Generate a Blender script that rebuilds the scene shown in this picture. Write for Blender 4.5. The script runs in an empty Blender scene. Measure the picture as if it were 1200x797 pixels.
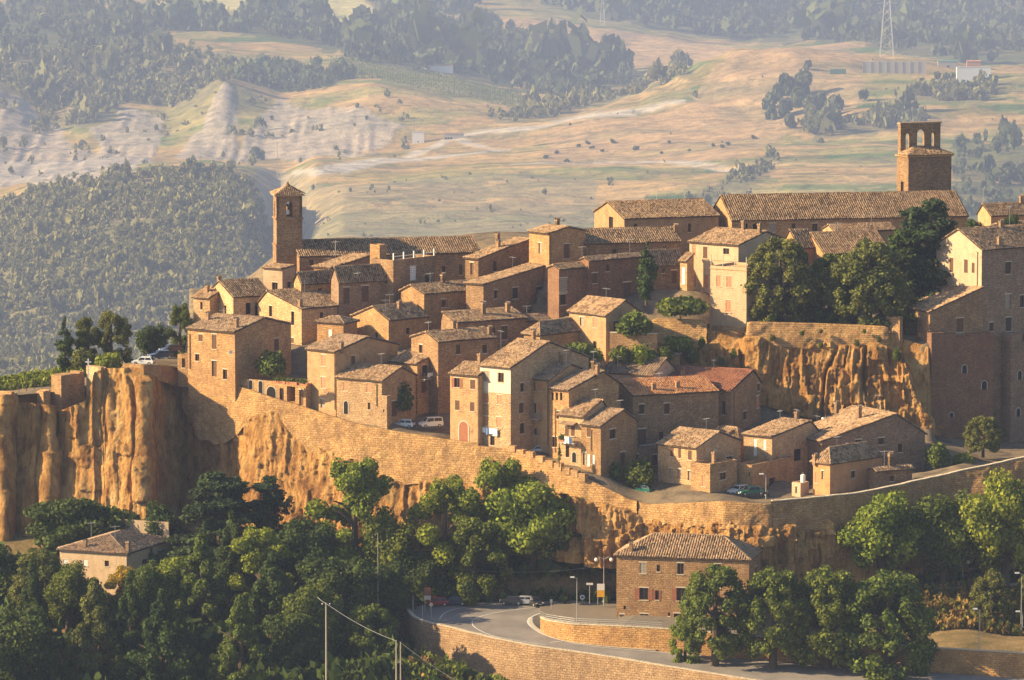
import bpy, bmesh, math, random
import numpy as np
from mathutils import Vector, Matrix
random.seed(7); rng = np.random.default_rng(7)
S = bpy.context.scene
COL = S.collection
R = math.radians

# ---------------------------------------------------------------- camera
F = 6030.0                      # focal length in photo pixels (photo 1200 x 797)
HC = 102.5                      # camera height above the middle of the town
PITCH = R(6.5)
SP, CP = math.sin(PITCH), math.cos(PITCH)
cam = bpy.data.objects.new("camera", bpy.data.cameras.new("camera"))
COL.objects.link(cam)
cam.location = (0, 0, HC)
cam.rotation_euler = (R(90) - PITCH, 0, 0)
cam.data.sensor_width = 36; cam.data.lens = 36 * F / 1200
cam.data.clip_start = 5; cam.data.clip_end = 60000
S.camera = cam
ORD = ['first', 'second', 'third', 'fourth', 'fifth', 'sixth', 'seventh', 'eighth', 'ninth', 'tenth', 'eleventh', 'twelfth', 'thirteenth', 'fourteenth', 'fifteenth', 'sixteenth', 'seventeenth', 'eighteenth']

# ---------------------------------------------------------------- light
SUN_EL, SUN_AZ = R(27), R(6)    # low evening sun from the left, a little on the viewer's side
sdir = Vector((-math.cos(SUN_EL)*math.cos(SUN_AZ), -math.cos(SUN_EL)*math.sin(SUN_AZ), math.sin(SUN_EL)))
sl = bpy.data.lights.new("sun", 'SUN'); sl.energy = 5.0; sl.angle = R(0.5); sl.color = (1.0, 0.755, 0.42)
so = bpy.data.objects.new("sun", sl); COL.objects.link(so)
so.rotation_euler = sdir.to_track_quat('Z', 'Y').to_euler()
so.location = (-400, 700, 300)
W = bpy.data.worlds.new("World"); S.world = W; W.use_nodes = True
wn = W.node_tree.nodes; wl = W.node_tree.links
sky = wn.new('ShaderNodeTexSky'); sky.sky_type = 'NISHITA'; sky.sun_disc = False
sky.sun_elevation = SUN_EL; sky.sun_rotation = math.atan2(sdir.x, sdir.y)
wl.new(sky.outputs[0], wn['Background'].inputs[0]); wn['Background'].inputs[1].default_value = 0.075
S.view_settings.view_transform = 'Standard'; S.view_settings.look = 'None'
S.view_settings.exposure = 1.27; S.view_settings.gamma = 1
S.view_settings.use_curve_mapping = False
HAZE = 0.62e-4
S.cycles.use_denoising = True
S.cycles.max_bounces = 6; S.cycles.volume_bounces = 0
S.cycles.diffuse_bounces = 3

# ---------------------------------------------------------------- geometry helpers
def P(px, py, Y):
    """point seen at photo pixel (px,py) lying Y metres in front of the viewer"""
    kx, ky = (px-600)/F, (398.5-py)/F
    d = Vector((kx, CP + ky*SP, -SP + ky*CP))
    t = Y/d.y
    return Vector((d.x*t, Y, HC + d.z*t))
def ray(px, py):
    kx, ky = (px-600)/F, (398.5-py)/F
    return Vector((kx, CP + ky*SP, -SP + ky*CP))
def XY(px, Y, z=0.0):
    dep = Y*CP + (HC-z)*SP
    return (px-600)/F*dep
def proj(x, y, z):
    dep = y*CP + (HC-z)*SP
    up = y*SP - (HC-z)*CP
    return 600 + F*x/dep, 398.5 - F*up/dep

def _h(ix, iy, iz, seed):
    h = (ix*374761393 + iy*668265263 + iz*1274126177 + seed*974711) & 0x7fffffff
    h = ((h ^ (h >> 13)) * 1103515245) & 0x7fffffff
    h = ((h ^ (h >> 16)) * 69069) & 0x7fffffff
    return (h & 0xffff) / 65535.0
def vn(x, y, z=0.0, seed=0):
    x, y, z = np.broadcast_arrays(np.asarray(x, float), np.asarray(y, float), np.asarray(z, float))
    ix, iy, iz = (np.floor(a).astype(np.int64) for a in (x, y, z))
    fx, fy, fz = x-ix, y-iy, z-iz
    fx, fy, fz = (a*a*(3-2*a) for a in (fx, fy, fz))
    o = 0
    for dx in (0, 1):
        for dy in (0, 1):
            for dz in (0, 1):
                w = (fx if dx else 1-fx)*(fy if dy else 1-fy)*(fz if dz else 1-fz)
                o = o + w*_h(ix+dx, iy+dy, iz+dz, seed)
    return o*2-1
def fbm(x, y, z=0.0, seed=0, oct=4):
    o = 0; a = 1; t = 0
    for k in range(oct):
        o = o + a*vn(np.asarray(x)*2**k, np.asarray(y)*2**k, np.asarray(z)*2**k, seed+k*17); t += a; a *= .5
    return o/t

def link(name, mesh, mat=None, parent=None, label=None):
    o = bpy.data.objects.new(name, mesh); COL.objects.link(o)
    if mat is not None and len(mesh.materials) == 0:
        for m in (mat if isinstance(mat, (list, tuple)) else [mat]): mesh.materials.append(m)
    if parent is not None: o.parent = parent
    if label: o['label'] = label
    return o
def tag(o, label=None, cat=None, group=None, kind=None):
    if label: o['label'] = label
    if cat: o['category'] = cat
    if group: o['group'] = group
    if kind: o['kind'] = kind
    return o
def thing(name, label, cat, loc=(0, 0, 0), rz=0, group=None):
    o = bpy.data.objects.new(name, None); COL.objects.link(o)
    o.location = loc; o.rotation_euler = (0, 0, rz); o.empty_display_size = .5
    return tag(o, label, cat, group)
def copy_tree(o, parent=None):
    c = o.copy(); COL.objects.link(c)
    if parent is not None: c.parent = parent
    for ch in list(o.children): copy_tree(ch, c)
    return c

class MB:
    """collects faces, then links them as one mesh object"""
    def __init__(s): s.v = []; s.f = []; s.m = []; s.uv = {}
    def face(s, pts, mi=0, uv=None):
        n = len(s.v); s.v += [tuple(p) for p in pts]; s.f.append(list(range(n, n+len(pts)))); s.m.append(mi)
        if uv: s.uv[len(s.f)-1] = uv
        return s
    def box(s, x0, x1, y0, y1, z0, z1, mi=0, M=None):
        c = [Vector((x, y, z)) for z in (z0, z1) for y in (y0, y1) for x in (x0, x1)]
        if M is not None: c = [M @ p for p in c]
        n = len(s.v); s.v += [tuple(p) for p in c]
        for q in ((0, 2, 3, 1), (4, 5, 7, 6), (0, 1, 5, 4), (2, 6, 7, 3), (0, 4, 6, 2), (1, 3, 7, 5)):
            s.f.append([n+i for i in q]); s.m.append(mi)
        return s
    def tube(s, pts, rad, n=6, mi=0, cap=True):
        pts = [Vector(p) for p in pts]
        rr = rad if isinstance(rad, (list, tuple)) else [rad]*len(pts)
        rings = []
        for i, p in enumerate(pts):
            d = (pts[min(i+1, len(pts)-1)] - pts[max(i-1, 0)]).normalized()
            a = d.cross(Vector((0, 0, 1)) if abs(d.z) < .9 else Vector((1, 0, 0))).normalized(); b = d.cross(a)
            k = len(s.v)
            for j in range(n):
                t = 2*math.pi*j/n
                s.v.append(tuple(p + (a*math.cos(t)+b*math.sin(t))*rr[i]))
            rings.append(k)
        for i in range(len(rings)-1):
            for j in range(n):
                s.f.append([rings[i]+j, rings[i]+(j+1) % n, rings[i+1]+(j+1) % n, rings[i+1]+j]); s.m.append(mi)
        if cap:
            s.f.append([rings[0]+j for j in range(n)][::-1]); s.m.append(mi)
            s.f.append([rings[-1]+j for j in range(n)]); s.m.append(mi)
        return s
    def lathe(s, prof, n=10, c=(0, 0, 0), mi=0):
        k = len(s.v); c = Vector(c)
        for r, z in prof:
            for j in range(n):
                t = 2*math.pi*j/n; s.v.append((c.x+r*math.cos(t), c.y+r*math.sin(t), c.z+z))
        for i in range(len(prof)-1):
            for j in range(n):
                s.f.append([k+i*n+j, k+i*n+(j+1) % n, k+(i+1)*n+(j+1) % n, k+(i+1)*n+j]); s.m.append(mi)
        return s
    def mesh(s, name, smooth=False):
        me = bpy.data.meshes.new(name); me.from_pydata(s.v, [], s.f); me.update()
        if any(s.m): me.polygons.foreach_set('material_index', s.m)
        if s.uv:
            u = me.uv_layers.new(name='UVMap')
            for i, p in enumerate(me.polygons):
                if i in s.uv:
                    for k, li in enumerate(p.loop_indices): u.data[li].uv = s.uv[i][k]
        if smooth: me.polygons.foreach_set('use_smooth', [True]*len(me.polygons))
        return me
    def build(s, name, mat, parent=None, label=None, smooth=False):
        return link(name, s.mesh(name, smooth), mat, parent, label)

def npmesh(name, V, Q, smooth=False):
    """mesh from arrays: V (n,3); Q list of (m,k) index arrays"""
    me = bpy.data.meshes.new(name)
    V = np.asarray(V, np.float32)
    Qs = [np.asarray(q, np.int32) for q in (Q if isinstance(Q, list) else [Q]) if len(q)]
    me.vertices.add(len(V)); me.vertices.foreach_set('co', V.ravel())
    loops = np.concatenate([q.ravel() for q in Qs]); tot = np.concatenate([np.full(len(q), q.shape[1], np.int32) for q in Qs])
    me.loops.add(len(loops)); me.loops.foreach_set('vertex_index', loops)
    me.polygons.add(len(tot)); me.polygons.foreach_set('loop_start', np.concatenate([[0], np.cumsum(tot)[:-1]]).astype(np.int32))
    me.polygons.foreach_set('loop_total', tot)
    if smooth: me.polygons.foreach_set('use_smooth', np.ones(len(tot), bool))
    me.update(calc_edges=True); me.validate()
    return me
def gridq(nr, nc):
    i = np.arange(nr-1)[:, None]*nc + np.arange(nc-1)[None]
    return np.stack([i, i+1, i+nc+1, i+nc], -1).reshape(-1, 4)

# ---------------------------------------------------------------- materials
class NT:
    def __init__(s, name, rough=.9, spec=.2):
        s.mat = bpy.data.materials.new(name); s.mat.use_nodes = True
        s.n = s.mat.node_tree.nodes; s.l = s.mat.node_tree.links
        s.b = s.n['Principled BSDF']; s.b.inputs['Roughness'].default_value = rough
        s.b.inputs['Specular IOR Level'].default_value = spec
    def node(s, t, **kw):
        n = s.n.new(t)
        for k, v in kw.items():
            if k in n.inputs: 
                if hasattr(v, 'is_linked') : s.l.new(v, n.inputs[k])
                else: n.inputs[k].default_value = v
            else: setattr(n, k, v)
        return n
    def lk(s, a, b): s.l.new(a, b)
    def noise(s, vec, scale, detail=4, rough=.55):
        n = s.node('ShaderNodeTexNoise', Scale=scale, Detail=detail, Roughness=rough)
        if vec is not None: s.lk(vec, n.inputs['Vector'])
        return n.outputs['Fac']
    def ramp(s, fac, stops):
        n = s.n.new('ShaderNodeValToRGB'); e = n.color_ramp.elements
        while len(e) < len(stops): e.new(.5)
        for k, (p, c) in enumerate(stops): e[k].position = p; e[k].color = (*c, 1) if len(c) == 3 else c
        s.lk(fac, n.inputs[0]); return n.outputs[0]
    def mix(s, a, b, fac, mode='MIX'):
        n = s.n.new('ShaderNodeMix'); n.data_type = 'RGBA'; n.blend_type = mode
        for v, i in ((fac, 0), (a, 6), (b, 7)):
            if hasattr(v, 'is_linked'): s.lk(v, n.inputs[i])
            elif i == 0: n.inputs[0].default_value = v
            else: n.inputs[i].default_value = (*v, 1)
        return n.outputs[2]
    def math(s, op, a, b=0.0):
        n = s.n.new('ShaderNodeMath'); n.operation = op
        for v, i in ((a, 0), (b, 1)):
            if hasattr(v, 'is_linked'): s.lk(v, n.inputs[i])
            else: n.inputs[i].default_value = v
        return n.outputs[0]
    def vec(s, x, y, z):
        n = s.n.new('ShaderNodeCombineXYZ')
        for v, i in ((x, 0), (y, 1), (z, 2)):
            if hasattr(v, 'is_linked'): s.lk(v, n.inputs[i])
            else: n.inputs[i].default_value = v
        return n.outputs[0]
    def bump(s, h, strength=.5, dist=.1):
        n = s.node('ShaderNodeBump', Strength=strength, Distance=dist); s.lk(h, n.inputs['Height'])
        s.lk(n.outputs[0], s.b.inputs['Normal'])
    def col(s, c):
        if hasattr(c, 'is_linked'): s.lk(c, s.b.inputs['Base Color'])
        else: s.b.inputs['Base Color'].default_value = (*c, 1)
        return s.mat

def plain(name, c, rough=.7, spec=.3, metal=0, var=.25):
    t = NT(name, rough, spec); t.b.inputs['Metallic'].default_value = metal
    co = t.node('ShaderNodeTexCoord').outputs['Object']
    f = t.noise(co, 2.5, 5)
    return t.col(t.mix([x*(1-var) for x in c], [min(1, x*(1+var)) for x in c], f))

def wallmat(name, c1, c2, stain, bw=.62, bh=.3, plaster=0.0, uv=False, bumpd=.06):
    """coursed stone: u runs along either wall of a house (x+y), v is the height"""
    t = NT(name, .92, .1)
    tc = t.node('ShaderNodeTexCoord')
    if uv:
        v = tc.outputs['UV']
    else:
        sp = t.node('ShaderNodeSeparateXYZ'); t.lk(tc.outputs['Object'], sp.inputs[0])
        v = t.vec(t.math('ADD', sp.outputs[0], sp.outputs[1]), sp.outputs[2], 0.0)
    wob = t.node('ShaderNodeTexNoise', Scale=1.3, Detail=2.0); t.lk(v, wob.inputs['Vector'])
    dv = t.node('ShaderNodeVectorMath', operation='MULTIPLY_ADD'); t.lk(wob.outputs['Color'], dv.inputs[0])
    dv.inputs[1].default_value = (.5, .3, 0); t.lk(v, dv.inputs[2]); v2 = dv.outputs[0]
    br = t.node('ShaderNodeTexBrick', Scale=1.0); t.lk(v2, br.inputs['Vector'])
    br.inputs['Brick Width'].default_value = bw; br.inputs['Row Height'].default_value = bh
    br.inputs['Mortar Size'].default_value = .028; br.inputs['Mortar Smooth'].default_value = .4
    br.inputs['Color1'].default_value = (*c1, 1); br.inputs['Color2'].default_value = (*c2, 1)
    br.inputs['Mortar'].default_value = (*[.72*x for x in c2], 1)
    rnd = t.node('ShaderNodeObjectInfo').outputs['Random']
    off = t.node('ShaderNodeVectorMath', operation='ADD'); t.lk(v, off.inputs[0])
    t.lk(t.vec(t.math('MULTIPLY', rnd, 91.0), t.math('MULTIPLY', rnd, 37.0), 0.0), off.inputs[1]); vo = off.outputs[0]
    big = t.noise(vo, .33, 5, .6)
    cc = t.mix(br.outputs['Color'], stain, t.ramp(big, [(.42, (0, 0, 0)), (.7, (.75,)*3)]))
    fine = t.noise(vo, 3.2, 5, .75)
    cc = t.mix(cc, t.ramp(fine, [(.3, (.42, .39, .36)), (.5, (.98,)*3), (.7, (1.4, 1.36, 1.28))]), .9, 'MULTIPLY')
    h = t.math('ADD', t.math('MULTIPLY', br.outputs['Fac'], -.8), t.math('MULTIPLY', fine, 1.5))
    if plaster > 0:
        pc = t.mix([.8*x for x in c1], c1, big)
        pc = t.mix(pc, t.ramp(fine, [(.3, (.85,)*3), (.7, (1.05,)*3)]), .6, 'MULTIPLY')
        msk = t.ramp(t.noise(vo, .55, 4), [(.36+.28*plaster-.05, (1,)*3), (.36+.28*plaster+.1, (0,)*3)])
        cc = t.mix(cc, pc, msk)
    # streaks of damp below the eaves
    sv = t.node('ShaderNodeVectorMath', operation='MULTIPLY'); t.lk(vo, sv.inputs[0]); sv.inputs[1].default_value = (1.1, .28, 1)
    st = t.noise(sv.outputs[0], 1.0, 3)
    cc = t.mix(cc, t.ramp(st, [(.35, (.76, .72, .68)), (.6, (1, 1, 1))]), .5, 'MULTIPLY')
    cc = t.mix(cc, t.ramp(rnd, [(0, (.80, .76, .74)), (.35, (1.0, .97, .95)), (.7, (1.08, 1.0, .92)), (1, (1.15, 1.12, 1.08))]), 1.0, 'MULTIPLY')
    blot = t.noise(vo, .85, 6, .72)
    cc = t.mix(cc, t.ramp(blot, [(.3, (.66, .62, .6)), (.46, (1, 1, 1)), (.62, (1.0, 1.0, 1.0)), (.74, (1.18, 1.15, 1.1))]), .85, 'MULTIPLY')
    t.bump(h, .9, bumpd)
    return t.col(cc)

def tilemat(name, cols):
    t = NT(name, .95, .05)
    g = t.node('ShaderNodeNewGeometry')
    co = t.node('ShaderNodeTexCoord').outputs['Object']
    c = t.ramp(g.outputs['Random Per Island'], [(k/(len(cols)-1), x) for k, x in enumerate(cols)])
    big = t.noise(co, .5, 5, .65)
    c = t.mix(c, t.ramp(big, [(.35, (.62, .6, .58)), (.5, (1,)*3), (.68, (1.25, 1.2, 1.1))]), .9, 'MULTIPLY')
    lic = t.ramp(t.noise(co, 1.7, 5, .7), [(.56, (0,)*3), (.7, (.6,)*3)])
    c = t.mix(c, (.36, .33, .24), lic)
    return t.col(c)

def leafmat(name, c, var=.5):
    t = NT(name, .75, .2)
    g = t.node('ShaderNodeNewGeometry')
    rnd = t.node('ShaderNodeObjectInfo').outputs['Random']
    lo = [x*(1-var) for x in c]; hi = [c[0]*(1+var*1.1), c[1]*(1+var), c[2]*(1+.4*var)]
    cc = t.mix(lo, hi, g.outputs['Random Per Island'])
    co = t.node('ShaderNodeTexCoord').outputs['Object']
    cc = t.mix(cc, t.ramp(t.noise(co, 2.2, 3), [(.35, (.7, .75, .75)), (.65, (1.25, 1.15, .95))]), .8, 'MULTIPLY')
    cc = t.mix(cc, t.ramp(rnd, [(0, (.88, .95, 1.0)), (1, (1.12, 1.04, .9))]), 1.0, 'MULTIPLY')
    t.col(cc)
    tr = t.node('ShaderNodeBsdfTranslucent'); t.lk(cc, tr.inputs[0])
    mx = t.n.new('ShaderNodeMixShader'); mx.inputs[0].default_value = .3
    t.lk(t.b.outputs[0], mx.inputs[1]); t.lk(tr.outputs[0], mx.inputs[2])
    t.lk(mx.outputs[0], t.n['Material Output'].inputs[0])
    return t.mat

M = {}
M['w1'] = wallmat('pale tuff masonry', (.64, .465, .275), (.49, .335, .185), (.36, .245, .15))
M['w2'] = wallmat('golden tuff masonry', (.57, .375, .19), (.41, .255, .125), (.28, .175, .10))
M['w3'] = wallmat('brown tuff masonry', (.44, .29, .165), (.30, .195, .11), (.2, .135, .085))
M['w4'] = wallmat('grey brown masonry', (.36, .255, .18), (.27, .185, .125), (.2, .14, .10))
M['brick'] = wallmat('red brown brickwork', (.34, .20, .125), (.25, .145, .09), (.17, .105, .075), .4, .16)
M['pl1'] = wallmat('cream render', (.62, .48, .33), (.48, .36, .23), (.40, .30, .2), plaster=1.0)
M['pl2'] = wallmat('ochre render over stone', (.58, .39, .21), (.45, .28, .15), (.36, .23, .14), plaster=.55)
M['pl3'] = wallmat('orange render', (.58, .31, .15), (.44, .235, .12), (.38, .21, .12), plaster=.8)
M['rw'] = wallmat('retaining wall masonry', (.62, .40, .18), (.47, .285, .12), (.29, .175, .09), .75, .36, uv=True, bumpd=.2)
M['rw2'] = wallmat('road wall masonry', (.54, .38, .23), (.43, .29, .165), (.32, .22, .135), .8, .38, uv=True, bumpd=.15)
M['t1'] = tilemat('old clay tile', [(.16, .10, .06), (.26, .165, .095), (.34, .225, .135), (.41, .285, .18), (.28, .19, .12)])
M['t2'] = tilemat('new orange clay tile', [(.40, .16, .07), (.52, .24, .105), (.58, .31, .15), (.44, .20, .1)])
M['t3'] = tilemat('dull red clay tile', [(.25, .105, .06), (.34, .14, .08), (.38, .17, .10), (.28, .13, .085)])
M['t4'] = tilemat('grey brown clay tile', [(.17, .11, .075), (.26, .175, .115), (.34, .24, .16), (.28, .205, .145)])
M['under'] = plain('painted shade between tiles', (.09, .06, .04), .95, .05)  # dark slab tone paints the shade in the gaps between tile columns
M['glass'] = plain('dark window glass', (.018, .016, .016), .15, .5, var=.1)
M['dark'] = plain('unlit interior', (.02, .016, .013), .9, .1)
M['wood'] = plain('brown shutter wood', (.13, .065, .035), .7)
M['redwood'] = plain('red brown shutter wood', (.30, .11, .055), .7)
M['salmon'] = plain('salmon painted wood', (.52, .25, .14), .7)
M['grnwood'] = plain('grey painted wood', (.33, .28, .22), .7)
M['white'] = plain('white paint', (.78, .76, .72), .6, var=.06)
M['stone'] = plain('dressed stone', (.5, .42, .31), .85)
M['pipe'] = plain('dull copper pipe', (.17, .10, .06), .5, .4, .3)
M['metal'] = plain('galvanised metal', (.42, .42, .42), .45, .5, .6, var=.1)
M['iron'] = plain('dark iron', (.04, .038, .04), .6, .4, .3)
M['chim'] = wallmat('chimney masonry', (.50, .35, .22), (.38, .25, .15), (.25, .18, .12), .3, .14)
M['conc'] = plain('weathered concrete', (.42, .38, .32), .9, .1)
M['cloth'] = plain('white washing', (.75, .77, .82), .9, .1, var=.05)
M['clothb'] = plain('blue washing', (.10, .16, .32), .9, .1)
M['rubber'] = plain('tyre rubber', (.02, .02, .02), .8)
M['terracotta'] = plain('terracotta', (.42, .18, .09), .8)
for k, c in dict(dark=(.050, .082, .020), mid=(.105, .14, .026), olive=(.13, .145, .04), light=(.19, .235, .030), yellow=(.32, .25, .035),
                 cedar=(.042, .070, .028), scrub=(.175, .18, .095), hill=(.085, .11, .055), dry=(.30, .20, .07)).items():
    M['leaf_'+k] = leafmat('foliage '+k, c)
M['bark'] = plain('bark', (.09, .065, .045), .95, .05)
# ================================================================= far hills
def pin(poly, x, y):
    x = np.asarray(x); y = np.asarray(y); c = np.zeros(x.shape, bool); n = len(poly)
    for i in range(n):
        x1, y1 = poly[i]; x2, y2 = poly[(i+1) % n]
        if y1 == y2: continue
        c ^= ((y1 > y) != (y2 > y)) & (x < (x2-x1)*(y-y1)/(y2-y1)+x1)
    return c
def pdist(line, x, y):
    d = np.full(np.shape(x), 1e9)
    for (x1, y1), (x2, y2) in zip(line, line[1:]):
        dx, dy = x2-x1, y2-y1
        t = np.clip(((x-x1)*dx+(y-y1)*dy)/(dx*dx+dy*dy), 0, 1)
        d = np.minimum(d, np.hypot(x-x1-t*dx, y-y1-t*dy))
    return d
KF = 2.2
RINGS = [  # distance of a ring of hills, then its outline as (photo x, photo y)
 (1180, [(-500, 640), (1700, 600)]),
 (1600, [(-500, 540), (300, 530), (700, 480), (1700, 470)]),
 (2100, [(-500, 420), (0, 415), (200, 400), (330, 410), (400, 370), (700, 350), (1200, 330), (1700, 320)]),
 (2600, [(-500, 270), (-100, 250), (0, 236), (60, 215), (130, 199), (230, 187), (285, 196), (305, 222), (322, 262), (345, 292), (365, 250), (400, 234), (700, 240), (1000, 232), (1200, 222), (1700, 210)]),
 (2900, [(-500, 240), (0, 228), (100, 208), (180, 194), (240, 192), (300, 205), (330, 224), (352, 205), (370, 192), (450, 194), (700, 192), (850, 180), (1000, 172), (1200, 170), (1700, 160)]),
 (3150, [(-500, 190), (0, 188), (90, 190), (180, 186), (300, 182), (380, 174), (470, 166), (540, 158), (640, 146), (800, 130), (900, 118), (1000, 106), (1200, 104), (1700, 95)]),
 (3350, [(-500, 95), (0, 108), (60, 132), (100, 118), (150, 124), (200, 132), (262, 96), (330, 118), (400, 108), (440, 102), (520, 112), (600, 124), (680, 132), (740, 116), (800, 85), (860, 63), (930, 55), (1000, 60), (1100, 76), (1200, 86), (1700, 80)]),
 (3620, [(-500, 50), (0, 60), (100, 56), (200, 62), (300, 72), (400, 66), (500, 88), (600, 114), (700, 116), (760, 112), (820, 98), (860, 92), (930, 82), (1000, 82), (1100, 84), (1200, 88), (1700, 80)]),
 (4000, [(-500, 15), (0, 22), (150, 30), (300, 26), (390, 47), (500, 48), (600, 70), (700, 82), (800, 78), (870, 66), (1000, 60), (1200, 62), (1700, 60)]),
 (4500, [(-500, -5), (0, 0), (150, 4), (300, 8), (400, 22), (480, 18), (600, 22), (700, 28), (800, 44), (870, 54), (1000, 36), (1200, 30), (1700, 30)]),
 (5200, [(-500, -30), (600, -26), (1700, -26)]),
 (7000, [(-500, -90), (1700, -90)]),
 (11000, [(-500, -165), (1700, -165)])]
RINGS = [(y if y < 1200 else (y*1.6 if y < 1700 else y*KF), p) for y, p in RINGS]   # far enough for the air to show
def hill_grid(pxs, Ys):
    kn = np.array([r[0] for r in RINGS], float)
    Z = np.zeros((len(Ys), len(pxs)))
    zk = np.zeros((len(RINGS), len(pxs)))
    for i, (Yk, pts) in enumerate(RINGS):
        a = np.array(pts, float)
        py = np.interp(pxs, a[:, 0], a[:, 1])
        ky = (398.5-py)/F
        zk[i] = HC + Yk*(-SP+ky*CP)/(CP+ky*SP)
    for j in range(len(pxs)):
        Z[:, j] = np.interp(Ys, kn, zk[:, j])
    # soften the creases between rings
    ker = np.array([1, 2, 3, 2, 1.])/9
    for _ in range(2):
        Zp = np.pad(Z, ((2, 2), (2, 2)), 'edge')
        Z = sum(ker[k]*Zp[k:k+Z.shape[0], 2:-2] for k in range(5))
        Zp = np.pad(Z, ((2, 2), (2, 2)), 'edge')
        Z = sum(ker[k]*Zp[2:-2, k:k+Z.shape[1]] for k in range(5))
    return Z
pxs = np.concatenate([np.linspace(-2600, -420, 50), np.arange(-400, -86, 9.0), np.arange(-80, 1284, 3.0), np.arange(1292, 1620, 9.0), np.linspace(1640, 3800, 50)])
Ys = np.concatenate([np.linspace(1060, 3600, 18), np.arange(3640, 5060, 30), np.arange(5074, 10340, 19.8), np.linspace(10400, 24200, 50)])
HZ = hill_grid(pxs, Ys)
HX = (pxs-600)[None]/F*(Ys[:, None]*CP + (HC-HZ)*SP); HY = np.repeat(Ys[:, None], len(pxs), 1)
hpx, hpy = proj(HX, HY, HZ)
CLAY = [[(-40, 96), (20, 108), (70, 140), (84, 176), (180, 190), (60, 215), (-40, 232)], [(108, 152), (150, 122), (192, 138), (180, 186), (120, 182)],
        [(205, 188), (240, 140), (262, 97), (276, 120), (276, 184)], [(272, 186), (300, 150), (332, 116), (350, 130), (420, 128), (480, 150), (440, 172), (360, 182)]]
WOODS = [  # outline of the wood, stems, mean crown width in photo pixels, tone
 ([(-60, 250), (0, 240), (60, 219), (130, 203), (230, 191), (285, 200), (304, 230), (318, 268), (325, 330), (310, 380), (300, 470), (-60, 480)], 9000, 6.6, 'scrub'),
 ([(-60, 30), (0, 8), (60, 0), (140, 18), (200, 38), (150, 60), (60, 62), (-60, 80)], 380, 12, 'hill'),
 ([(-60, 62), (60, 66), (150, 62), (230, 58), (285, 78), (280, 95), (252, 104), (236, 132), (196, 128), (150, 118), (100, 150), (70, 140), (20, 105), (-60, 100)], 600, 10, 'scrub'),
 ([(262, 72), (300, 68), (345, 76), (400, 80), (420, 92), (380, 108), (345, 112), (300, 104), (280, 96)], 220, 10, 'hill'),
 ([(130, 18), (200, 22), (300, 20), (335, 8), (362, 8), (385, 26), (400, 50), (390, 60), (330, 46), (240, 36), (150, 36)], 240, 13, 'hill'),
 ([(390, 52), (420, 44), (450, 30), (480, 24), (530, 30), (562, 28), (600, 42), (632, 54), (700, 70), (745, 86), (752, 100), (700, 112), (640, 116), (600, 106), (540, 92), (470, 78), (410, 66)], 480, 15, 'hill'),
 ([(520, -10), (640, 6), (700, 22), (800, 38), (860, 50), (930, 52), (990, 58), (1060, 64), (1140, 74), (1260, 74), (1260, -40), (520, -40)], 1300, 14, 'hill'),
 ([(410, -10), (560, -10), (548, 14), (500, 18), (440, 10)], 110, 13, 'hill'),
 ([(560, 136), (620, 128), (700, 122), (750, 104), (795, 86), (805, 94), (770, 108), (720, 124), (660, 138), (590, 146)], 150, 10, 'scrub'),
 ([(940, 150), (960, 136), (1010, 138), (1040, 128), (1080, 132), (1090, 146), (1050, 158), (1000, 156), (955, 166)], 150, 9, 'scrub'),
 ([(1118, 170), (1140, 158), (1150, 172), (1200, 176), (1260, 170), (1260, 262), (1118, 262)], 330, 10, 'hill'),
 ([(1040, 110), (1090, 104), (1140, 100), (1170, 112), (1150, 122), (1080, 122)], 90, 9, 'scrub'),
 ([(800, 240), (850, 226), (880, 198), (905, 186), (915, 196), (880, 226), (870, 262), (790, 262)], 110, 7, 'scrub'),
]
VINE = [(384, 62), (420, 68), (520, 88), (590, 110), (636, 126), (600, 128), (520, 112), (450, 98), (396, 86)]
ROADS = [([(345, 205), (385, 195), (440, 188), (500, 170), (530, 158), (560, 152), (620, 148), (665, 142), (740, 135), (800, 124)], 2.2),
         ([(600, 196), (700, 192), (770, 190), (810, 195), (870, 203)], 2.6), ([(535, 160), (575, 166), (598, 168), (560, 176), (470, 186), (400, 196)], 1.8)]
hx_, hy_ = HX, HY
HX, HY = HX/KF, HY/KF      # pattern sizes were chosen for nearer hills
nx, ny_ = HX/60, HY/60
bumpy = fbm(HX/140, HY/140, 0, 3, 4)*16 + fbm(HX/38, HY/38, 0, 9, 3)*5
clm = np.zeros(HX.shape)
for p in CLAY: clm = np.maximum(clm, pin(p, hpx+fbm(nx*2, ny_*2, 0, 5)*9, hpy+fbm(nx*2, ny_*2, 0, 6)*6))
gul = 1-np.abs(fbm(HX/26, HY/130, 0, 21, 3))*2.2
amp = np.clip((HY-1400)/600, 0, 1)
HZ2 = HZ + bumpy*amp + clm*gul*.8+clm*(1-np.abs(vn(HX/7, HY/70, 0, 22))*2)*1.7
# terraces cut into the tan slope on the right
ter = np.clip((hpx-600)/160, 0, 1)*np.clip((222-hpy)/20, 0, 1)
HZ2 += ter*np.abs(((HZ/15.0) % 1.0)-.5)*9
hills_me = npmesh('hills', np.stack([hx_, hy_, HZ2], -1).reshape(-1, 3), gridq(*HX.shape)[:, ::-1] if False else gridq(*HX.shape), True)
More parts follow.
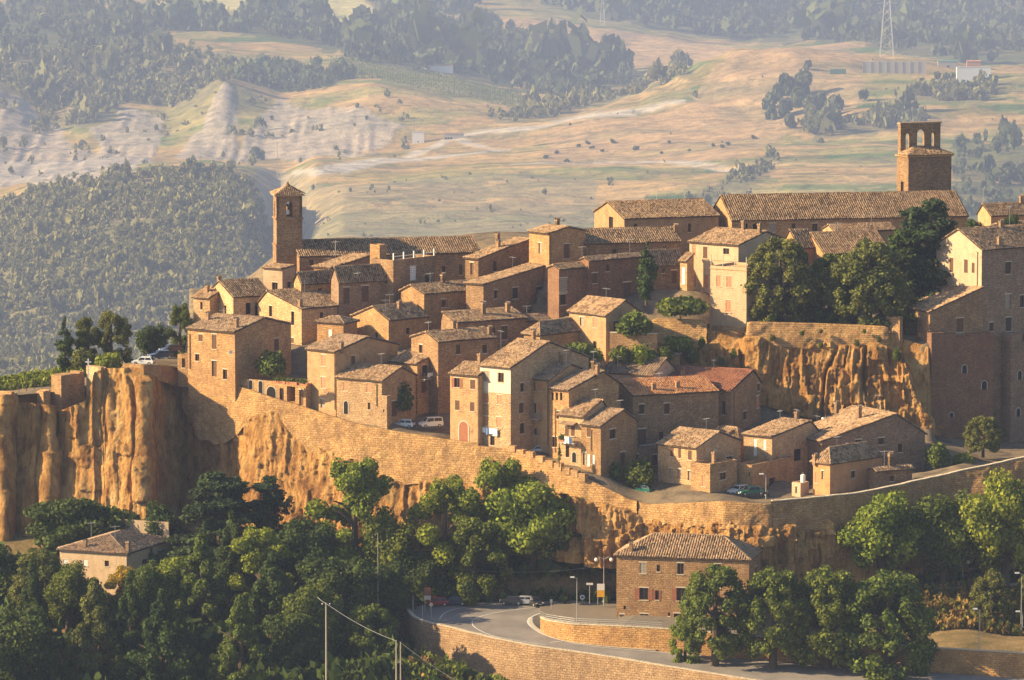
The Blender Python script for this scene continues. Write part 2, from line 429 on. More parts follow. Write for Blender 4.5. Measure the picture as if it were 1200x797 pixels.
# land cover
jx, jy = hpx+fbm(nx*3, ny_*3, 0, 31)*7, hpy+fbm(nx*3, ny_*3, 0, 32)*4
C = np.zeros(HX.shape+(3,)); C[:] = (.37, .25, .105)
C[:] *= (1 + .36*fbm(HX/70, HY/20, 0, 40, 5))[..., None]
C += (fbm(HX/210, HY/70, 0, 41, 3) > .05)[..., None]*np.array((-.12, -.035, -.025))
C += (fbm(HX/60, HY/20, 0, 42, 3) > .16)[..., None]*np.array((-.13, -.06, -.04))
def paint(mask, c, a=1.0):
    m = (mask*a)[..., None]; C[:] = C*(1-m)+np.array(c)*m
paint(pin([(340, 300), (345, 205), (420, 215), (560, 212), (700, 215), (700, 300)], jx, jy), (.24, .21, .125), .7)
paint(pin([(400, -10), (200, -10), (180, 8), (300, 12), (360, 10), (400, 30), (470, 24), (450, 14)], jx, jy), (.45, .41, .16), .9)
paint(pin([(400, 44), (470, 20), (600, 24), (700, 32), (800, 46), (868, 62), (800, 80), (700, 84), (600, 68), (500, 30)], jx, jy), (.42, .28, .14), .9)
paint(pin([(640, 150), (740, 140), (800, 130), (860, 66), (960, 56), (1010, 64), (1010, 120), (860, 190), (640, 200)], jx, jy), (.36, .24, .135), .6)
paint(clm > .5, (.335, .29, .245), .85)
paint(pin([(-100, 185), (60, 188), (180, 188), (120, 208), (40, 222), (-100, 235)], jx, jy), (.33, .295, .26), .9)
paint(pin([(300, 200), (340, 208), (330, 262), (350, 300), (318, 350), (300, 300), (312, 262)], jx, jy), (.34, .29, .22), .7)
for p, n_, w_, tone in WOODS:
    paint(pin(p, jx, jy), (.17, .155, .08) if tone == 'scrub' else (.07, .085, .04), .8)
rows = np.abs(((hpx*.35+hpy*1.0)/3.4) % 1.0 - .5) < .3
paint(pin(VINE, jx, jy), (.22, .2, .09)); 
for ln, w_ in ROADS: paint(np.clip(1.6-pdist(ln, hpx+fbm(nx, ny_, 0, 8)*2, hpy)/w_, 0, 1), (.44, .40, .35), .9)
for k in range(16):   # cut banks and paths along the contours of the tan slope
    y0 = 92+k*9.5+vn(k, 3.)*3
    m = np.abs(hpy-(y0+6*fbm(hpx/160, k*3.3, 0, 60)-(hpx-900)*.015)) < 1.0
    paint(m & (hpx > 430) & (fbm(hpx/120, k*1.7, 0, 61) > -.05), (.46, .31, .15) if k % 2 else (.16, .14, .075), .75)
HX, HY = hx_, hy_
ca = hills_me.color_attributes.new('cover', 'FLOAT_COLOR', 'POINT')
ca.data.foreach_set('color', np.concatenate([np.clip(C, .01, .9), np.ones(HX.shape+(1,))], -1).astype(np.float32).ravel())
t = NT('hill land', .95, .05)
at = t.node('ShaderNodeAttribute', attribute_name='cover')
co = t.node('ShaderNodeTexCoord').outputs['Object']
n1 = t.noise(co, .05, 6, .7)
cc = t.mix(at.outputs['Color'], t.ramp(n1, [(.3, (.5, .53, .5)), (.5, (1,)*3), (.7, (1.4, 1.35, 1.25))]), 1.0, 'MULTIPLY')
sv = t.node('ShaderNodeVectorMath', operation='MULTIPLY'); t.lk(co, sv.inputs[0]); sv.inputs[1].default_value = (.009, .05, .09)
cc = t.mix(cc, t.ramp(t.noise(sv.outputs[0], 1.0, 5, .6), [(.35, (.72, .74, .74)), (.6, (1.1, 1.08, 1.05))]), .8, 'MULTIPLY')
t.bump(n1, .8, 5.0)
hills = link('hills', hills_me, t.col(cc)); tag(hills, 'hazy hills of dry fields, woods and pale clay slopes behind the town', kind='structure')

def hz(px, py, lo=3800, hi=10300):
    """first point of the hills seen at a photo pixel"""
    j = int(np.argmin(np.abs(pxs-px)))
    q = proj(HX[:, j], HY[:, j], HZ2[:, j])[1]
    for i in range(len(Ys)-1):
        if Ys[i] < lo: continue
        if q[i] >= py > q[i+1]:
            f = (q[i]-py)/(q[i]-q[i+1]+1e-9)
            return Vector((HX[i, j]+(HX[i+1, j]-HX[i, j])*f, Ys[i]+(Ys[i+1]-Ys[i])*f, HZ2[i, j]+(HZ2[i+1, j]-HZ2[i, j])*f))
    i = int(np.argmin(np.abs(q-py))); return Vector((HX[i, j], Ys[i], HZ2[i, j]))

def low_tree(seed, nl=36):
    """a distant tree: leaf clumps round a domed crown"""
    r = np.random.default_rng(seed); nb = 5
    cen = r.normal(size=(nb, 3))*(.36, .36, .2)+(0, 0, .62); cen[0] = (0, 0, .7)
    b = r.integers(0, nb, nl); d = r.normal(size=(nl, 3)); d /= np.linalg.norm(d, axis=1)[:, None]
    c = cen[b]+d*(.34, .34, .3)*r.uniform(.8, 1.1, (nl, 1)); c[:, 2] = np.maximum(c[:, 2], .12)
    return leaf_quads(c, d, .27, r)
def leaf_quads(c, d, size, r, tilt=.8):
    n = len(c); nn = d+r.normal(size=(n, 3))*tilt*.6; nn /= np.linalg.norm(nn, axis=1)[:, None]
    a = np.cross(nn, r.normal(size=(n, 3))); a /= np.linalg.norm(a, axis=1)[:, None]; b = np.cross(nn, a)
    s = size*r.uniform(.6, 1.25, (n, 1)); a = a*s; b = b*s*r.uniform(.6, 1, (n, 1))
    V = np.stack([c-a-b*.6, c+a*.7-b, c+a+b*.6, c-a*.6+b], 1).reshape(-1, 3)
    return V, np.arange(4*n).reshape(-1, 4)
LOW = [low_tree(k) for k in range(8)]
def scatter(name, label, pts, widths, mat, seed=0):
    r = np.random.default_rng(seed); Vs = []; Qs = []; k = 0
    for p, w in zip(pts, widths):
        V, Q = LOW[int(r.integers(0, 8))]
        a = r.uniform(0, 6.28); ca, sa = math.cos(a), math.sin(a)
        v = V*np.array((w*.62, w*.62, w*r.uniform(.75, 1.15)))
        v = np.stack([v[:, 0]*ca-v[:, 1]*sa, v[:, 0]*sa+v[:, 1]*ca, v[:, 2]], -1)+np.array(p)-(0, 0, .12*w)
        Vs.append(v); Qs.append(Q+k); k += len(v)
    return tag(link(name, npmesh(name, np.concatenate(Vs), np.concatenate(Qs)), mat), label, kind='stuff')
vis = (hpx > -330) & (hpx < 1540)
cw_ = np.broadcast_to(np.gradient(pxs)[None], HX.shape).ravel()
WOODS = [([(-320 if x <= -60 else (1530 if x >= 1260 else x), y) for x, y in p], int(n*(1.45 if min(q[0] for q in p) <= -60 or max(q[0] for q in p) >= 1260 else 1)), w, t_) for p, n, w, t_ in WOODS]
WLAB = ['dense scrub covering the wooded hill left of the bell tower', 'hazy trees along the top of the left hills', 'scrub on the slope above the clay cliffs', 'dark trees on the ridge between the clay cliffs',
        'line of trees below the far green field', 'belt of trees below the big tan field', 'far wood covering the top right hills', 'far trees above the tan field at the top', 'bushes along the valley road',
        'scrub in the folds of the right hill', 'wood on the slope behind the arched bell tower', 'bushes below the works yard on the hill', 'scrub in the hollow behind the church roof']
for i, (p, n_, w_, tone) in enumerate(WOODS):
    r = np.random.default_rng(100+i)
    xs = [q[0] for q in p]; ys = [q[1] for q in p]; pts = []; ws = []
    m = pin(p, hpx, hpy) & vis & (fbm(nx*1.3, ny_*1.3, 0, 70+i) > (-.5 if i == 0 else -.4))
    ii = np.flatnonzero(m.ravel())
    if not len(ii): continue
    # spread stems evenly over the picture of the slope: weight by the photo area of each cell
    dy = np.abs(np.gradient(hpy, axis=0)).ravel()[ii]; pr = dy*cw_[ii]; pr = pr/pr.sum()
    for q in r.choice(ii, n_, p=pr):
        Yq = HY.ravel()[q]
        pts.append((HX.ravel()[q]+r.uniform(-3, 3), Yq+r.uniform(-4, 4), HZ2.ravel()[q]))
        ws.append(w_*r.lognormal(0, .42)*Yq/F)
    scatter('scrub' if tone == 'scrub' else 'woodland', WLAB[i], pts, ws, M['leaf_'+tone], i)
# vineyard rows
Vs = []; Qs = []; k = 0; r = np.random.default_rng(5)
ii = np.flatnonzero((pin(VINE, hpx, hpy) & rows).ravel())
ii = r.choice(ii, min(len(ii), 1500), replace=False)
scatter('vineyard', 'green vineyard rows on the far slope', [(HX.ravel()[q], HY.ravel()[q], HZ2.ravel()[q]) for q in ii], r.uniform(2.2, 3.6, len(ii)), M['leaf_light'], 77)
# bushes that stand apart on the tan slopes
low_me = [npmesh('bush_crown', *low_tree(40+k, 150)) for k in range(8)]
for me in low_me: me.materials.append(M['leaf_hill'])
def far_tree(px, py, w, label, group, hgt=1.0, name='bush'):
    p = hz(px, py); s = w*p.y/F
    o = link(name, low_me[random.randrange(8)]); o.location = p-Vector((0, 0, .1*s)); o.scale = (s*.6, s*.6, s*hgt)
    o.rotation_euler.z = random.uniform(0, 6); tag(o, label, 'bush' if name == 'bush' else 'tree', group)
for nm_, lb_, poly_, n_, wd_, mt_ in [('scrub', 'low dark scrub in bands on the slope right of the small bell tower', [(350, 215), (700, 205), (760, 262), (350, 290)], 60, 3.6, 'scrub'),
        ('scrub', 'low scrub dotted over the big tan hillside', [(600, 150), (860, 75), (1010, 70), (1200, 110), (1200, 160), (1000, 220), (700, 225)], 40, 3.0, 'scrub'), ('scrub', 'scrub among the clay slopes at the left', [(0, 100), (480, 120), (480, 185), (0, 220)], 120, 6.0, 'scrub')]:
    r = np.random.default_rng(len(lb_)); m = pin(poly_, hpx, hpy) & vis & (fbm(HX/60, HY/26, 0, 333, 4) > .12); ii = np.flatnonzero(m.ravel()); dy = np.abs(np.gradient(hpy, axis=0)).ravel()[ii]
    pk = r.choice(ii, n_, p=dy/dy.sum())
    scatter(nm_, lb_, [(HX.ravel()[q]+r.uniform(-4, 4), HY.ravel()[q]+r.uniform(-6, 6), HZ2.ravel()[q]) for q in pk], [wd_*r.lognormal(0, .4)*HY.ravel()[q]/F for q in pk], M['leaf_'+mt_], len(lb_))
for px, py, w in [(902, 128, 20), (912, 118, 22), (925, 112, 24), (938, 110, 26), (935, 124, 24), (920, 136, 20), (950, 132, 22), (962, 128, 20), (972, 136, 22), (982, 130, 18), (905, 140, 16), (925, 150, 18), (948, 142, 18)]:
    far_tree(px, py, w, 'round dark tree in the clump on the tan hillside left of the arched bell tower', 'trees in the hillside clump', .95, 'tree')
for px, py, w, lb in [(301, 186, 15, 'lone round bush beside the road below the pale clay cliff'), (945, 82, 12, 'small dark bush near the top of the right hill'),
                      (1012, 118, 14, 'green bush on the slope under the works yard wall')]:
    far_tree(px, py, w, lb, None, .9)
for k_, (px, py) in enumerate(sorted([(680, 172), (688, 169), (694, 174), (706, 178), (717, 168), (745, 176), (775, 180), (785, 168), (808, 177), (835, 172), (852, 170), (848, 173), (882, 163), (641, 186), (652, 180), (665, 190)])):
    far_tree(px, py, random.uniform(4.5, 8), ORD[k_]+' small grey bush from the left on the open tan field above the barn roof', 'bushes dotted on the tan field', .6)
for k_, (px, py, w) in enumerate([(1100, 92, 9), (1108, 94, 10), (1116, 95, 9), (1125, 96, 11), (1136, 108, 14), (1150, 106, 16), (1163, 100, 14)]):
    far_tree(px, py, w, ORD[k_]+' small tree from the left on the bank below the pale works yard', 'trees below the works yard', .9, 'tree')

# ---- far buildings
def far_box(name, label, cat, px0, px1, pyt, pyb, depth, mat, rz=0, roof=None):
    p = hz((px0+px1)/2, pyb); w = (px1-px0)*p.y/F; h = (pyb-pyt)*p.y/F
    e = thing(name, label, cat, p, rz)
    MB().box(-w/2, w/2, 0, depth, -2, h).build('wall', mat, e)
    if roof:
        b = MB(); hh = h+depth*.16
        for s in (0, 1):
            y0, y1 = (-.5, depth/2) if s == 0 else (depth+.5, depth/2)
            b.face([(-w/2-.4, y0, h-.05), (w/2+.4, y0, h-.05), (w/2+.4, y1, hh), (-w/2-.4, y1, hh)])
            b.face([(-w/2-.4, y0, h+.3), (w/2+.4, y0, h+.3), (w/2+.4, y1, hh+.3), (-w/2-.4, y1, hh+.3)])
        b.face([(-w/2, 0, h), (-w/2, depth, h), (-w/2, depth/2, hh)]); b.face([(w/2, 0, h), (w/2, depth, h), (w/2, depth/2, hh)])
        b.build('roof', roof, e)
    return e, w, h
e, w, h = far_box('farmhouse', 'white farmhouse with a long red roof below the belt of far trees', 'house', 491, 530, 77, 84, 9, M['white'], R(-6), M['t2'])
for k in range(4):
    MB().box(-w/2+3+k*4.5, -w/2+4.2+k*4.5, -.12, .2, .8, 2.2).build('window', M['glass'], e)
e, w, h = far_box('farm_shed', 'small white block house beside the valley road', 'shed', 483, 497, 155, 168, 8, M['white'])
MB().box(-w/2-.3, w/2+.3, -.3, 8.3, h, h+.3).build('roof', M['conc'], e); MB().box(-.8, .8, -.12, .2, 1.2, 3).build('window', M['glass'], e)
e, w, h = far_box('farm_shed', 'long low dark barn beside the small white block house', 'barn', 520, 543, 157, 163, 10, M['conc'], 0, M['t4'])
for k in range(3): MB().box(-w/2+1+k*3.6, -w/2+3.6+k*3.6, -.12, .2, 0, 2.4).build('door', M['dark'], e)
e, w, h = far_box('yard_wall', 'long pale retaining wall of the works yard on the right hill', 'wall', 1010, 1084, 72, 86, 3, M['conc'])
for k in range(9): MB().box(-w/2+k*w/8-.4, -w/2+k*w/8+.4, -.5, 0, -1, h+.2).build('pier', M['conc'], e)
e, w, h = far_box('works_shed', 'green roofed shed behind the works yard', 'shed', 1098, 1122, 72, 79, 8, M['conc'], 0, plain('green sheet roof', (.08, .22, .15), .5))
MB().box(-2, 2, -.12, .2, 0, 2.8).build('door', M['dark'], e)
e, w, h = far_box('works_shed', 'orange roofed shed at the back of the works yard', 'shed', 1133, 1149, 72, 80, 8, M['pl3'], 0, M['t2'])
MB().box(-1.5, 1.5, -.12, .2, 0, 2.6).build('door', M['dark'], e)
e, w, h = far_box('works_shed', 'large white works building at the edge of the right hill', 'shed', 1122, 1162, 79, 96, 10, M['white'])
MB().box(-w/2-.3, w/2+.3, -.3, 10.3, h, h+.35).build('roof', M['conc'], e)
e, w, h = far_box('container', 'green container parked on the hill left of the works yard', 'container', 972, 991, 81, 87, 4, plain('green steel', (.10, .2, .13), .5))
for k in range(6): MB().box(-w/2+.5+k*(w-1)/5.0-.12, -w/2+.5+k*(w-1)/5.0+.12, -.12, 0, .2, h-.2).build('rib', M['iron'], e)
def pylon(px, pyb, pyt, label, wpx=16):
    p = hz(px, pyb); h = (pyb-pyt)*p.y/F; b = wpx*p.y/F/2
    e = thing('pylon', label, 'pylon', p); st = plain('pylon steel', (.5, .5, .52), .5)
    legs = MB(); br = MB(); n = 9; r_ = .22
    def q(k, sx, sy): f = 1-.8*k/n; return (sx*b*f, sy*b*f, h*k/n-1.0)
    for sx in (-1, 1):
        for sy in (-1, 1):
            MB().tube([q(k, sx, sy) for k in range(n+1)], r_, 4).build('leg', st, e)
    for k in range(n):
        for sx, sy, tx, ty in ((-1, -1, 1, -1), (1, -1, 1, 1), (1, 1, -1, 1), (-1, 1, -1, -1)):
            br.tube([q(k, sx, sy), q(k+1, tx, ty)], .13, 3); br.tube([q(k, tx, ty), q(k+1, sx, sy)], .13, 3)
    br.build('bracing', st, e)
    for f in (.72, .86, .99):
        MB().tube([(-b*1.5, 0, h*f), (0, 0, h*f+1.2), (b*1.5, 0, h*f)], .2, 4).build('cross_arm', st, e)
    return e
pylon(1040, 66, -20, 'tall grey steel lattice pylon above the works yard')
pylon(707, 30, -6, 'faint lattice pylon above the middle of the big tan field', 6)
pylon(232, 32, -14, 'faint lattice pylon standing in the field at the top left', 9)
for px, pyb, pyt, lb in [(325, 207, 165, 'thin pale mast rising left above the small bell tower'), (484, 168, 143, 'thin pole beside the small white block house')]:
    p = hz(px, pyb); hgt = (pyb-pyt)*p.y/F
    e = thing('pole', lb, 'pole', p); MB().tube([(0, 0, -1), (0, 0, hgt)], [.5, .3], 5).build('shaft', M['metal'], e)
    MB().tube([(-1.4, 0, hgt-1), (1.4, 0, hgt-1)], .16, 4).build('cross_arm', M['metal'], e)
# ================================================================= edge of the rock and the cliffs
EDGE = [(-300, 470, 884), (-80, 468, 884), (0, 465, 885), (100, 455, 893), (150, 430, 895), (185, 430, 897), (215, 431, 901), (230, 440, 896), (300, 462, 887), (420, 500, 875), (520, 517, 868), (600, 527, 863), (680, 560, 853.5),
        (740, 588, 850), (760, 592, 848.5), (850, 588, 839.5), (900, 592, 838.5), (1000, 583, 845), (1100, 562, 853), (1200, 540, 856), (1500, 500, 860)]
_e = np.array(EDGE, float)
def edge_pt(px): return P(px, np.interp(px, _e[:, 0], _e[:, 1]), np.interp(px, _e[:, 0], _e[:, 2]))
def edge_Y(px): return float(np.interp(px, _e[:, 0], _e[:, 2]))
def auto_Y(px, pb): return edge_Y(px) + max(0, np.interp(px, _e[:, 0], _e[:, 1])-pb)/2.1
GP = []                                                    # known heights of the town's ground
FOOT = []                                                  # house footprints (four corners, base height)

def tiles(name, polys, mat, parent, pitch=.42, row=.46, amp=.2):
    """half-round tile rows laid over roof planes; each poly starts with its eave edge"""
    Vs = []; Qs = []; Ts = []; k = 0
    for pl in polys:
        p = [np.array(q, float) for q in pl]
        u = p[1]-p[0]; L = np.linalg.norm(u); u /= L
        n = np.cross(u, p[2]-p[1]); n /= np.linalg.norm(n)
        if n[2] < 0: n = -n
        v = np.cross(n, u)
        if np.dot(v, p[2]-p[1]) < 0: v = -v
        q2 = [(float(np.dot(q-p[0], u)), float(np.dot(q-p[0], v))) for q in p]
        smin = min(a for a, b in q2); smax = max(a for a, b in q2); tmax = max(b for a, b in q2)
        sc = np.arange(smin+pitch/2, smax, pitch); tr = np.arange(0, tmax, row)
        sg, tg = np.meshgrid(sc, tr); sg = sg.ravel(); tg = tg.ravel()
        m = pin(q2, sg, tg+row*.5); sg = sg[m]; tg = tg[m]
        if not len(sg): continue
        N = len(sg); js = rng.normal(0, .025, N); jh = rng.uniform(.8, 1.25, N); jt = rng.normal(0, .03, N); tw = rng.normal(0, .03, N)
        wl_, wh_ = pitch*.43, pitch*.36
        def pt(s, t, h): return p[0]+np.outer(s, u)+np.outer(t, v)+np.outer(h, n)
        o = .03+.13*(vn(sg/3.1+p[0][0], tg/2.6, 0, 55)+1)/2
        vv = np.stack([pt(sg-wl_+js-tw, tg-.04+jt, o), pt(sg+js-tw, tg-.06+jt, amp*jh+o), pt(sg+wl_+js-tw, tg-.04+jt, o),
                       pt(sg-wh_+js+tw, tg+row+jt, o-.02), pt(sg+js+tw, tg+row+jt, amp*.55*jh+o-.03), pt(sg+wh_+js+tw, tg+row+jt, o-.02)], 1).reshape(-1, 3)
        b = (np.arange(N)*6)[:, None]+k
        Qs.append(np.concatenate([b+np.array([0, 1, 4, 3]), b+np.array([1, 2, 5, 4])])); Ts.append(b+np.array([0, 2, 1]))
        Vs.append(vv); k += len(vv)
    if not Vs: return
    o = link(name, npmesh(name, np.concatenate(Vs), [np.concatenate(Qs), np.concatenate(Ts)]), mat, parent); o['kind'] = 'stuff'
    return o

def opening(par, T, u0, u1, v0, v1, kind, dep=.28):
    """a window or door in a wall; T maps (u along wall, v up, out) to house space; every one is a part with its own pieces"""
    w, h = u1-u0, v1-v0
    def bx(mb, a0, a1, b0, b1, c0, c1): 
        q = [Vector(T(a, b, c)) for c in (c0, c1) for b in (b0, b1) for a in (a0, a1)]
        n = len(mb.v); mb.v += [tuple(p) for p in q]
        for f in ((0, 2, 3, 1), (4, 5, 7, 6), (0, 1, 5, 4), (2, 6, 7, 3), (0, 4, 6, 2), (1, 3, 7, 5)): mb.f.append([n+i for i in f]); mb.m.append(0)
        return mb
    if kind in 'dsSgwo':
        mb = MB(); f = .07
        bx(mb, u0, u0+f, v0, v1, -dep+.03, -dep+.12); bx(mb, u1-f, u1, v0, v1, -dep+.03, -dep+.12)
        bx(mb, u0+f, u1-f, v0, v0+f, -dep+.03, -dep+.12); bx(mb, u0+f, u1-f, v1-f, v1, -dep+.03, -dep+.12)
        bx(mb, (u0+u1)/2-.03, (u0+u1)/2+.03, v0+f, v1-f, -dep+.03, -dep+.11)
        win = mb.build('window', M['wood'] if kind != 'w' else M['white'], par)
        bx(MB(), u0+.03, u1-.03, v0+.03, v1-.03, -dep-.02, -dep+.028).build('pane', M['glass'], win)
        bx(MB(), u0-.12, u1+.12, v0-.14, v0-.005, -.1, .09).build('sill', M['stone'], win)
        if w > .9: bx(MB(), u0-.15, u1+.15, v1+.005, v1+.2, -.1, .025).build('lintel', M['stone'], win)
        mt = {'s': M['wood'], 'S': M['salmon'], 'g': M['grnwood'], 'w': M['white'], 'o': M['redwood']}.get(kind)
        if mt is not None:
            for sgn in (0, 1):
                mb = MB()
                if kind == 'o':
                    a0, a1 = (u0-w*.5, u0-.03) if sgn == 0 else (u1+.03, u1+w*.5); c0, c1 = .012, .06
                else:
                    a0, a1 = (u0+.01, u0+w/2-.01) if sgn == 0 else (u0+w/2+.01, u1-.01); c0, c1 = -.1, -.05
                bx(mb, a0, a0+.07, v0+.01, v1-.01, c0, c1); bx(mb, a1-.07, a1, v0+.01, v1-.01, c0, c1)
                ns = 7
                for k in range(ns):
                    z0 = v0+.01+(h-.02)*k/ns; bx(mb, a0+.07, a1-.07, z0, z0+(h-.02)/ns*.8, c0, c1-.012)
                mb.build('shutter', mt, win)
    elif kind == 'n':
        bx(MB(), u0, u1, v0, v1, -dep-.05, -dep).build('window', M['dark'], par)
    elif kind in 'DP':
        dr = bx(MB(), u0+.02, u1-.02, v0, v1-.02, -dep-.02, -dep+.05).build('door', M['wood'] if kind == 'D' else M['grnwood'], par)
        mb = MB(); k = max(2, int(w/.3))
        for i in range(k): bx(mb, u0+.05+i*(w-.1)/k+.012, u0+.05+(i+1)*(w-.1)/k-.012, v0+.05, v1-.08, -dep+.05, -dep+.075)
        mb.build('plank', M['wood'] if kind == 'D' else M['grnwood'], dr)
        bx(MB(), u1-.22, u1-.15, v0+h*.45, v0+h*.55, -dep+.075, -dep+.13).build('handle', M['iron'], dr)
        bx(MB(), u0-.15, u1+.15, v1+.005, v1+.24, -.1, .03).build('lintel', M['stone'], dr)
    elif kind == 'G':
        bx(MB(), u0, u1, v0, v1, -2.6, -2.5).build('door', M['dark'], par)  # near-black back panel, no door leaf: shade inside the opening put into colour
    elif kind in 'ab':
        # arched leaf in a dressed surround standing slightly proud of the wall
        r_ = w/2; um = (u0+u1)/2; n = 8
        arc = [(um-r_*math.cos(math.pi*i/n), v1-r_+r_*math.sin(math.pi*i/n)) for i in range(n+1)]
        shp = [(u0, v0)]+arc+[(u1, v0)]
        mb = MB(); mb.face([T(a, b, .018) for a, b in shp]); 
        for (a, b), (c, d) in zip(shp, shp[1:]): mb.face([T(a, b, -.05), T(c, d, -.05), T(c, d, .018), T(a, b, .018)])
        dr = mb.build('door' if h > w*1.5 else 'arch_opening', {'a': M['redwood'], 'b': M['dark']}[kind], par)
        mb = MB(); g = .2 if kind == 'a' else .14
        def ro(a, b): 
            if b <= v1-r_: return (a-g if a < um else a+g, b)
            L = math.hypot(a-um, b-(v1-r_)); return (um+(a-um)*(L+g)/L, v1-r_+(b-(v1-r_))*(L+g)/L)
        for (a, b), (c, d) in zip(shp, shp[1:]):
            A, B = ro(a, b), ro(c, d)
            mb.face([T(a, b, .06), T(c, d, .06), T(*B, .06), T(*A, .06)])
            mb.face([T(a, b, .0), T(c, d, .0), T(c, d, .06), T(a, b, .06)]); mb.face([T(*A, 0), T(*B, 0), T(*B, .06), T(*A, .06)])
        mb.build('surround', M['stone'] if kind == 'a' else M['conc'], dr)

def wall_face(mb, T, u0, u1, v0, v1, holes, dep=.28):
    us = sorted({u0, u1, *[a for h in holes for a in h[:2]]}); vs = sorted({v0, v1, *[a for h in holes for a in h[2:4]]})
    for ua, ub in zip(us, us[1:]):
        for va, vb in zip(vs, vs[1:]):
            um, vm = (ua+ub)/2, (va+vb)/2
            if any(h[0] < um < h[1] and h[2] < vm < h[3] for h in holes): continue
            mb.face([T(ua, va, 0), T(ub, va, 0), T(ub, vb, 0), T(ua, vb, 0)])
    for h in holes:
        d = 2.5 if h[4] == 'G' else dep
        a, b, c, e = h[:4]
        for (p, q), (r_, s_) in (((a, c), (b, c)), ((b, c), (b, e)), ((b, e), (a, e)), ((a, e), (a, c))):
            mb.face([T(p, q, 0), T(r_, s_, 0), T(r_, s_, -d), T(p, q, -d)])

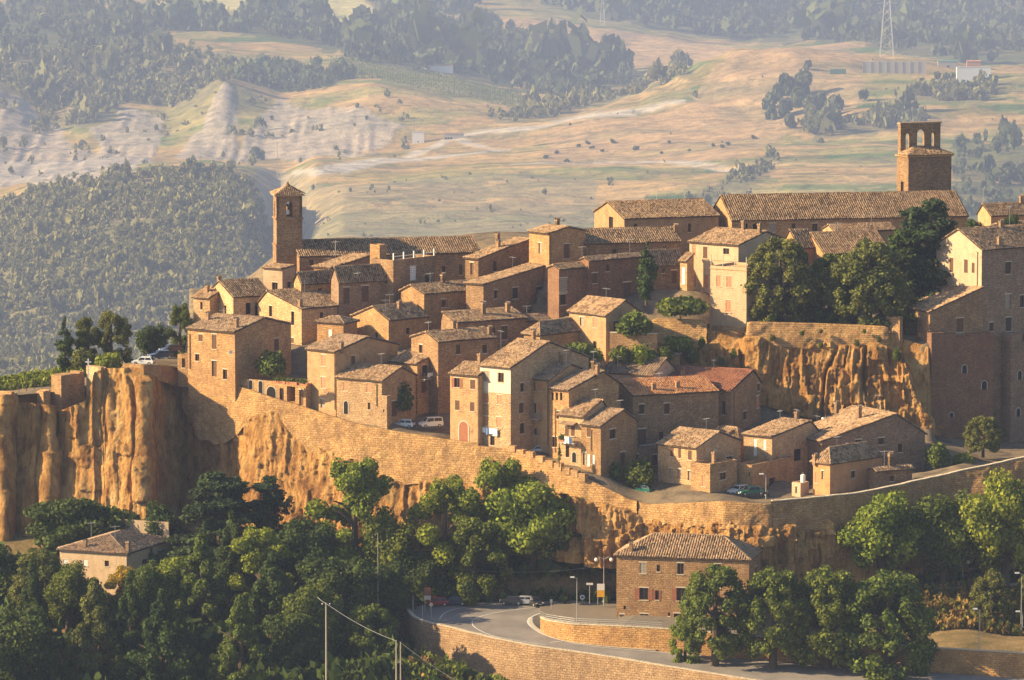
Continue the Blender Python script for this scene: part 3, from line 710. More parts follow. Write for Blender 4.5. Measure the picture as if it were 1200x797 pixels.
def H(label, c, l, r, ev, bs, Y=None, th=40, roof='B', ap=None, wall='w2', tile='t1', L=(), Rt=(), ch=(), an=(), name='stone_house', cat='house',
      down=5, w2=None, w1=None, rise=None, ov=.38, gbase=None, group=None, foot=True, wallR=None):
    """A house told by its near corner: c, l, r are the photo columns of the near corner and of the far ends of its left and right walls,
    ev and bs the rows of eave and ground at the near corner, Y its distance, th how far its left wall is turned from facing the viewer."""
    if Y is None: Y = auto_Y(c, bs)
    B0 = P(c, bs, Y); ze = P(c, ev, Y).z; t_ = R(th); cs, sn = math.cos(t_), math.sin(t_)
    D0 = Y*CP+(HC-ze)*SP
    if w1 is None:
        k = (l-600)/F; w1 = (B0.x-k*D0)/(cs+k*sn*CP)
    if w2 is None:
        k = (r-600)/F; w2 = (k*D0-B0.x)/(sn-k*cs*CP)
    assert .5 < w1 < 90 and .5 < w2 < 90, (label, w1, w2)
    dL = Vector((-cs, sn, 0)); dR = Vector((sn, cs, 0))
    cen = B0+dL*w1/2+dR*w2/2
    hb, he = B0.z-down, ze
    e = thing(name, label, cat, (cen.x, cen.y, B0.z), math.atan2(dR.y, dR.x), group)
    x0, x1, y0, y1 = -w2/2, w2/2, -w1/2, w1/2; E = ze-B0.z; Bz = -down
    TL = lambda u, v, o: (x0-o, y1-u, v)                 # left wall, u from its far end to the near corner
    TR = lambda u, v, o: (x0+u, y0-o, v)                 # right wall, u from the near corner
    nL = Vector((-sn, -cs, 0)); nR = Vector((cs, -sn, 0))
    def hit(px, py, side):
        d = ray(px, py); n = nL if side == 'L' else nR
        tt = (B0-Vector((0, 0, HC))).dot(n)/d.dot(n); q = Vector((0, 0, HC))+d*tt
        s = (q-B0).dot(dL if side == 'L' else dR)
        return (w1-s if side == 'L' else s), q.z-B0.z
    # roof heights
    xa = ya = 0; zr = E
    if roof == 'B':
        if ap: xa, zr = hit(ap[0], ap[1], 'R'); xa += x0; xa = min(max(xa, x0+.15*w2), x1-.1*w2)
        if not ap or zr < E+.1*w2 or zr > E+.6*w2: zr = E+(rise if rise else .17*w2)
        prof_R = [(x0, E), (xa, zr), (x1, E)]
        zt = lambda x, y: E+(zr-E)*((x-x0)/(xa-x0) if x < xa else (x1-x)/(x1-xa))
        pl = [[(x0-ov, y1+.2), (x0-ov, y0-.2), (xa, y0-.2), (xa, y1+.2)], [(x1+ov, y0-.2), (x1+ov, y1+.2), (xa, y1+.2), (xa, y0-.2)]]
        lin = [lambda x, y: E+(zr-E)*(x-x0)/(xa-x0), lambda x, y: E+(zr-E)*(x1-x)/(x1-xa)]
        ridge = [((xa, y0-.2, zr), (xa, y1+.2, zr))]
    elif roof == 'A':
        if ap: u, zr = hit(ap[0], ap[1], 'L'); ya = y1-u; ya = min(max(ya, y0+.15*w1), y1-.1*w1)
        if not ap or zr < E+.1*w1 or zr > E+.9*w1: zr = E+(rise if rise else .18*w1)
        pl = [[(x0-.2, y0-ov), (x1+.2, y0-ov), (x1+.2, ya), (x0-.2, ya)], [(x1+.2, y1+ov), (x0-.2, y1+ov), (x0-.2, ya), (x1+.2, ya)]]
        lin = [lambda x, y: E+(zr-E)*(y-y0)/(ya-y0), lambda x, y: E+(zr-E)*(y1-y)/(y1-ya)]
        ridge = [((x0-.2, ya, zr), (x1+.2, ya, zr))]
    elif roof == 'M':      # single slope falling to the left wall
        if ap: _, zr = hit(ap[0], ap[1], 'R')
        if not ap or zr < E+.08*w2 or zr > E+.7*w2: zr = E+(rise if rise else .22*w2)
        pl = [[(x0-ov, y1+.2), (x0-ov, y0-.2), (x1+.1, y0-.2), (x1+.1, y1+.2)]]; lin = [lambda x, y: E+(zr-E)*(x-x0)/w2]; ridge = []
    elif roof == 'N':      # single slope falling to the right wall
        if ap: _, zr = hit(ap[0], ap[1], 'L')
        if not ap or zr < E+.08*w1 or zr > E+.9*w1: zr = E+(rise if rise else .22*w1)
        pl = [[(x0-.2, y0-ov), (x1+.2, y0-ov), (x1+.2, y1+.1), (x0-.2, y1+.1)]]; lin = [lambda x, y: E+(zr-E)*(y-y0)/w1]; ridge = []
    elif roof == 'H':
        s = min(w1, w2)/2+ov; zr = E+(rise if rise else .17*2*s)
        X0, X1, Y0, Y1 = x0-ov, x1+ov, y0-ov, y1+ov; slope = (zr-E)/s
        if w2 > w1: r0, r1 = (X0+s, 0), (X1-s, 0)
        else: r0, r1 = (0, Y0+s), (0, Y1-s)
        if w2 > w1: pl = [[(X0, Y1), (X0, Y0), r0], [(X0, Y0), (X1, Y0), r1, r0], [(X1, Y0), (X1, Y1), r1], [(X1, Y1), (X0, Y1), r0, r1]]
        else: pl = [[(X0, Y1), (X0, Y0), r0, r1], [(X0, Y0), (X1, Y0), r0], [(X1, Y0), (X1, Y1), r1, r0], [(X1, Y1), (X0, Y1), r1]]
        lin = [lambda x, y: E+slope*min(x-X0, X1-x, y-Y0, Y1-y)]*4
        zz = E+slope*s
        ridge = [((*r0, zz), (*r1, zz))]+[((*(q), E), (*rr, zz)) for q, rr in (((X0, Y0), r0), ((X0, Y1), r0 if w2 > w1 else r1), ((X1, Y0), r1 if w2 > w1 else r0), ((X1, Y1), r1))]
    else: pl = []; lin = []; ridge = []
    # walls with their openings
    def holes(lst, side, wid):
        o = []
        for (px, a, b, wp, kd) in lst:
            u, v1_ = hit(px, a, side); _, v0_ = hit(px, b, side)
            ww = wp*.149/(cs if side == 'L' else max(sn, .3))
            ww = min(ww, 3.4); u = min(max(u, ww/2+.2), wid-ww/2-.2)
            v1_ = min(v1_, E-.12); v0_ = max(v0_, .05)
            if v1_-v0_ < .3: continue
            hh = (u-ww/2, u+ww/2, v0_, v1_, kd)
            if any(not (hh[1]+.1 < q[0] or hh[0]-.1 > q[1] or hh[3]+.1 < q[2] or hh[2]-.1 > q[3]) for q in o): continue
            o.append(hh)
        return o
    hl, hr = holes(L, 'L', w1), holes(Rt, 'R', w2)
    mb = MB(); cut = [q for q in hl if q[4] not in 'ab']
    wall_face(mb, TL, 0, w1, Bz, E, cut)
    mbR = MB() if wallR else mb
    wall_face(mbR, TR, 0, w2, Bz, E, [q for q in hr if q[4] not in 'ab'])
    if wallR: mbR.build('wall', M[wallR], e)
    mb.face([(x1, y0, Bz), (x1, y1, Bz), (x1, y1, E), (x1, y0, E)]); mb.face([(x1, y1, Bz), (x0, y1, Bz), (x0, y1, E), (x1, y1, E)])
    if roof == 'B':
        for y in (y0, y1): mb.face([(x0, y, E), (x1, y, E), (xa, y, zr)])
    elif roof == 'A':
        for x in (x0, x1): mb.face([(x, y0, E), (x, y1, E), (x, ya, zr)])
    elif roof == 'M':
        for y in (y0, y1): mb.face([(x0, y, E), (x1, y, E), (x1, y, zr)])
        mb.face([(x1, y0, E), (x1, y1, E), (x1, y1, zr), (x1, y0, zr)])
    elif roof == 'N':
        for x in (x0, x1): mb.face([(x, y0, E), (x, y1, E), (x, y1, zr)])
        mb.face([(x0, y1, E), (x1, y1, E), (x1, y1, zr), (x0, y1, zr)])
    elif roof == 'F':
        p = .22; mb.face([(x0+p, y0+p, E-.5), (x1-p, y0+p, E-.5), (x1-p, y1-p, E-.5), (x0+p, y1-p, E-.5)])
        for a, b in (((x0, y0), (x1, y0)), ((x1, y0), (x1, y1)), ((x1, y1), (x0, y1)), ((x0, y1), (x0, y0))):
            ia = (a[0]+(p if a[0] < 0 else -p), a[1]+(p if a[1] < 0 else -p)); ib = (b[0]+(p if b[0] < 0 else -p), b[1]+(p if b[1] < 0 else -p))
            mb.face([(*a, E), (*b, E), (*ib, E), (*ia, E)]); mb.face([(*ia, E), (*ib, E), (*ib, E-.5), (*ia, E-.5)])
    W_ = mb.build('wall', M[wall] if isinstance(wall, str) else wall, e)
    for q in hl: opening(e, TL, *q)
    for q in hr: opening(e, TR, *q)
    # roof slab, tiles, ridge
    if pl:
        mb = MB(); P3 = []
        for q, f in zip(pl, lin):
            top = [(x, y, f(x, y)+.16) for x, y in q]; bot = [(x, y, z-.14) for x, y, z in top]
            P3.append(top); mb.face(top); mb.face(bot[::-1])
            for i in range(len(top)): j = (i+1) % len(top); mb.face([bot[i], bot[j], top[j], top[i]])
        ro = mb.build('roof', M['under'], e)
        tiles('roof_tiles', P3, M[tile], ro)
        mb = MB()
        for a, b in ridge:
            a, b = Vector(a), Vector(b); n = max(1, int((b-a).length/.5))
            for i in range(n):
                p, q = a+(b-a)*i/n, a+(b-a)*(i+1)/n
                mb.tube([p+Vector((0, 0, .2)), q+Vector((0, 0, .17))], [.19, .15], 5, cap=True)
        if ridge: o = mb.build('ridge_tiles', M[tile], ro); o['kind'] = 'stuff'
    else: ro = W_
    def on_roof(px, py):
        # where the roof stands under a photo pixel: march the ray to the first plane it meets
        d = ray(px, py); best = None; Mi = e_mat_inv
        for q, f in zip(pl, lin):
            a = Vector((*q[0], f(*q[0]))); b = Vector((*q[1], f(*q[1]))); c2 = Vector((*q[2], f(*q[2])))
            n = (b-a).cross(c2-a); o_ = Mi @ Vector((0, 0, HC)); dd = Mi.to_3x3() @ d
            if abs(dd.dot(n)) < 1e-9: continue
            tt = (a-o_).dot(n)/dd.dot(n); h = o_+dd*tt
            if pin([(p[0], p[1]) for p in q], np.array([h.x]), np.array([h.y]))[0] and (best is None or tt < best[0]): best = (tt, h)
        if best: return best[1]
        return Vector((xa, ya*0, zr))
    e_mat = Matrix.LocRotScale(e.location, e.rotation_euler, None); e_mat_inv = e_mat.inverted()
    for (px, pt, pb) in ch:
        q = on_roof(px, pb) if pl else Vector((0, 0, E)); hh = max(.7, (pb-pt)*.149); s = .34
        mb = MB().box(q.x-s, q.x+s, q.y-s*.8, q.y+s*.8, q.z-.6, q.z+hh*.78)
        cm = mb.build('chimney', M['chim'], ro)
        cap = MB(); k = q.z+hh*.78
        cap.box(q.x-s-.1, q.x+s+.1, q.y-s*.8-.1, q.y+s*.8+.1, k, k+.1)
        for sx in (-1, 1):
            for sy in (-1, 1): cap.box(q.x+sx*s*.75-.09, q.x+sx*s*.75+.09, q.y+sy*s*.6-.09, q.y+sy*s*.6+.09, k+.1, k+.34)
        cap.face([(q.x-s-.12, q.y-s, k+.34), (q.x+s+.12, q.y-s, k+.34), (q.x+s+.12, q.y, k+.55), (q.x-s-.12, q.y, k+.55)])
        cap.face([(q.x-s-.12, q.y+s, k+.34), (q.x+s+.12, q.y+s, k+.34), (q.x+s+.12, q.y, k+.55), (q.x-s-.12, q.y, k+.55)])
        cap.build('chimney_cap', M[tile], ro)
    if not an and ridge and random.random() < .6: an = [None]
    for a_ in an:
        if a_ is None:
            ra, rb = (Vector(v) for v in ridge[0]); q = ra+(rb-ra)*random.uniform(.15, .85); hh = random.uniform(1.8, 3.2); mb = MB().tube([q-Vector((0, 0, .2)), q+Vector((0, 0, hh))], .04, 4)
            for zz, ln in ((hh-.15, .8), (hh-.6, .55)): mb.tube([q+Vector((-ln, .1, zz)), q+Vector((ln, -.1, zz))], .025, 4)
            for k in range(5): mb.tube([q+Vector((-.7+.35*k, -.3, hh-.15)), q+Vector((-.7+.35*k, .3, hh-.15))], .02, 3)
            mb.build('antenna', M['metal'], ro); continue
        px, pt, pb = a_
        q = on_roof(px, pb) if pl else Vector((0, 0, E)); hh = (pb-pt)*.149; mb = MB().tube([q-Vector((0, 0, .3)), q+Vector((0, 0, hh))], .045, 4)
        a = random.uniform(0, 3.14)
        ux, uy = math.cos(a), math.sin(a)
        mb.tube([q+Vector((-ux*.9, -uy*.9, hh-.25)), q+Vector((ux*.9, uy*.9, hh-.25))], .03, 4)
        for k in range(6):
            b = q+Vector((ux, uy, 0))*(-.8+.3*k)+Vector((0, 0, hh-.25)); mb.tube([b+Vector((uy*.35, -ux*.35, 0)), b-Vector((uy*.35, -ux*.35, 0))], .02, 3)
        mb.build('antenna', M['metal'], ro)
    if foot:
        F4 = [B0, B0+dL*w1, B0+dL*w1+dR*w2, B0+dR*w2]; zb = B0.z if gbase is None else gbase
        FOOT.append(([(p.x, p.y) for p in F4], zb))
        for p in F4: GP.append((p.x, p.y, zb))
    e['_'] = 0; del e['_']
    INFO[label] = dict(e=e, w1=w1, w2=w2, E=E, hit=hit, TL=TL, TR=TR, B0=B0, dL=dL, dR=dR, zr=zr, inv=e_mat_inv, mat=e_mat)
    return e
INFO = {}
def balcony(lab, side, px, py, wpx, dep=1.1, rail=True, washing=False):
    I = INFO[lab]; u, v = I['hit'](px, py, side); T = I['TL'] if side == 'L' else I['TR']; ww = wpx*.149/2*1.2
    def bx(mb, a0, a1, b0, b1, c0, c1):
        q = [Vector(T(a, b, c)) for c in (c0, c1) for b in (b0, b1) for a in (a0, a1)]; n = len(mb.v); mb.v += [tuple(p) for p in q]
        for f in ((0, 2, 3, 1), (4, 5, 7, 6), (0, 1, 5, 4), (2, 6, 7, 3), (0, 4, 6, 2), (1, 3, 7, 5)): mb.f.append([n+i for i in f]); mb.m.append(0)
        return mb
    b = bx(MB(), u-ww, u+ww, v-.16, v, .004, dep).build('balcony', M['conc'], I['e'])
    mb = MB(); n = int(ww*2/.22)
    for k in range(n+1):
        a = u-ww+.03+(2*ww-.06)*k/n; bx(mb, a-.015, a+.015, v, v+.95, dep-.06, dep-.03)
    for k in range(int(dep/.22)):
        for a in (u-ww+.02, u+ww-.05): bx(mb, a, a+.03, v, v+.95, .1+k*.22, .13+k*.22)
    bx(mb, u-ww, u+ww, v+.95, v+1.0, dep-.07, dep-.02); bx(mb, u-ww, u-ww+.05, v+.95, v+1.0, .02, dep-.07); bx(mb, u+ww-.05, u+ww, v+.95, v+1.0, .02, dep-.07)
    mb.build('railing', M['metal'] if rail == 'm' else M['iron'], b)
    for a in (u-ww*.7, u+ww*.7): bx(MB(), a-.07, a+.07, v-.5, v-.165, .004, dep*.6).build('bracket', M['stone'], b)
def world_on(lab, side, px, py, out=0.3):
    I = INFO[lab]; u, v = I['hit'](px, py, side); T = I['TL'] if side == 'L' else I['TR']
    return I['mat'] @ Vector(T(u, v, out)), I['e'].rotation_euler.z
def pipe(lab, side, px, py0, py1):
    I = INFO[lab]; u, v1 = I['hit'](px, py0, side); _, v0 = I['hit'](px, py1, side); T = I['TL'] if side == 'L' else I['TR']
    MB().tube([T(u, v0, .12), T(u, v1-.3, .12), T(u, v1-.1, .3)], .07, 6).build('drainpipe', M['pipe'], I['e'])
# ================================================================= the town, house by house (photo columns and rows)
# ---- left promontory
H('two storey stone house at the left cliff edge with two chimneys on its roof', 275.5, 220, 341, 390, 446, 889, 36, 'B', (309.5, 373.5), 'w2', 'w_' and 't4',
  L=[(235, 392, 400, 5, 's'), (251, 392, 409, 5.5, 's'), (231, 415, 423, 5, 'd'), (251, 423, 441, 6, 'D'), (263.5, 433, 445, 5, 'd')], Rt=[(324, 397, 411, 5, 's')],
  ch=[(244, 366, 377), (277, 372, 386)], an=[(262, 362, 379)], name='stone_house')
H('low stone porch built against the left end of the two storey cliff edge house', 221, 208, 228, 416, 434, 896, 30, 'F', None, 'w2', L=[(215, 420, 431, 4, 'd')], down=3)
H('pale stone house with three slit windows and a low lean-to on its left', 273.5, 244, 318, 348.5, 384, 921, 60, 'A', (257, 330), 'w1', 't1',
  L=[(252, 357, 367, 3, 'd'), (264, 358, 368, 3, 'd')], Rt=[(291, 355, 368, 6, 'n'), (302, 358, 370, 6, 'n')], ch=[(257, 323, 332)])
H('pale lean-to with one slit window left of the three slit house', 246, 226.5, 262, 350, 384, 924, 38, 'M', (258, 340), 'w1', 't1', L=[(236, 354, 363, 3, 'd')], ch=[(243, 334, 344)])
H('pale gabled stone house with two tall windows above the garden terrace', 353.5, 302, 412, 362.5, 404, 912, 50, 'A', (313, 342), 'w1', 't1',
  L=[(343, 365, 381, 4, 'd'), (342, 396, 411, 5, 's'), (317, 358, 371, 4, 'd')], Rt=[(377, 366, 380, 4, 'd')], ch=[(352, 350, 361)], an=[(376, 352, 366)])
H('tiny stone hut with a hipped roof and white framed window', 402.5, 371.5, 413, 380, 406, 905, 30, 'H', None, 'w2', 't4', L=[(386.5, 386, 396, 4.5, 'w')], w2=4.6)
H('tall ochre house with shuttered windows next to the garden terrace', 393.5, 360, 466, 413, 483, 880, 42, 'B', (431, 396), 'pl2', 't4',
  L=[(379.5, 416, 429, 5.5, 'S'), (379, 442, 455, 5.5, 'S'), (378, 468, 478, 5, 'P')], Rt=[(414, 417, 430, 4.5, 's')], ch=[(400, 402, 410)], gbase=-12)
H('low stone house with an arched door beside the white car', 447.5, 394.5, 487, 447, 494, 874, 34, 'B', (470, 431), 'w1', 't1',
  L=[(405, 448, 458, 5, 'S'), (432.5, 449, 460, 5.5, 'S'), (405.5, 470, 485, 5, 'b'), (432.5, 472, 480, 3, 'd')], Rt=[(462, 470, 488, 6, 'D')])
H('small walled yard end with one slit beside the white car', 453.5, 446, 459, 464, 495, 873, 34, 'F', None, 'w1', L=[(449.5, 480, 483, 1.5, 'n')], down=3)
H('low stone wing with a sunlit lean-to roof and dark balcony', 489, 457, 513, 427, 462, 884, 38, 'M', (512, 414), 'w2', 't1', Rt=[(498, 428, 441, 6, 'd'), (497, 446, 462, 6, 'D')], gbase=-11)
H('gabled stone house with one small window below the roof terrace', 455.5, 413, 500, 375.5, 410, 906, 46, 'A', (437, 360), 'w2', 't1',
  L=[(441, 390, 399, 3.5, 'd')], Rt=[(478, 384, 392, 4, 'd'), (490, 395, 406, 5, 'd')], ch=[(468, 352, 364)], an=[(452, 350, 367), (501, 366, 380)])
H('gabled stone house whose long shaded wall overlooks the parked van', 513.5, 482, 582, 401, 470, 884, 56, 'A', (499.5, 390), 'w3', 't1',
  L=[(493, 404, 414, 4, 'd')], Rt=[(537, 404, 415, 5, 'd'), (568, 404, 414, 5, 'd'), (536, 428, 437, 5, 'd'), (553, 456, 474, 6, 'D')], ch=[(574, 382, 394), (564, 410, 422)], an=[(502, 376, 391)], gbase=-11)
H('square brick pier of the roof terrace house', 445, 433.5, 453, 287, 348, 925, 44, 'F', None, 'w2', foot=False)
H('tall stone house with a railed roof terrace on white posts', 461, 435, 510, 305, 356, 921, 40, 'F', None, 'w3',
  L=[(452, 322, 333, 3, 'd')], Rt=[(484, 312, 328, 7, 'w'), (501, 322, 336, 6, 'd')])
H('long garden terrace front with arched openings beside the left house', 358.5, 277, 372, 450, 478, 882.5, 34, 'F', None, 'w2',
  L=[(281, 438, 450, 4, 'b'), (294, 441, 456, 4.5, 'b'), (305.5, 445, 461, 5, 'b'), (318, 453, 467, 11, 'b'), (330, 455, 469, 5, 'd'), (341, 453, 471, 10, 'G'), (353, 457, 475, 5, 'D')], w2=6, name='garden_terrace', cat='terrace', down=4)
# ---- middle rows
H('stone house with bright raking gable end left of the laundry house', 497, 470, 568, 345, 378, 914, 52, 'A', (482, 343), 'w2', 't1', Rt=[(520, 351, 360, 5, 'o'), (548, 356, 366, 5, 'd')], ch=[(530, 334, 347), (476, 340, 352)])
H('low tiled stone house under the laundry line house', 536, 517, 616, 378.5, 412, 902, 58, 'A', (518, 366.5), 'w3', 't1', Rt=[(560, 382, 388, 5, 'd'), (578, 384, 394, 5, 'd'), (591, 382, 398, 7, 'd')], ch=[(595, 353, 368), (577, 384, 396)], an=[(618, 368, 382)])
H('narrow stone house rear of the low tiled one with a shaded roof', 612, 598, 650, 377, 402, 911, 62, 'A', None, 'w3', 't4')
H('wide stone house with two windows above a line of washing', 566.5, 546, 655, 334, 376, 914, 40, 'M', (640, 309), 'w3', 't1', Rt=[(604, 337, 350, 7, 'd'), (632, 336, 346, 7, 'd'), (581, 340, 350, 4, 'd')], an=[(578, 330, 342)], gbase=-2)
H('reddish stone house with a grey shuttered window right of the washing line', 655, 642, 716, 316, 358, 912, 52, 'A', None, 'brick', 't2' and 't1', Rt=[(660, 326, 342, 9, 'g'), (692, 323, 340, 7, 'w'), (660, 345, 358, 7, 'd'), (690, 341, 347, 5, 'd')])
H('tall stone block with a blind sunlit side and flat gable on the crest', 643.5, 620, 687, 274.5, 315, 926, 50, 'B', (665, 267), 'w2', 't1', Rt=[(664, 286, 303, 7, 's')], L=[(633, 285, 297, 4, 'P')], ch=[(617, 273, 283), (612, 271, 280)])
H('stone house with a long sunlit roof edge left of the tall blind block', 560.5, 545, 621, 304, 334, 926, 42, 'M', (618, 281), 'w3', 't1', L=[(553, 308, 322, 4, 'D')], Rt=[(588, 296, 302, 6, 'n'), (580, 306, 318, 4, 'd')], ch=[(584, 281, 292), (606, 276, 287)])
H('ochre house with orange shutters beside the ivy arches', 710, 667, 752, 370, 420, 894, 48, 'B', (732, 353), 'pl2', 't1', L=[(697.5, 372, 384, 5.5, 'S'), (682, 372, 382, 5, 'P'), (697, 400, 410, 4, 'd')], Rt=[(722, 376, 388, 6, 's')], an=[(724, 350, 364)])
H('small hipped stone house behind the big bush', 632.5, 614, 690, 394, 418, 892, 44, 'H', None, 'w2', 't1', L=[(621, 401, 412, 4, 'S')], rise=2.0)
H('long tiled building between the tall block and the cypress', 686, 668, 797, 286, 332, 931, 74, 'A', None, 'w3', 't1', Rt=[(720, 292, 300, 5, 'd'), (756, 290, 297, 4, 'n')], ch=[(792, 262, 274)], rise=2.1)
H('dark stone house with a double door behind the cypress', 690, 680, 757, 306, 352, 915, 52, 'A', None, 'brick', 't4', Rt=[(697, 320, 332, 6, 's'), (735, 331, 350, 9, 'D'), (712, 310, 318, 4, 'd')])
H('low tiled wing with a dark doorway right of the cypress', 762, 752, 799, 310, 334, 921, 68, 'A', None, 'w3', 't1', Rt=[(790, 317, 332, 6, 'D'), (777, 314, 320, 4, 'd')], rise=2.2)
H('narrow ochre house end with a white door left of the villa', 805, 797, 813, 306, 338, 919, 45, 'M', (812, 298), 'pl2', 't1', L=[(800.5, 313, 333, 4, 'w')])
# ---- front centre
H('tall front house with an arched red door and white surround', 562, 527.5, 600, 441, 522, 866.5, 34, 'B', None, 'pl2', 't1',
  L=[(535.5, 443, 454, 6, 'o'), (554, 445, 456, 5.5, 's'), (536, 469.5, 480.5, 5, 's'), (553.5, 471.5, 482, 5, 's'), (543.5, 494, 518, 10, 'a')], ch=[(564, 412, 425)], w2=9)
H('tall front house with a white plastered top storey and washing below', 598.5, 562.5, 690, 432, 530, 863.5, 40, 'B', (643, 414), 'w1', 't1',
  L=[(570, 435, 447, 6, 'g'), (587, 437, 448, 6, 'd'), (569.5, 461, 472, 6, 'S'), (585.5, 463, 474, 6, 'S'), (569, 488, 499, 6, 'S'), (585, 489, 501, 6, 'S'), (577, 511, 522, 5, 'd')],
  Rt=[(612, 449, 459, 4, 'd'), (611, 472, 484, 5, 's'), (612, 496, 508, 5, 'd'), (634, 446, 456, 5, 's'), (656, 444, 454, 5, 'd')], ch=[(607, 418, 432)], an=[(587, 387, 420)])
H('narrow front house with a grey balcony in a shaded gap', 643.5, 622, 700, 446, 528, 866, 40, 'B', (668, 428), 'pl2', 't4',
  L=[(624, 448, 458, 4, 'd'), (634, 449, 458, 4.5, 'S'), (624, 472, 484, 5, 'd'), (634, 472, 484, 4.5, 'S'), (627, 502, 510, 4, 'd')], ch=[(666, 422, 436)])
H('narrow front house with three small square attic windows', 666.5, 644, 725, 458, 538, 862, 40, 'B', (707, 436), 'w2', 't4',
  L=[(647.5, 460, 469, 2.6, 'n'), (652.5, 460, 469, 2.6, 'n'), (657.5, 460, 469, 2.6, 'n'), (655, 482, 491, 5, 'd'), (650, 512, 524, 5, 'd')], ch=[(682, 438, 452), (700, 426, 440), (726, 440, 453)], an=[(664, 408, 432)])
H('front house with a balcony of washing and a canopy over it', 684, 655, 713, 489, 546, 858, 38, 'B', (706, 470), 'w1', 't1',
  L=[(664.5, 499, 511, 4, 's'), (671.5, 499, 511, 4, 's'), (665, 522, 536, 4, 'd'), (673, 530, 542, 4.5, 'b')])
H('stone front house with pale slatted windows right of the canopy balcony', 704, 681, 746, 500, 552, 855, 38, 'B', (730, 481), 'w2', 't4',
  L=[(690, 502, 512, 3.5, 's'), (685, 531, 545, 3.5, 'P'), (689.5, 532, 546, 3, 'w'), (695.5, 533, 544, 2.5, 'w')], Rt=[(718, 503, 514, 7, 'd'), (730, 530, 546, 6, 'D')])
H('long stone house with a bright new orange tiled roof', 741.5, 712, 842, 464, 528, 872, 67, 'A', (725.5, 453), 'w3', 't2',
  L=[(720, 468, 478, 4, 'P')], Rt=[(752, 474, 485, 6, 'd'), (781.5, 473, 485, 6, 'd'), (752.5, 503, 522, 9, 'D'), (775, 506, 520, 5, 'd')], ch=[(766, 448, 458), (794, 446, 456)], an=[(772.5, 436, 458)])
H('broad house under a dull red tiled roof with a dark gable', 856.5, 764, 917.5, 458.5, 504, 880, 24, 'B', (882.5, 442), 'w3', 't3', w2=14,
  L=[(848, 470, 486, 4, 'd')], Rt=[(889, 448, 458, 3, 'd'), (888, 464, 478, 4, 'S'), (897, 464, 478, 4, 'S'), (873, 482, 492, 4, 'd')], ch=[(800, 432, 442)], an=[(879, 456, 468)])
H('house with a white rendered front under a grey tiled roof and dormer', 765, 705, 804, 440, 458, 885, 28, 'B', (780, 421), 'pl1', 't4', L=[(724, 444, 455, 3, 'n'), (750, 443, 455, 7, 'w')], Rt=[(776, 442, 450, 5, 'd')], an=[(724, 416, 434)], w2=9)
H('open tiled loggia with a dark opening on the white fronted house', 760, 752, 797, 430, 446, 891, 40, 'M', (796, 416), 'w3', 't4', Rt=[(772, 429, 434, 8, 'n')], foot=False)
H('low ridge of old tiles against the foot of the upper cliff', 812, 803, 850, 430, 446, 900, 50, 'A', None, 'w3', 't4', Rt=[(828, 434, 441, 4, 'd')])
# ---- front right
H('front right stone house with three tall slots under the eaves', 816, 771, 868, 525.5, 568, 854, 40, 'B', (842, 515), 'w1', 't1',
  L=[(787.5, 525, 535, 4, 's'), (796.5, 526, 537, 3, 's'), (808.5, 528, 539, 4, 's'), (786.5, 549, 560, 4, 'P'), (796, 550, 561, 4, 'P'), (808, 552, 563, 4, 'P')], Rt=[(855, 535, 541, 7, 'd')])
H('flat roofed porch in the shaded yard below the orange roofed house', 752, 738, 802, 527, 556, 862, 48, 'F', None, 'w4', L=[(745, 532, 548, 6, 'D')], Rt=[(768, 533, 545, 6, 'd'), (785, 533, 550, 6, 'D')], down=4)
H('low garage with a raking front beside the parked cars', 832, 809.5, 864, 544, 576, 849, 40, 'F', None, 'w2', L=[(825, 558, 570, 4, 'S')], Rt=[(847, 554, 562, 7, 'd')], ch=[(872, 533, 544)])
H('long sunlit courtyard wall building behind the parked cars', 881, 863, 930, 545, 580, 854, 35, 'F', None, 'w2', L=[(878, 553, 558, 1.5, 'n')], Rt=[(905, 560, 575, 7, 'n')], down=3)
H('stone house with a tall white slit window near the car park', 904.5, 871.5, 958, 513, 554, 862, 40, 'B', (950, 494.5), 'w1', 't1', L=[(885, 514, 534, 3.5, 'w'), (896, 515, 527, 3, 'w'), (891, 540, 546, 2, 'd')], Rt=[(935, 526, 540, 9, 'n')], ch=[(885, 492, 503)], an=[(885, 488, 502), (914, 480, 496)])
H('low hip roofed house between the three slot house and the white slit house', 866, 825, 884, 520, 548, 868, 40, 'H', None, 'w3', 't1', L=[(850, 524, 530, 4, 'd')], rise=2.2)
H('wide stone house with two square windows under the dark cliff', 962.5, 956, 1084, 518, 560, 866, 60, 'B', (1050, 486), 'w4', 't1', Rt=[(1006, 508, 521, 7, 'd'), (1033, 507, 521, 7, 'd'), (1055, 520, 530, 5, 'd')], ch=[(1007, 474, 492)], an=[(1013, 492, 512)], w1=11, gbase=-21)
H('low tiled house with a box chimney behind the wide cliff foot house', 960, 948, 1012, 502, 524, 884, 45, 'M', (1010, 478), 'w3', 't1', Rt=[(980, 496, 502, 5, 'd')], ch=[(966, 490, 500)], an=[(957, 486, 500)])
H('orange sided house with a hipped roof and satellite dish', 972.5, 953, 1034, 545, 580, 848, 44, 'H', None, 'pl3', 't1', L=[(957, 554, 566, 3, 'S'), (964, 552, 562, 2.5, 'P')], Rt=[(1000, 552, 560, 5, 'd')], rise=2.4, ch=[(955, 533, 541)])
H('low tiled lean-to right of the orange sided house', 1026, 1018, 1069, 553, 575, 851, 60, 'A', None, 'w3', 't1', Rt=[(1045, 558, 564, 5, 'd')], ch=[(1049.5, 524, 540), (1064, 526, 545)])
H('small flat hut with a white boiler below the tall white slit house', 938, 928, 948, 566, 582, 850, 40, 'F', None, 'pl1', L=[(933, 570, 578, 2, 'P')], down=3)
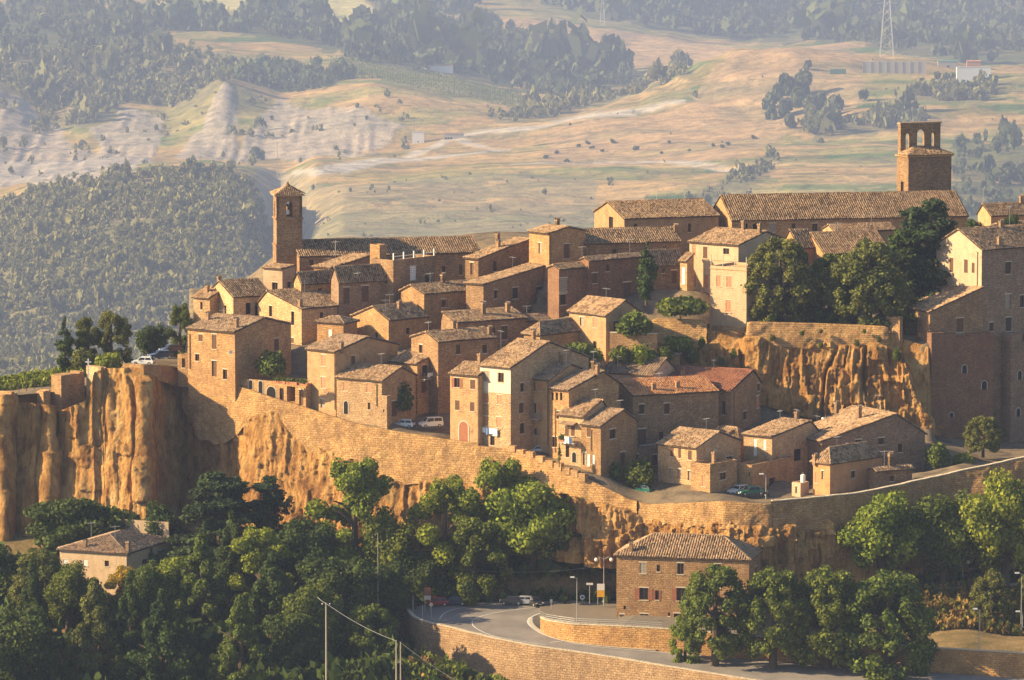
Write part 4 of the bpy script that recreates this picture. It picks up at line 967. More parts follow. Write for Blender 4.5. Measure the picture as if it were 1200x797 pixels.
# ---- crest left: church and bell tower
H('long stone church with a tiled roof right of the small bell tower', 351, 344.5, 562, 301, 338, 938, 76, 'A', None, 'w3', 't1', Rt=[(365, 304, 311, 5, 'd'), (395, 304, 309, 4, 'd'), (520, 312, 324, 4, 'd'), (540, 310, 322, 4, 'd')], rise=2.3, an=[(393, 281, 298)], name='church', cat='church', w1=12)
H('rounded pale rear wall of the church below the small bell tower', 331, 308.5, 346, 316, 352, 930, 36, 'M', (345, 312), 'pl1', 't1', L=[(322, 331, 340, 7, 'd')], Rt=[(339, 330, 341, 4, 'd')])
H('low tiled church annex with one sunlit end', 353, 344.5, 397, 331.5, 366, 922, 58, 'A', None, 'w2', 't1', L=[(348.5, 340, 348, 2, 'n')], Rt=[(375, 338, 346, 5, 'd')], rise=1.6)
H('dark walled house with two tall doorways under the roof terrace', 397, 388, 452, 329, 370, 917, 58, 'A', None, 'w4', 't1', Rt=[(406, 337, 356, 7, 'D'), (428, 335, 354, 8, 'D')], rise=2.2, an=[(419, 318, 330)])
H('lean-to with a sunlit sloping roof edge in front of the church', 388, 368, 435, 315, 336, 928, 40, 'M', (434, 300), 'w3', 't1', Rt=[(408, 316, 322, 4, 'd')], an=[(393, 296, 312)])
# ---- crest right: barn, church, campanile, villa
H('long stone barn with an ivy stained sunlit gable on the skyline', 731.5, 696.5, 842, 257, 292, 948, 70, 'A', (712.5, 237.5), 'pl2', 't1', L=[(716, 247, 268, 5, 'n')], Rt=[(745, 262, 270, 4, 'd'), (808, 262, 272, 4, 'd')], name='barn', cat='barn')
H('great stone church with the longest tiled roof on the skyline', 857.5, 833, 1134, 258.5, 296, 951, 78, 'A', (845, 230), 'w2', 't1', Rt=[(872, 262, 272, 9, 'n'), (885, 262, 272, 6, 'n'), (905, 262, 272, 8, 'g'), (930, 262, 272, 5, 'd'), (955, 262, 271, 7, 'd'), (1010, 263, 271, 7, 'd')], name='church', cat='church')
H('large cream villa with a wide hipped looking roof and two chimneys', 865, 808, 919, 288, 345, 917, 38, 'B', (898, 272), 'pl1', 't1', L=[(813.5, 287, 301, 4, 'S'), (826.5, 289, 303, 5, 's'), (813.5, 322, 337, 4, 'S'), (827.5, 322, 338, 5, 'S'), (851, 291, 298, 7, 'd')], Rt=[(890, 298, 310, 5, 's')], ch=[(871, 256, 271), (890, 260, 275)], name='villa', down=9)
H('pale three storey tower house with salmon shutters on the upper cliff', 874.5, 832.5, 902, 314, 384, 905, 34, 'F', None, 'pl1', L=[(842, 323, 336, 5, 'S'), (854.5, 324, 337, 6, 'S'), (853.5, 352, 366, 6, 'S')], down=6)
H('tiled house left of the dome trees with a sunlit gable', 966, 945, 1044, 298, 335, 925, 74, 'A', (950, 274), 'pl3', 't1', Rt=[(990, 306, 318, 6, 'd'), (1010, 306, 318, 6, 'd')], ch=[(960, 280, 292)])
H('little tiled roof peeping above the left dome tree', 936, 918, 956, 290, 320, 929, 68, 'A', (926, 270), 'pl3', 't1', Rt=[(945, 298, 310, 5, 'd')])
H('low tiled roof against the great church wall behind the cedar', 978, 964, 1050, 272, 292, 938, 70, 'A', None, 'pl2', 't1', Rt=[(1000, 276, 284, 5, 'd')])
H('cream gabled house with three shuttered windows and a shaded lower facade', 1149.5, 1097.5, 1262, 293, 398, 903, 55, 'A', (1123.5, 269.5), 'pl1', 't1',
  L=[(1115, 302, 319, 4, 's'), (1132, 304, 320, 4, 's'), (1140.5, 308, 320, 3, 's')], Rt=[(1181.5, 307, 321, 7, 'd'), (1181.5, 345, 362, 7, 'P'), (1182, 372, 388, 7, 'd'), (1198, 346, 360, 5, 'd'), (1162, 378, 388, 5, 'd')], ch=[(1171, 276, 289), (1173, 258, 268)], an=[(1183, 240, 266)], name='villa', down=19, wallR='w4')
H('low wing with a sloping tiled roof and an open arch below the cream gabled house', 1089.5, 1060, 1152, 366, 398, 898.5, 68, 'M', (1145, 338), 'w3', 't1', L=[(1070, 371, 396, 13, 'G')], Rt=[(1125, 373, 389, 8, 's')], down=18)
H('tiled house with a sunlit gable at the far right skyline', 1161, 1146, 1222, 253, 285, 940, 68, 'A', (1152, 240), 'pl2', 't1', Rt=[(1180, 256, 264, 5, 'd')], ch=[(1197, 228, 240)], an=[(1152, 220, 240)])
H('low tiled roof at the right edge under the skyline gable', 1176, 1160, 1230, 268, 292, 926, 50, 'A', None, 'pl3', 't1', Rt=[(1195, 272, 280, 5, 'd')])
# ---- lower houses
H('two storey stone house with red shutters in the bend of the road', 877.5, 722.5, 897, 657.5, 737, 826, 13, 'H', None, 'w2', 't1',
  L=[(753.5, 659.5, 672, 7, 'g'), (771.5, 662, 670, 3.5, 'd'), (797.5, 660, 673, 7, 'd'), (841, 661, 674, 7, 'd'), (754.5, 689, 703, 9.5, 'o'), (770, 692, 703, 4, 'o'), (798, 689, 704, 9.5, 'o'), (840, 690, 704, 7, 's'),
     (755, 719.5, 729, 9, 'd'), (794, 719, 733, 8, 'd'), (732, 710, 714, 2.5, 'n'), (729, 720, 726, 4.5, 'P'), (784, 718, 722, 2.5, 'd')],
  Rt=[(886, 664, 676, 3, 's'), (888, 690, 703, 3, 's')], ch=[(739.5, 634, 648)], w2=10.5, rise=3.0, gbase=-41)
H('pale low house with a parapet roof among the lower left trees', 148.5, 70, 200, 650, 682, 846, 22, 'H', None, 'pl1', 't4', L=[(77, 656, 663, 6, 'w'), (100, 656, 663, 5, 'w'), (125, 657, 664, 5, 'd')], Rt=[(170, 655, 662, 5, 'd')], ch=[(100, 633, 643), (150, 633, 648)], an=[(107, 612, 634), (135, 616, 634)], rise=2.0, gbase=-38)

# ---- the two bell towers
def arch_wall(mb, T, u0, u1, v0, v1, holes, thick):
    """wall slab with arched openings through it"""
    us = sorted({u0, u1, *[q for h in holes for q in h[:2]]}); n = 7
    for out in (0, -thick):
        for ua, ub in zip(us, us[1:]):
            h = next((h for h in holes if abs(h[0]-ua) < 1e-6), None)
            if not h: mb.face([T(ua, v0, out), T(ub, v0, out), T(ub, v1, out), T(ua, v1, out)]); continue
            r_ = (ub-ua)/2; um = (ua+ub)/2; vs_ = h[3]-r_
            if h[2] > v0: mb.face([T(ua, v0, out), T(ub, v0, out), T(ub, h[2], out), T(ua, h[2], out)])
            arc = [(um-r_*math.cos(math.pi*i/n), vs_+r_*math.sin(math.pi*i/n)) for i in range(n+1)]
            for (a, b), (c_, d) in zip(arc, arc[1:]): mb.face([T(a, b, out), T(c_, d, out), T(c_, v1, out), T(a, v1, out)])
    for h in holes:
        r_ = (h[1]-h[0])/2; um = (h[0]+h[1])/2; vs_ = h[3]-r_
        lp = [(h[0], h[2])]+[(um-r_*math.cos(math.pi*i/n), vs_+r_*math.sin(math.pi*i/n)) for i in range(n+1)]+[(h[1], h[2])]
        for (a, b), (c_, d) in zip(lp, lp[1:]+lp[:1]): mb.face([T(a, b, 0), T(c_, d, 0), T(c_, d, -thick), T(a, b, -thick)])
    for q in ([(u0, v1), (u1, v1)], [(u0, v0), (u0, v1)], [(u1, v0), (u1, v1)], [(u0, v0), (u1, v0)]):
        mb.face([T(*q[0], 0), T(*q[1], 0), T(*q[1], -thick), T(*q[0], -thick)])
    return mb
def small_tower():
    lab = 'slender brick bell tower with an arched opening and a tiled cap'
    Y = 940; B = P(324.5, 330, Y); th = R(80); cs, sn = math.cos(th), math.sin(th); k = .15525
    w = 4.75; top = P(324.5, 230, Y).z-B.z
    dR = Vector((sn, cs, 0)); dL = Vector((-cs, sn, 0)); c_ = B+dR*w/2+dL*w/2
    e = thing('bell_tower', lab, 'bell tower', c_, math.atan2(dR.y, dR.x))
    z1 = P(324.5, 257.5, Y).z-B.z; z2 = P(324.5, 289, Y).z-B.z; hw = w/2
    MB().box(-hw-.1, hw+.1, -hw-.1, hw+.1, -6, z2).build('lower_stage', M['w3'], e)
    MB().box(-hw, hw, -hw, hw, z2, z1).build('middle_stage', M['w3'], e)
    for z in (z1, z2): MB().box(-hw-.22, hw+.22, -hw-.22, hw+.22, z, z+.28).build('string_course', M['w3'], e)
    a0, a1 = .56, .56
    h = [(hw-.58, hw+.58, z1+.5, z1+3.35)]
    bw = MB(); H_ = top
    for T in (lambda u, v, o: (-hw+u, -hw-o, v), lambda u, v, o: (hw-u, hw+o, v), lambda u, v, o: (-hw-o, hw-u, v), lambda u, v, o: (hw+o, -hw+u, v)):
        arch_wall(bw, T, 0 if T((0), 0, 0)[1] in (-hw, hw) and False else .0, w, z1+.28, H_, h, .5)
    bw.build('belfry', M['w3'], e)
    MB().lathe([(.02, .9), (.25, .8), (.38, .4), (.5, 0), (.52, -.05), (.02, -.06)], 10, (0, 0, z1+1.6)).build('bell', M['pipe'], e)
    MB().box(-hw+.5, hw-.5, -.08, .08, z1+2.5, z1+2.65).build('bell_beam', M['wood'], e)
    hh = hw+.45; ap = H_+1.75
    mb = MB(); pol = []
    for a, b in (((-hh, hh), (-hh, -hh)), ((-hh, -hh), (hh, -hh)), ((hh, -hh), (hh, hh)), ((hh, hh), (-hh, hh))):
        pol.append([(*a, H_+.2), (*b, H_+.2), (0, 0, ap)]); mb.face(pol[-1])
    mb.box(-hh, hh, -hh, hh, H_+.002, H_+.2); ro = mb.build('roof', M['t1'], e); tiles('roof_tiles', pol, M['t1'], ro, .36, .4)
    MB().lathe([(.45, 0), (.4, .5), (.22, .6), (.2, .9), (.02, 1.0)], 8, (0, 0, ap-.25)).build('finial', M['chim'], ro)
small_tower()
def plaster_band():
    I = INFO['tall front house with a white plastered top storey and washing below']; _, z0 = I['hit'](580, 460, 'L'); T = I['TL']; mb = MB()
    hs = []
    for px, a, b, wp in ((570, 435, 447, 6), (587, 437, 448, 6)):
        u, v1 = I['hit'](px, a, 'L'); _, v0 = I['hit'](px, b, 'L'); ww = wp*.149/math.cos(R(40)); hs.append((u-ww/2-.16, u+ww/2+.16, v0-.16, v1+.22))
    us = sorted({0.0, I['w1'], *[q for h in hs for q in h[:2]]}); vs = sorted({z0, I['E']-.01, *[q for h in hs for q in h[2:]]})
    for a, b in zip(us, us[1:]):
        for c_, d in zip(vs, vs[1:]):
            if any(h[0] < (a+b)/2 < h[1] and h[2] < (c_+d)/2 < h[3] for h in hs): continue
            mb.face([T(a, c_, .02), T(b, c_, .02), T(b, d, .02), T(a, d, .02)])
    mb.face([T(0, z0, .0), T(I['w1'], z0, .0), T(I['w1'], z0, .02), T(0, z0, .02)])
    mb.build('plaster_band', plain('pale fresh plaster', (.60, .52, .41), .9, .1, var=.15), I['e'])
plaster_band()
def campanile():
    lab = 'massive square stone tower topped by a wall of three bell arches'
    Y = 968; c0 = P(1064.2, 240, Y); th = R(66); cs, sn = math.cos(th), math.sin(th); k = .1595
    dR = Vector((sn, cs, 0)); dL = Vector((-cs, sn, 0))
    w2 = (1116-1064.2)*k/sn*1.02; w1 = 4.6
    top = P(1064.2, 184.5, Y).z-c0.z
    e = thing('bell_tower', lab, 'bell tower', c0+dL*w1/2+dR*w2/2, math.atan2(dR.y, dR.x))
    x0, x1, y0, y1 = -w2/2, w2/2, -w1/2, w1/2
    mb = MB(); TL = lambda u, v, o: (x0-o, y1-u, v); TR = lambda u, v, o: (x0+u, y0-o, v)
    hl = [(w1*.35, w1*.6, .3, 4.2, 'n')]
    wall_face(mb, TL, 0, w1, -9, top, hl); wall_face(mb, TR, 0, w2, -9, top, [])
    mb.face([(x1, y0, -9), (x1, y1, -9), (x1, y1, top), (x1, y0, top)]); mb.face([(x1, y1, -9), (x0, y1, -9), (x0, y1, top), (x1, y1, top)])
    mb.build('wall', M['w3'], e); opening(e, TL, *hl[0])
    MB().box(x0-.3, x1+.3, y0-.3, y1+.3, top, top+.3).build('cornice', M['w2'], e)
    # bell wall along the back, its front in view
    bt = top+6.0; bw = w2*.93; yb = y1-1.1
    T = lambda u, v, o: (x0+.15+u, yb-o, v); g = MB(); u = bw
    hs = [(u*.13, u*.255, top+1.2, top+4.3), (u*.415, u*.62, top+1.2, top+5.0), (u*.775, u*.88, top+1.2, top+4.3)]
    arch_wall(g, T, 0, bw, top+.301, bt, hs, 1.0); g.build('bell_wall', M['w3'], e)
    MB().box(x0, x0+bw+.3, yb-.12, yb+1.12, bt+.002, bt+.3).build('coping', M['t1'], e)
    # tiled cap between the front and the bell wall
    z = top+.3; hx, yf = x1+.45, y0-.45; yr = yb-.02; zr_ = z+1.45
    pol = [[(-hx, yf, z), (hx, yf, z), (hx*.35, yr, zr_), (-hx*.35, yr, zr_)], [(-hx, yr, z), (-hx, yf, z), (-hx*.35, yr, zr_)], [(hx, yf, z), (hx, yr, z), (hx*.35, yr, zr_)]]
    mb = MB()
    for p in pol: mb.face(p)
    ro = mb.build('roof', M['t1'], e); tiles('roof_tiles', pol, M['t1'], ro)
campanile()
# ---- balconies, pipes
balcony('low stone wing with a sunlit lean-to roof and dark balcony', 'R', 499, 443, 18)
balcony('narrow front house with a grey balcony in a shaded gap', 'L', 627, 490, 17, rail='m')
balcony('front house with a balcony of washing and a canopy over it', 'L', 668, 518, 19)
balcony('long stone house with a bright new orange tiled roof', 'R', 764, 520, 30)
for a in [('tall ochre house with shuttered windows next to the garden terrace', 'L', 392.6, 413, 480), ('low stone house with an arched door beside the white car', 'L', 441.5, 449, 476), ('tall front house with an arched red door and white surround', 'L', 560.6, 441, 520),
          ('narrow front house with a grey balcony in a shaded gap', 'L', 642.4, 446, 522), ('narrow front house with three small square attic windows', 'L', 651, 478, 530), ('stone front house with pale slatted windows right of the canopy balcony', 'L', 693, 502, 528),
          ('cream gabled house with three shuttered windows and a shaded lower facade', 'L', 1146, 294, 338), ('tall stone block with a blind sunlit side and flat gable on the crest', 'R', 645, 275, 310), ('broad house under a dull red tiled roof with a dark gable', 'R', 860, 458, 500),
          ('two storey stone house at the left cliff edge with two chimneys on its roof', 'L', 222.5, 390, 432)]: pipe(*a)
# ================================================================= cliffs, town walls, ground, road
def smooth1(a, n=2):
    for _ in range(n): a = np.concatenate([a[:1], (a[:-2]+2*a[1:-1]+a[2:])/4, a[-1:]])
    return a
def sheet(rows, step, nt, sm=2):
    """grid of points between a top and a bottom line; rows: column, top row, distance, bottom row, distance"""
    a = np.array(rows, float); q = np.arange(a[0, 0], a[-1, 0]+.1, step)
    g = [smooth1(np.interp(q, a[:, 0], a[:, k]), sm) for k in (1, 2, 3, 4)]
    T = np.array([P(x, y, Y) for x, y, Y in zip(q, g[0], g[1])]); B = np.array([P(x, y, Y) for x, y, Y in zip(q, g[2], g[3])])
    f = np.linspace(0, 1, nt)[:, None, None]
    G = T[None]*(1-f)+B[None]*f
    mid = (T+B)/2; d = np.gradient(mid[:, :2], axis=0); d = np.stack([smooth1(d[:, 0], 8), smooth1(d[:, 1], 8)], 1)
    d /= np.linalg.norm(d, axis=1)[:, None]; N = np.stack([d[:, 1], -d[:, 0], 0*d[:, 0]], 1)
    s = np.concatenate([[0], np.cumsum(np.linalg.norm(np.diff(mid[:, :2], axis=0), axis=1))])
    return q, G, N, s
def rockmat():
    t = NT('weathered tuff cliff', .95, .05)
    co = t.node('ShaderNodeTexCoord').outputs['Object']
    sv = t.node('ShaderNodeVectorMath', operation='MULTIPLY'); t.lk(co, sv.inputs[0]); sv.inputs[1].default_value = (.42, .42, .10)
    a = t.noise(sv.outputs[0], 1.0, 6, .62)
    c = t.ramp(a, [(.25, (.16, .09, .055)), (.36, (.42, .215, .08)), (.48, (.60, .335, .115)), (.62, (.67, .42, .17)), (.78, (.70, .53, .31))])
    b = t.noise(co, .22, 6, .65)
    c = t.mix(c, t.ramp(b, [(.38, (.62, .58, .56)), (.55, (1, 1, 1)), (.72, (1.12, 1.1, 1.06))]), .9, 'MULTIPLY')
    sv2 = t.node('ShaderNodeVectorMath', operation='MULTIPLY'); t.lk(co, sv2.inputs[0]); sv2.inputs[1].default_value = (2.2, 2.2, .35)
    f = t.noise(sv2.outputs[0], 1.0, 5, .7)
    c = t.mix(c, t.ramp(f, [(.3, (.55, .5, .47)), (.5, (1, 1, 1)), (.7, (1.15, 1.13, 1.1))]), .8, 'MULTIPLY')
    sv3 = t.node('ShaderNodeVectorMath', operation='MULTIPLY'); t.lk(co, sv3.inputs[0]); sv3.inputs[1].default_value = (1.1, 1.1, .06)
    c = t.mix(c, t.ramp(t.noise(sv3.outputs[0], 1.0, 4, .6), [(.33, (.48, .40, .36)), (.46, (1, 1, 1)), (.62, (1.05, 1.02, .98)), (.75, (1.25, 1.22, 1.18))]), .8, 'MULTIPLY')
    g = t.ramp(t.noise(co, .16, 5, .7), [(.60, (0,)*3), (.72, (.55,)*3)])
    c = t.mix(c, (.17, .14, .07), g)
    t.bump(t.math('ADD', f, t.math('MULTIPLY', t.noise(co, 1.8, 7, .75), 1.6)), 1.0, .6)
    return t.col(c)
M['rock'] = rockmat()
def cliff(name, label, rows, amp, step=1.1, nt=130, seed=0, wall=None, over=1.0):
    q, G, N, s = sheet(rows, step, nt)
    Z = G[:, :, 2]; Sg = np.broadcast_to(s[None], Z.shape); A = np.interp(q, [a[0] for a in amp], [a[1] for a in amp])[None]
    fz = np.linspace(0, 1, nt)[:, None]
    vf = np.interp(q, [0, 170, 260, 330, 700], [.3, .35, .55, .75, 1.0])[None] if seed == 0 else .8   # the left rock stands in tall flutes
    Z0 = Z; Z = Z*vf
    wob = fbm(Sg/9, Z/9, 0, seed+3, 4)*3.4
    big = fbm(Sg/9, Z/22, 0, seed, 4)*2.4
    fis = np.abs(vn((Sg+wob)/6.0, Z/34, 0, seed+8)); crack = -2.3*np.exp(-(fis/.07)**2)*np.clip(vn(Sg/13, Z/11, 0, seed+4)*2+.5, 0, 1)
    fis2 = np.abs(vn((Sg+wob*.8)/2.3, Z/9, 0, seed+9)); crack2 = -.8*np.exp(-(fis2/.13)**2)*np.clip(vn(Sg/5, Z/5, 0, seed+14)*2+.6, 0, 1)
    lb = (Z+wob*.7)/5.2+vn(Sg/15, Z*0, 0, seed+16)*1.5; ledge = .9*((lb % 1.0)-.5)*np.clip(vn(Sg/10, Z/8, 0, seed+12)*2+.2, 0, 1)
    pits = -.8*np.clip(fbm(Sg/3.4, Z/3.0, 0, seed+18, 4)*2.4-.55, 0, 1)
    med = (1-np.abs(fbm(Sg/3.0, Z/6, 0, seed+5, 5))*2.2)*.75; fine = fbm(Sg/.75, Z/.95, 0, seed+6, 4)*.36
    Z = Z0
    rib = (1-np.abs(vn((Sg+wob*.35)/1.5, Z0/16, 0, seed+41))*2)*.55+(1-np.abs(vn((Sg+wob*.2)/.7, Z0/9, 0, seed+42))*2)*.22
    def cells(u, v, k):   # broken blocks with upright faces
        w_ = np.floor(u); return _h(w_.astype(np.int64), np.floor(v+_h(w_.astype(np.int64), 0*w_.astype(np.int64), 5, k)*3).astype(np.int64), 3, seed+k)-.5
    blk = 1.5*cells((Sg+wob*.35)/3.4, (Z+wob*.3)/7.5, 61)+.75*cells((Sg+wob*.3)/1.35, (Z0+wob*.4)/3.2, 62)+.35*cells((Sg+fine)/.7, (Z0+fine*2)/1.4, 63)
    d = A*(big*.75+crack+crack2+ledge+med*.8+pits*.5+blk)+fine*(.5+.5*A)+rib*.7
    edge = np.clip(fz*9, 0, 1)*.85+.15
    if wall is not None:      # keep the rock behind the built wall, let it swell out below it
        pb = np.interp(q, [w[0] for w in wall], [w[1] for w in wall])[None]
        _, PY = proj(G[:, :, 0], G[:, :, 1], Z)
        m = np.clip((PY-pb+3-13*fbm(Sg/4, Z/5, 0, seed+31, 4))/5, 0, 1)
        d = np.maximum(d, -.15-np.clip(PY-pb-4, 0, 99)/14)
        d = d*m - .35*(1-m) + .8*m*over
    else: d = d*edge
    V = G+N[None]*d[:, :, None]
    me = npmesh(name, V.reshape(-1, 3), gridq(nt, len(q))[:, ::-1], False)
    o = link(name, me, M['rock']); return tag(o, label, kind='structure')
def wall_sheet(name, label, rows, step=1.6, nt=26, thick=.6, mat='rw', rough=.10, out=.22, cat='wall', seed=0, ragged=0, coping=None):
    q, G, N, s = sheet(rows, step, nt, 1)
    Z = G[:, :, 2]; Sg = np.broadcast_to(s[None], Z.shape)
    d = out+rough*(fbm(Sg/1.3, Z/1.1, 0, seed, 4)*1.6+fbm(Sg/6, Z/6, 0, seed+2, 3)*3.2)
    V = G+N[None]*d[:, :, None]
    nc = len(q); top = V[0]-N*thick; bk = top.copy(); bk[:, 2] -= 2.0
    V2 = np.concatenate([bk[None], top[None], V]); nt2 = nt+2
    me = npmesh(name, V2.reshape(-1, 3), gridq(nt2, nc)[:, ::-1], False)
    uv = np.stack([np.broadcast_to(s[None], (nt2, nc)), np.concatenate([V2[:1, :, 2]-3, V2[1:2, :, 2]+thick, V2[2:, :, 2]])], -1).reshape(-1, 2)
    li = np.zeros(len(me.loops), np.int32); me.loops.foreach_get('vertex_index', li)
    u = me.uv_layers.new(name='UVMap'); u.data.foreach_set('uv', uv[li].astype(np.float32).ravel())
    o = link(name, me, M[mat]); tag(o, label, cat)
    if coping:
        c = V[0]-N*thick/2; mb = MB(); per = max(1, int(1.3/ (s[1]-s[0])))
        for i in range(0, nc-per, per):
            a, b = Vector(c[i]), Vector(c[i+per]); u_ = (b-a).normalized(); n_ = Vector((u_.y, -u_.x, 0)).normalized()*(thick/2+.08)
            b = b-u_*.03; h = random.uniform(.12, .18)
            q8 = [a-n_, b-n_, b+n_, a+n_]; lo = [p+Vector((0, 0, .004)) for p in q8]; hi = [p+Vector((0, 0, h)) for p in q8]
            mb.face(hi); 
            for k in range(4): mb.face([lo[k], lo[(k+1) % 4], hi[(k+1) % 4], hi[k]])
        cp = mb.build('coping', M['stone'], o); cp['kind'] = 'stuff'
    return o

WB = [(-80, 300), (140, 300), (150, 436), (185, 446), (215, 470), (235, 510), (262, 516), (285, 490), (305, 482), (330, 486), (360, 520), (385, 530), (420, 534), (470, 560), (540, 566), (600, 585), (640, 562), (700, 588), (740, 600), (760, 608), (850, 612), (900, 618), (1000, 614), (1060, 598), (1200, 575), (1320, 560)]
CL = [(-80, 466, 886, 645, 882), (4, 462, 884, 645, 878), (9, 464, 884, 645, 878), (12, 468, 889, 645, 884), (19, 468, 889, 645, 884), (23, 470, 887, 645, 881.5), (58, 474, 885, 645, 878.5), (61, 478, 885, 645, 878.5), (63, 482, 890, 645, 884), (67, 482, 890, 645, 884), (70, 482, 887, 645, 881),
      (100, 470, 886, 640, 878.5), (109, 436, 888, 640, 877.5), (125, 431, 890, 640, 876), (148, 431, 889, 640, 873.5), (166, 431, 888, 640, 872), (172, 431, 888, 640, 872), (180, 431, 896, 640, 886), (192, 431, 900, 640, 890), (215, 434, 904, 640, 894), (232, 443, 899, 640, 889), (260, 453, 894, 640, 884),
      (300, 465, 887.5, 645, 874), (420, 503, 875.5, 640, 866), (520, 520, 868.5, 645, 860), (600, 530, 863.5, 650, 856), (640, 543, 860, 655, 852), (680, 563, 854, 660, 848), (740, 591, 850.5, 668, 845.5), (760, 595, 849, 672, 844), (850, 591, 840, 676, 837),
      (900, 595, 839, 680, 837), (1000, 586, 845.5, 695, 841), (1100, 565, 853.5, 700, 848), (1200, 543, 856.5, 700, 850), (1320, 510, 858.5, 700, 852)]
cliff('cliff', 'orange tuff cliff with deep vertical fissures under the town wall', CL, [(-80, .42), (100, .45), (180, .5), (235, .5), (300, .65), (420, .4), (560, .42), (640, .7), (700, .9), (1000, .95), (1320, .9)], wall=WB)
def wrow(x0, x1, par=0.0, extra=6):
    ks = sorted({x0, x1, *[w[0] for w in WB if x0 < w[0] < x1], *[e_[0] for e_ in EDGE if x0 < e_[0] < x1], *np.arange(x0+5, x1-5, 7.0)}); o = []
    a = np.array(CL, float)
    for x in ks:
        et = np.interp(x, _e[:, 0], _e[:, 1]); eY = np.interp(x, _e[:, 0], _e[:, 2]); bt = np.interp(x, [w[0] for w in WB], [w[1] for w in WB])+extra+float(vn(x/9.0, 5.5, 0, 77))*7
        f = min(1, max(.05, (bt-et)/(np.interp(x, a[:, 0], a[:, 3])-et)))
        o.append((x, et-par, eY, bt, eY+(np.interp(x, a[:, 0], a[:, 4])-np.interp(x, a[:, 0], a[:, 2]))*f))
    return o
wall_sheet('town_wall', 'curved stone parapet of the little car park on the left promontory', [(144, 426, 895, 444, 891), (168, 427, 893, 444, 890), (186, 428, 896, 446, 892), (204, 429, 901, 452, 898), (214, 431, 903, 470, 899)], seed=1)
wall_sheet('town_wall', 'long sunlit retaining wall under the street from the left house to the tall front houses', wrow(212, 561, 2.5), nt=60, rough=.16, seed=2)
wall_sheet('town_wall', 'sunlit rampart below the tall front houses', wrow(560, 600, 0), nt=40, rough=.16, seed=3)
wall_sheet('town_wall', 'rampart with stepped piers running down to the right below the balcony houses', wrow(600, 748, 2.0), nt=40, rough=.16, seed=4)
wall_sheet('town_wall', 'rounded bastion wall below the parked green car', wrow(748, 905, 1.0), nt=30, rough=.16, seed=5)
wall_sheet('town_wall', 'rampart climbing to the right edge above the roadside trees', wrow(905, 1316, 4.0), nt=34, rough=.14, seed=6, coping=True)
mb = MB()
for k_, px in enumerate([601, 611, 622, 633.5, 645, 655, 665, 674.5, 683]):      # short piers that stand on the rampart
    p = edge_pt(px)+Vector((0, 0, .25)); mb = MB().box(-.75, .75, -.45, .45, -.6, random.uniform(.45, .8)); o = mb.build('wall_pier', M['w2'])
    o.location = p; o.rotation_euler.z = R(-38); tag(o, ORD[k_]+' short stone pier from the left on the stepped rampart below the balcony houses', 'pier', 'piers on the stepped rampart')
# ruined walls and stumps on the left cliff
def block(name, label, c, l, r, t, b, Y, th=38, mat='w2', cat='wall', niches=()):
    B0 = P(c, b, Y); T0 = P(c, t, Y); t_ = R(th); cs, sn = math.cos(t_), math.sin(t_); D0 = Y*CP+(HC-T0.z)*SP
    w1 = (B0.x-(l-600)/F*D0)/(cs+(l-600)/F*sn*CP); w2 = ((r-600)/F*D0-B0.x)/(sn-(r-600)/F*cs*CP)
    dL = Vector((-cs, sn, 0)); dR = Vector((sn, cs, 0)); cen = B0+dL*w1/2+dR*w2/2
    e = MB(); h = T0.z-B0.z; n = 5
    x0, x1, y0, y1 = -w2/2, w2/2, -w1/2, w1/2
    e.box(x0, x1, y0, y1, -4, h*.93)
    for i in range(n): e.box(x0+(x1-x0)*i/n+.01, x0+(x1-x0)*(i+1)/n-.01, y0+.01, y1-.01, h*.93+.003, h*random.uniform(.95, 1.06))
    o = e.build(name, M[mat]); o.location = cen; o.rotation_euler.z = math.atan2(dR.y, dR.x)
    for fu, fv, ww, hh in niches: opening(o, lambda u, v, q: (x0+u, y0-q, v), w2*fu, w2*fu+ww, h*fv, h*fv+hh, 'b')
    return tag(o, label, cat)
block('ruined_wall', 'tall ruined masonry stump with a shaded right face on the left cliff', 72, 60, 99, 439, 486, 889, 44)
block('ruined_wall', 'square masonry block at the extreme left end of the cliff', 3, -30, 20.5, 463, 492, 883.5, 30)
block('ruined_wall', 'low ruined wall between the two masonry stumps on the left cliff', 51, 43, 59, 459, 480, 888, 44)
block('rock_pillar', 'pale leaning rock stub under the vineyard fence', 118, 101, 125, 431, 470, 889.5, 50, 'w1', 'rock')

# ---- upper cliff behind the front right houses
UC = [(690, 412, 906, 428, 903), (735, 396, 905, 430, 902), (768, 378, 905, 432, 900), (826, 380, 904, 446, 899), (832, 388, 903, 452, 898), (872, 388, 903, 458, 898), (877, 383, 900, 470, 896), (960, 385, 900, 492, 895), (1036, 388, 899, 500, 893.5), (1060, 398, 899, 505, 893), (1092, 408, 897.5, 510, 892),
      (1098, 410, 908, 512, 905), (1150, 410, 919, 512, 916), (1185, 410, 922, 512, 919), (1210, 410, 922, 512, 918), (1330, 405, 918, 512, 914)]
UW = [(690, 424), (768, 400), (830, 404), (872, 404), (880, 398), (930, 402), (1000, 408), (1040, 402), (1060, 412), (1095, 500), (1180, 470), (1330, 470)]
cliff('cliff', 'orange rock face below the dome trees and the pale tower house', UC, [(690, .4), (870, .7), (1090, 1.0), (1100, .35), (1330, .35)], nt=90, seed=50, wall=UW, over=.6)
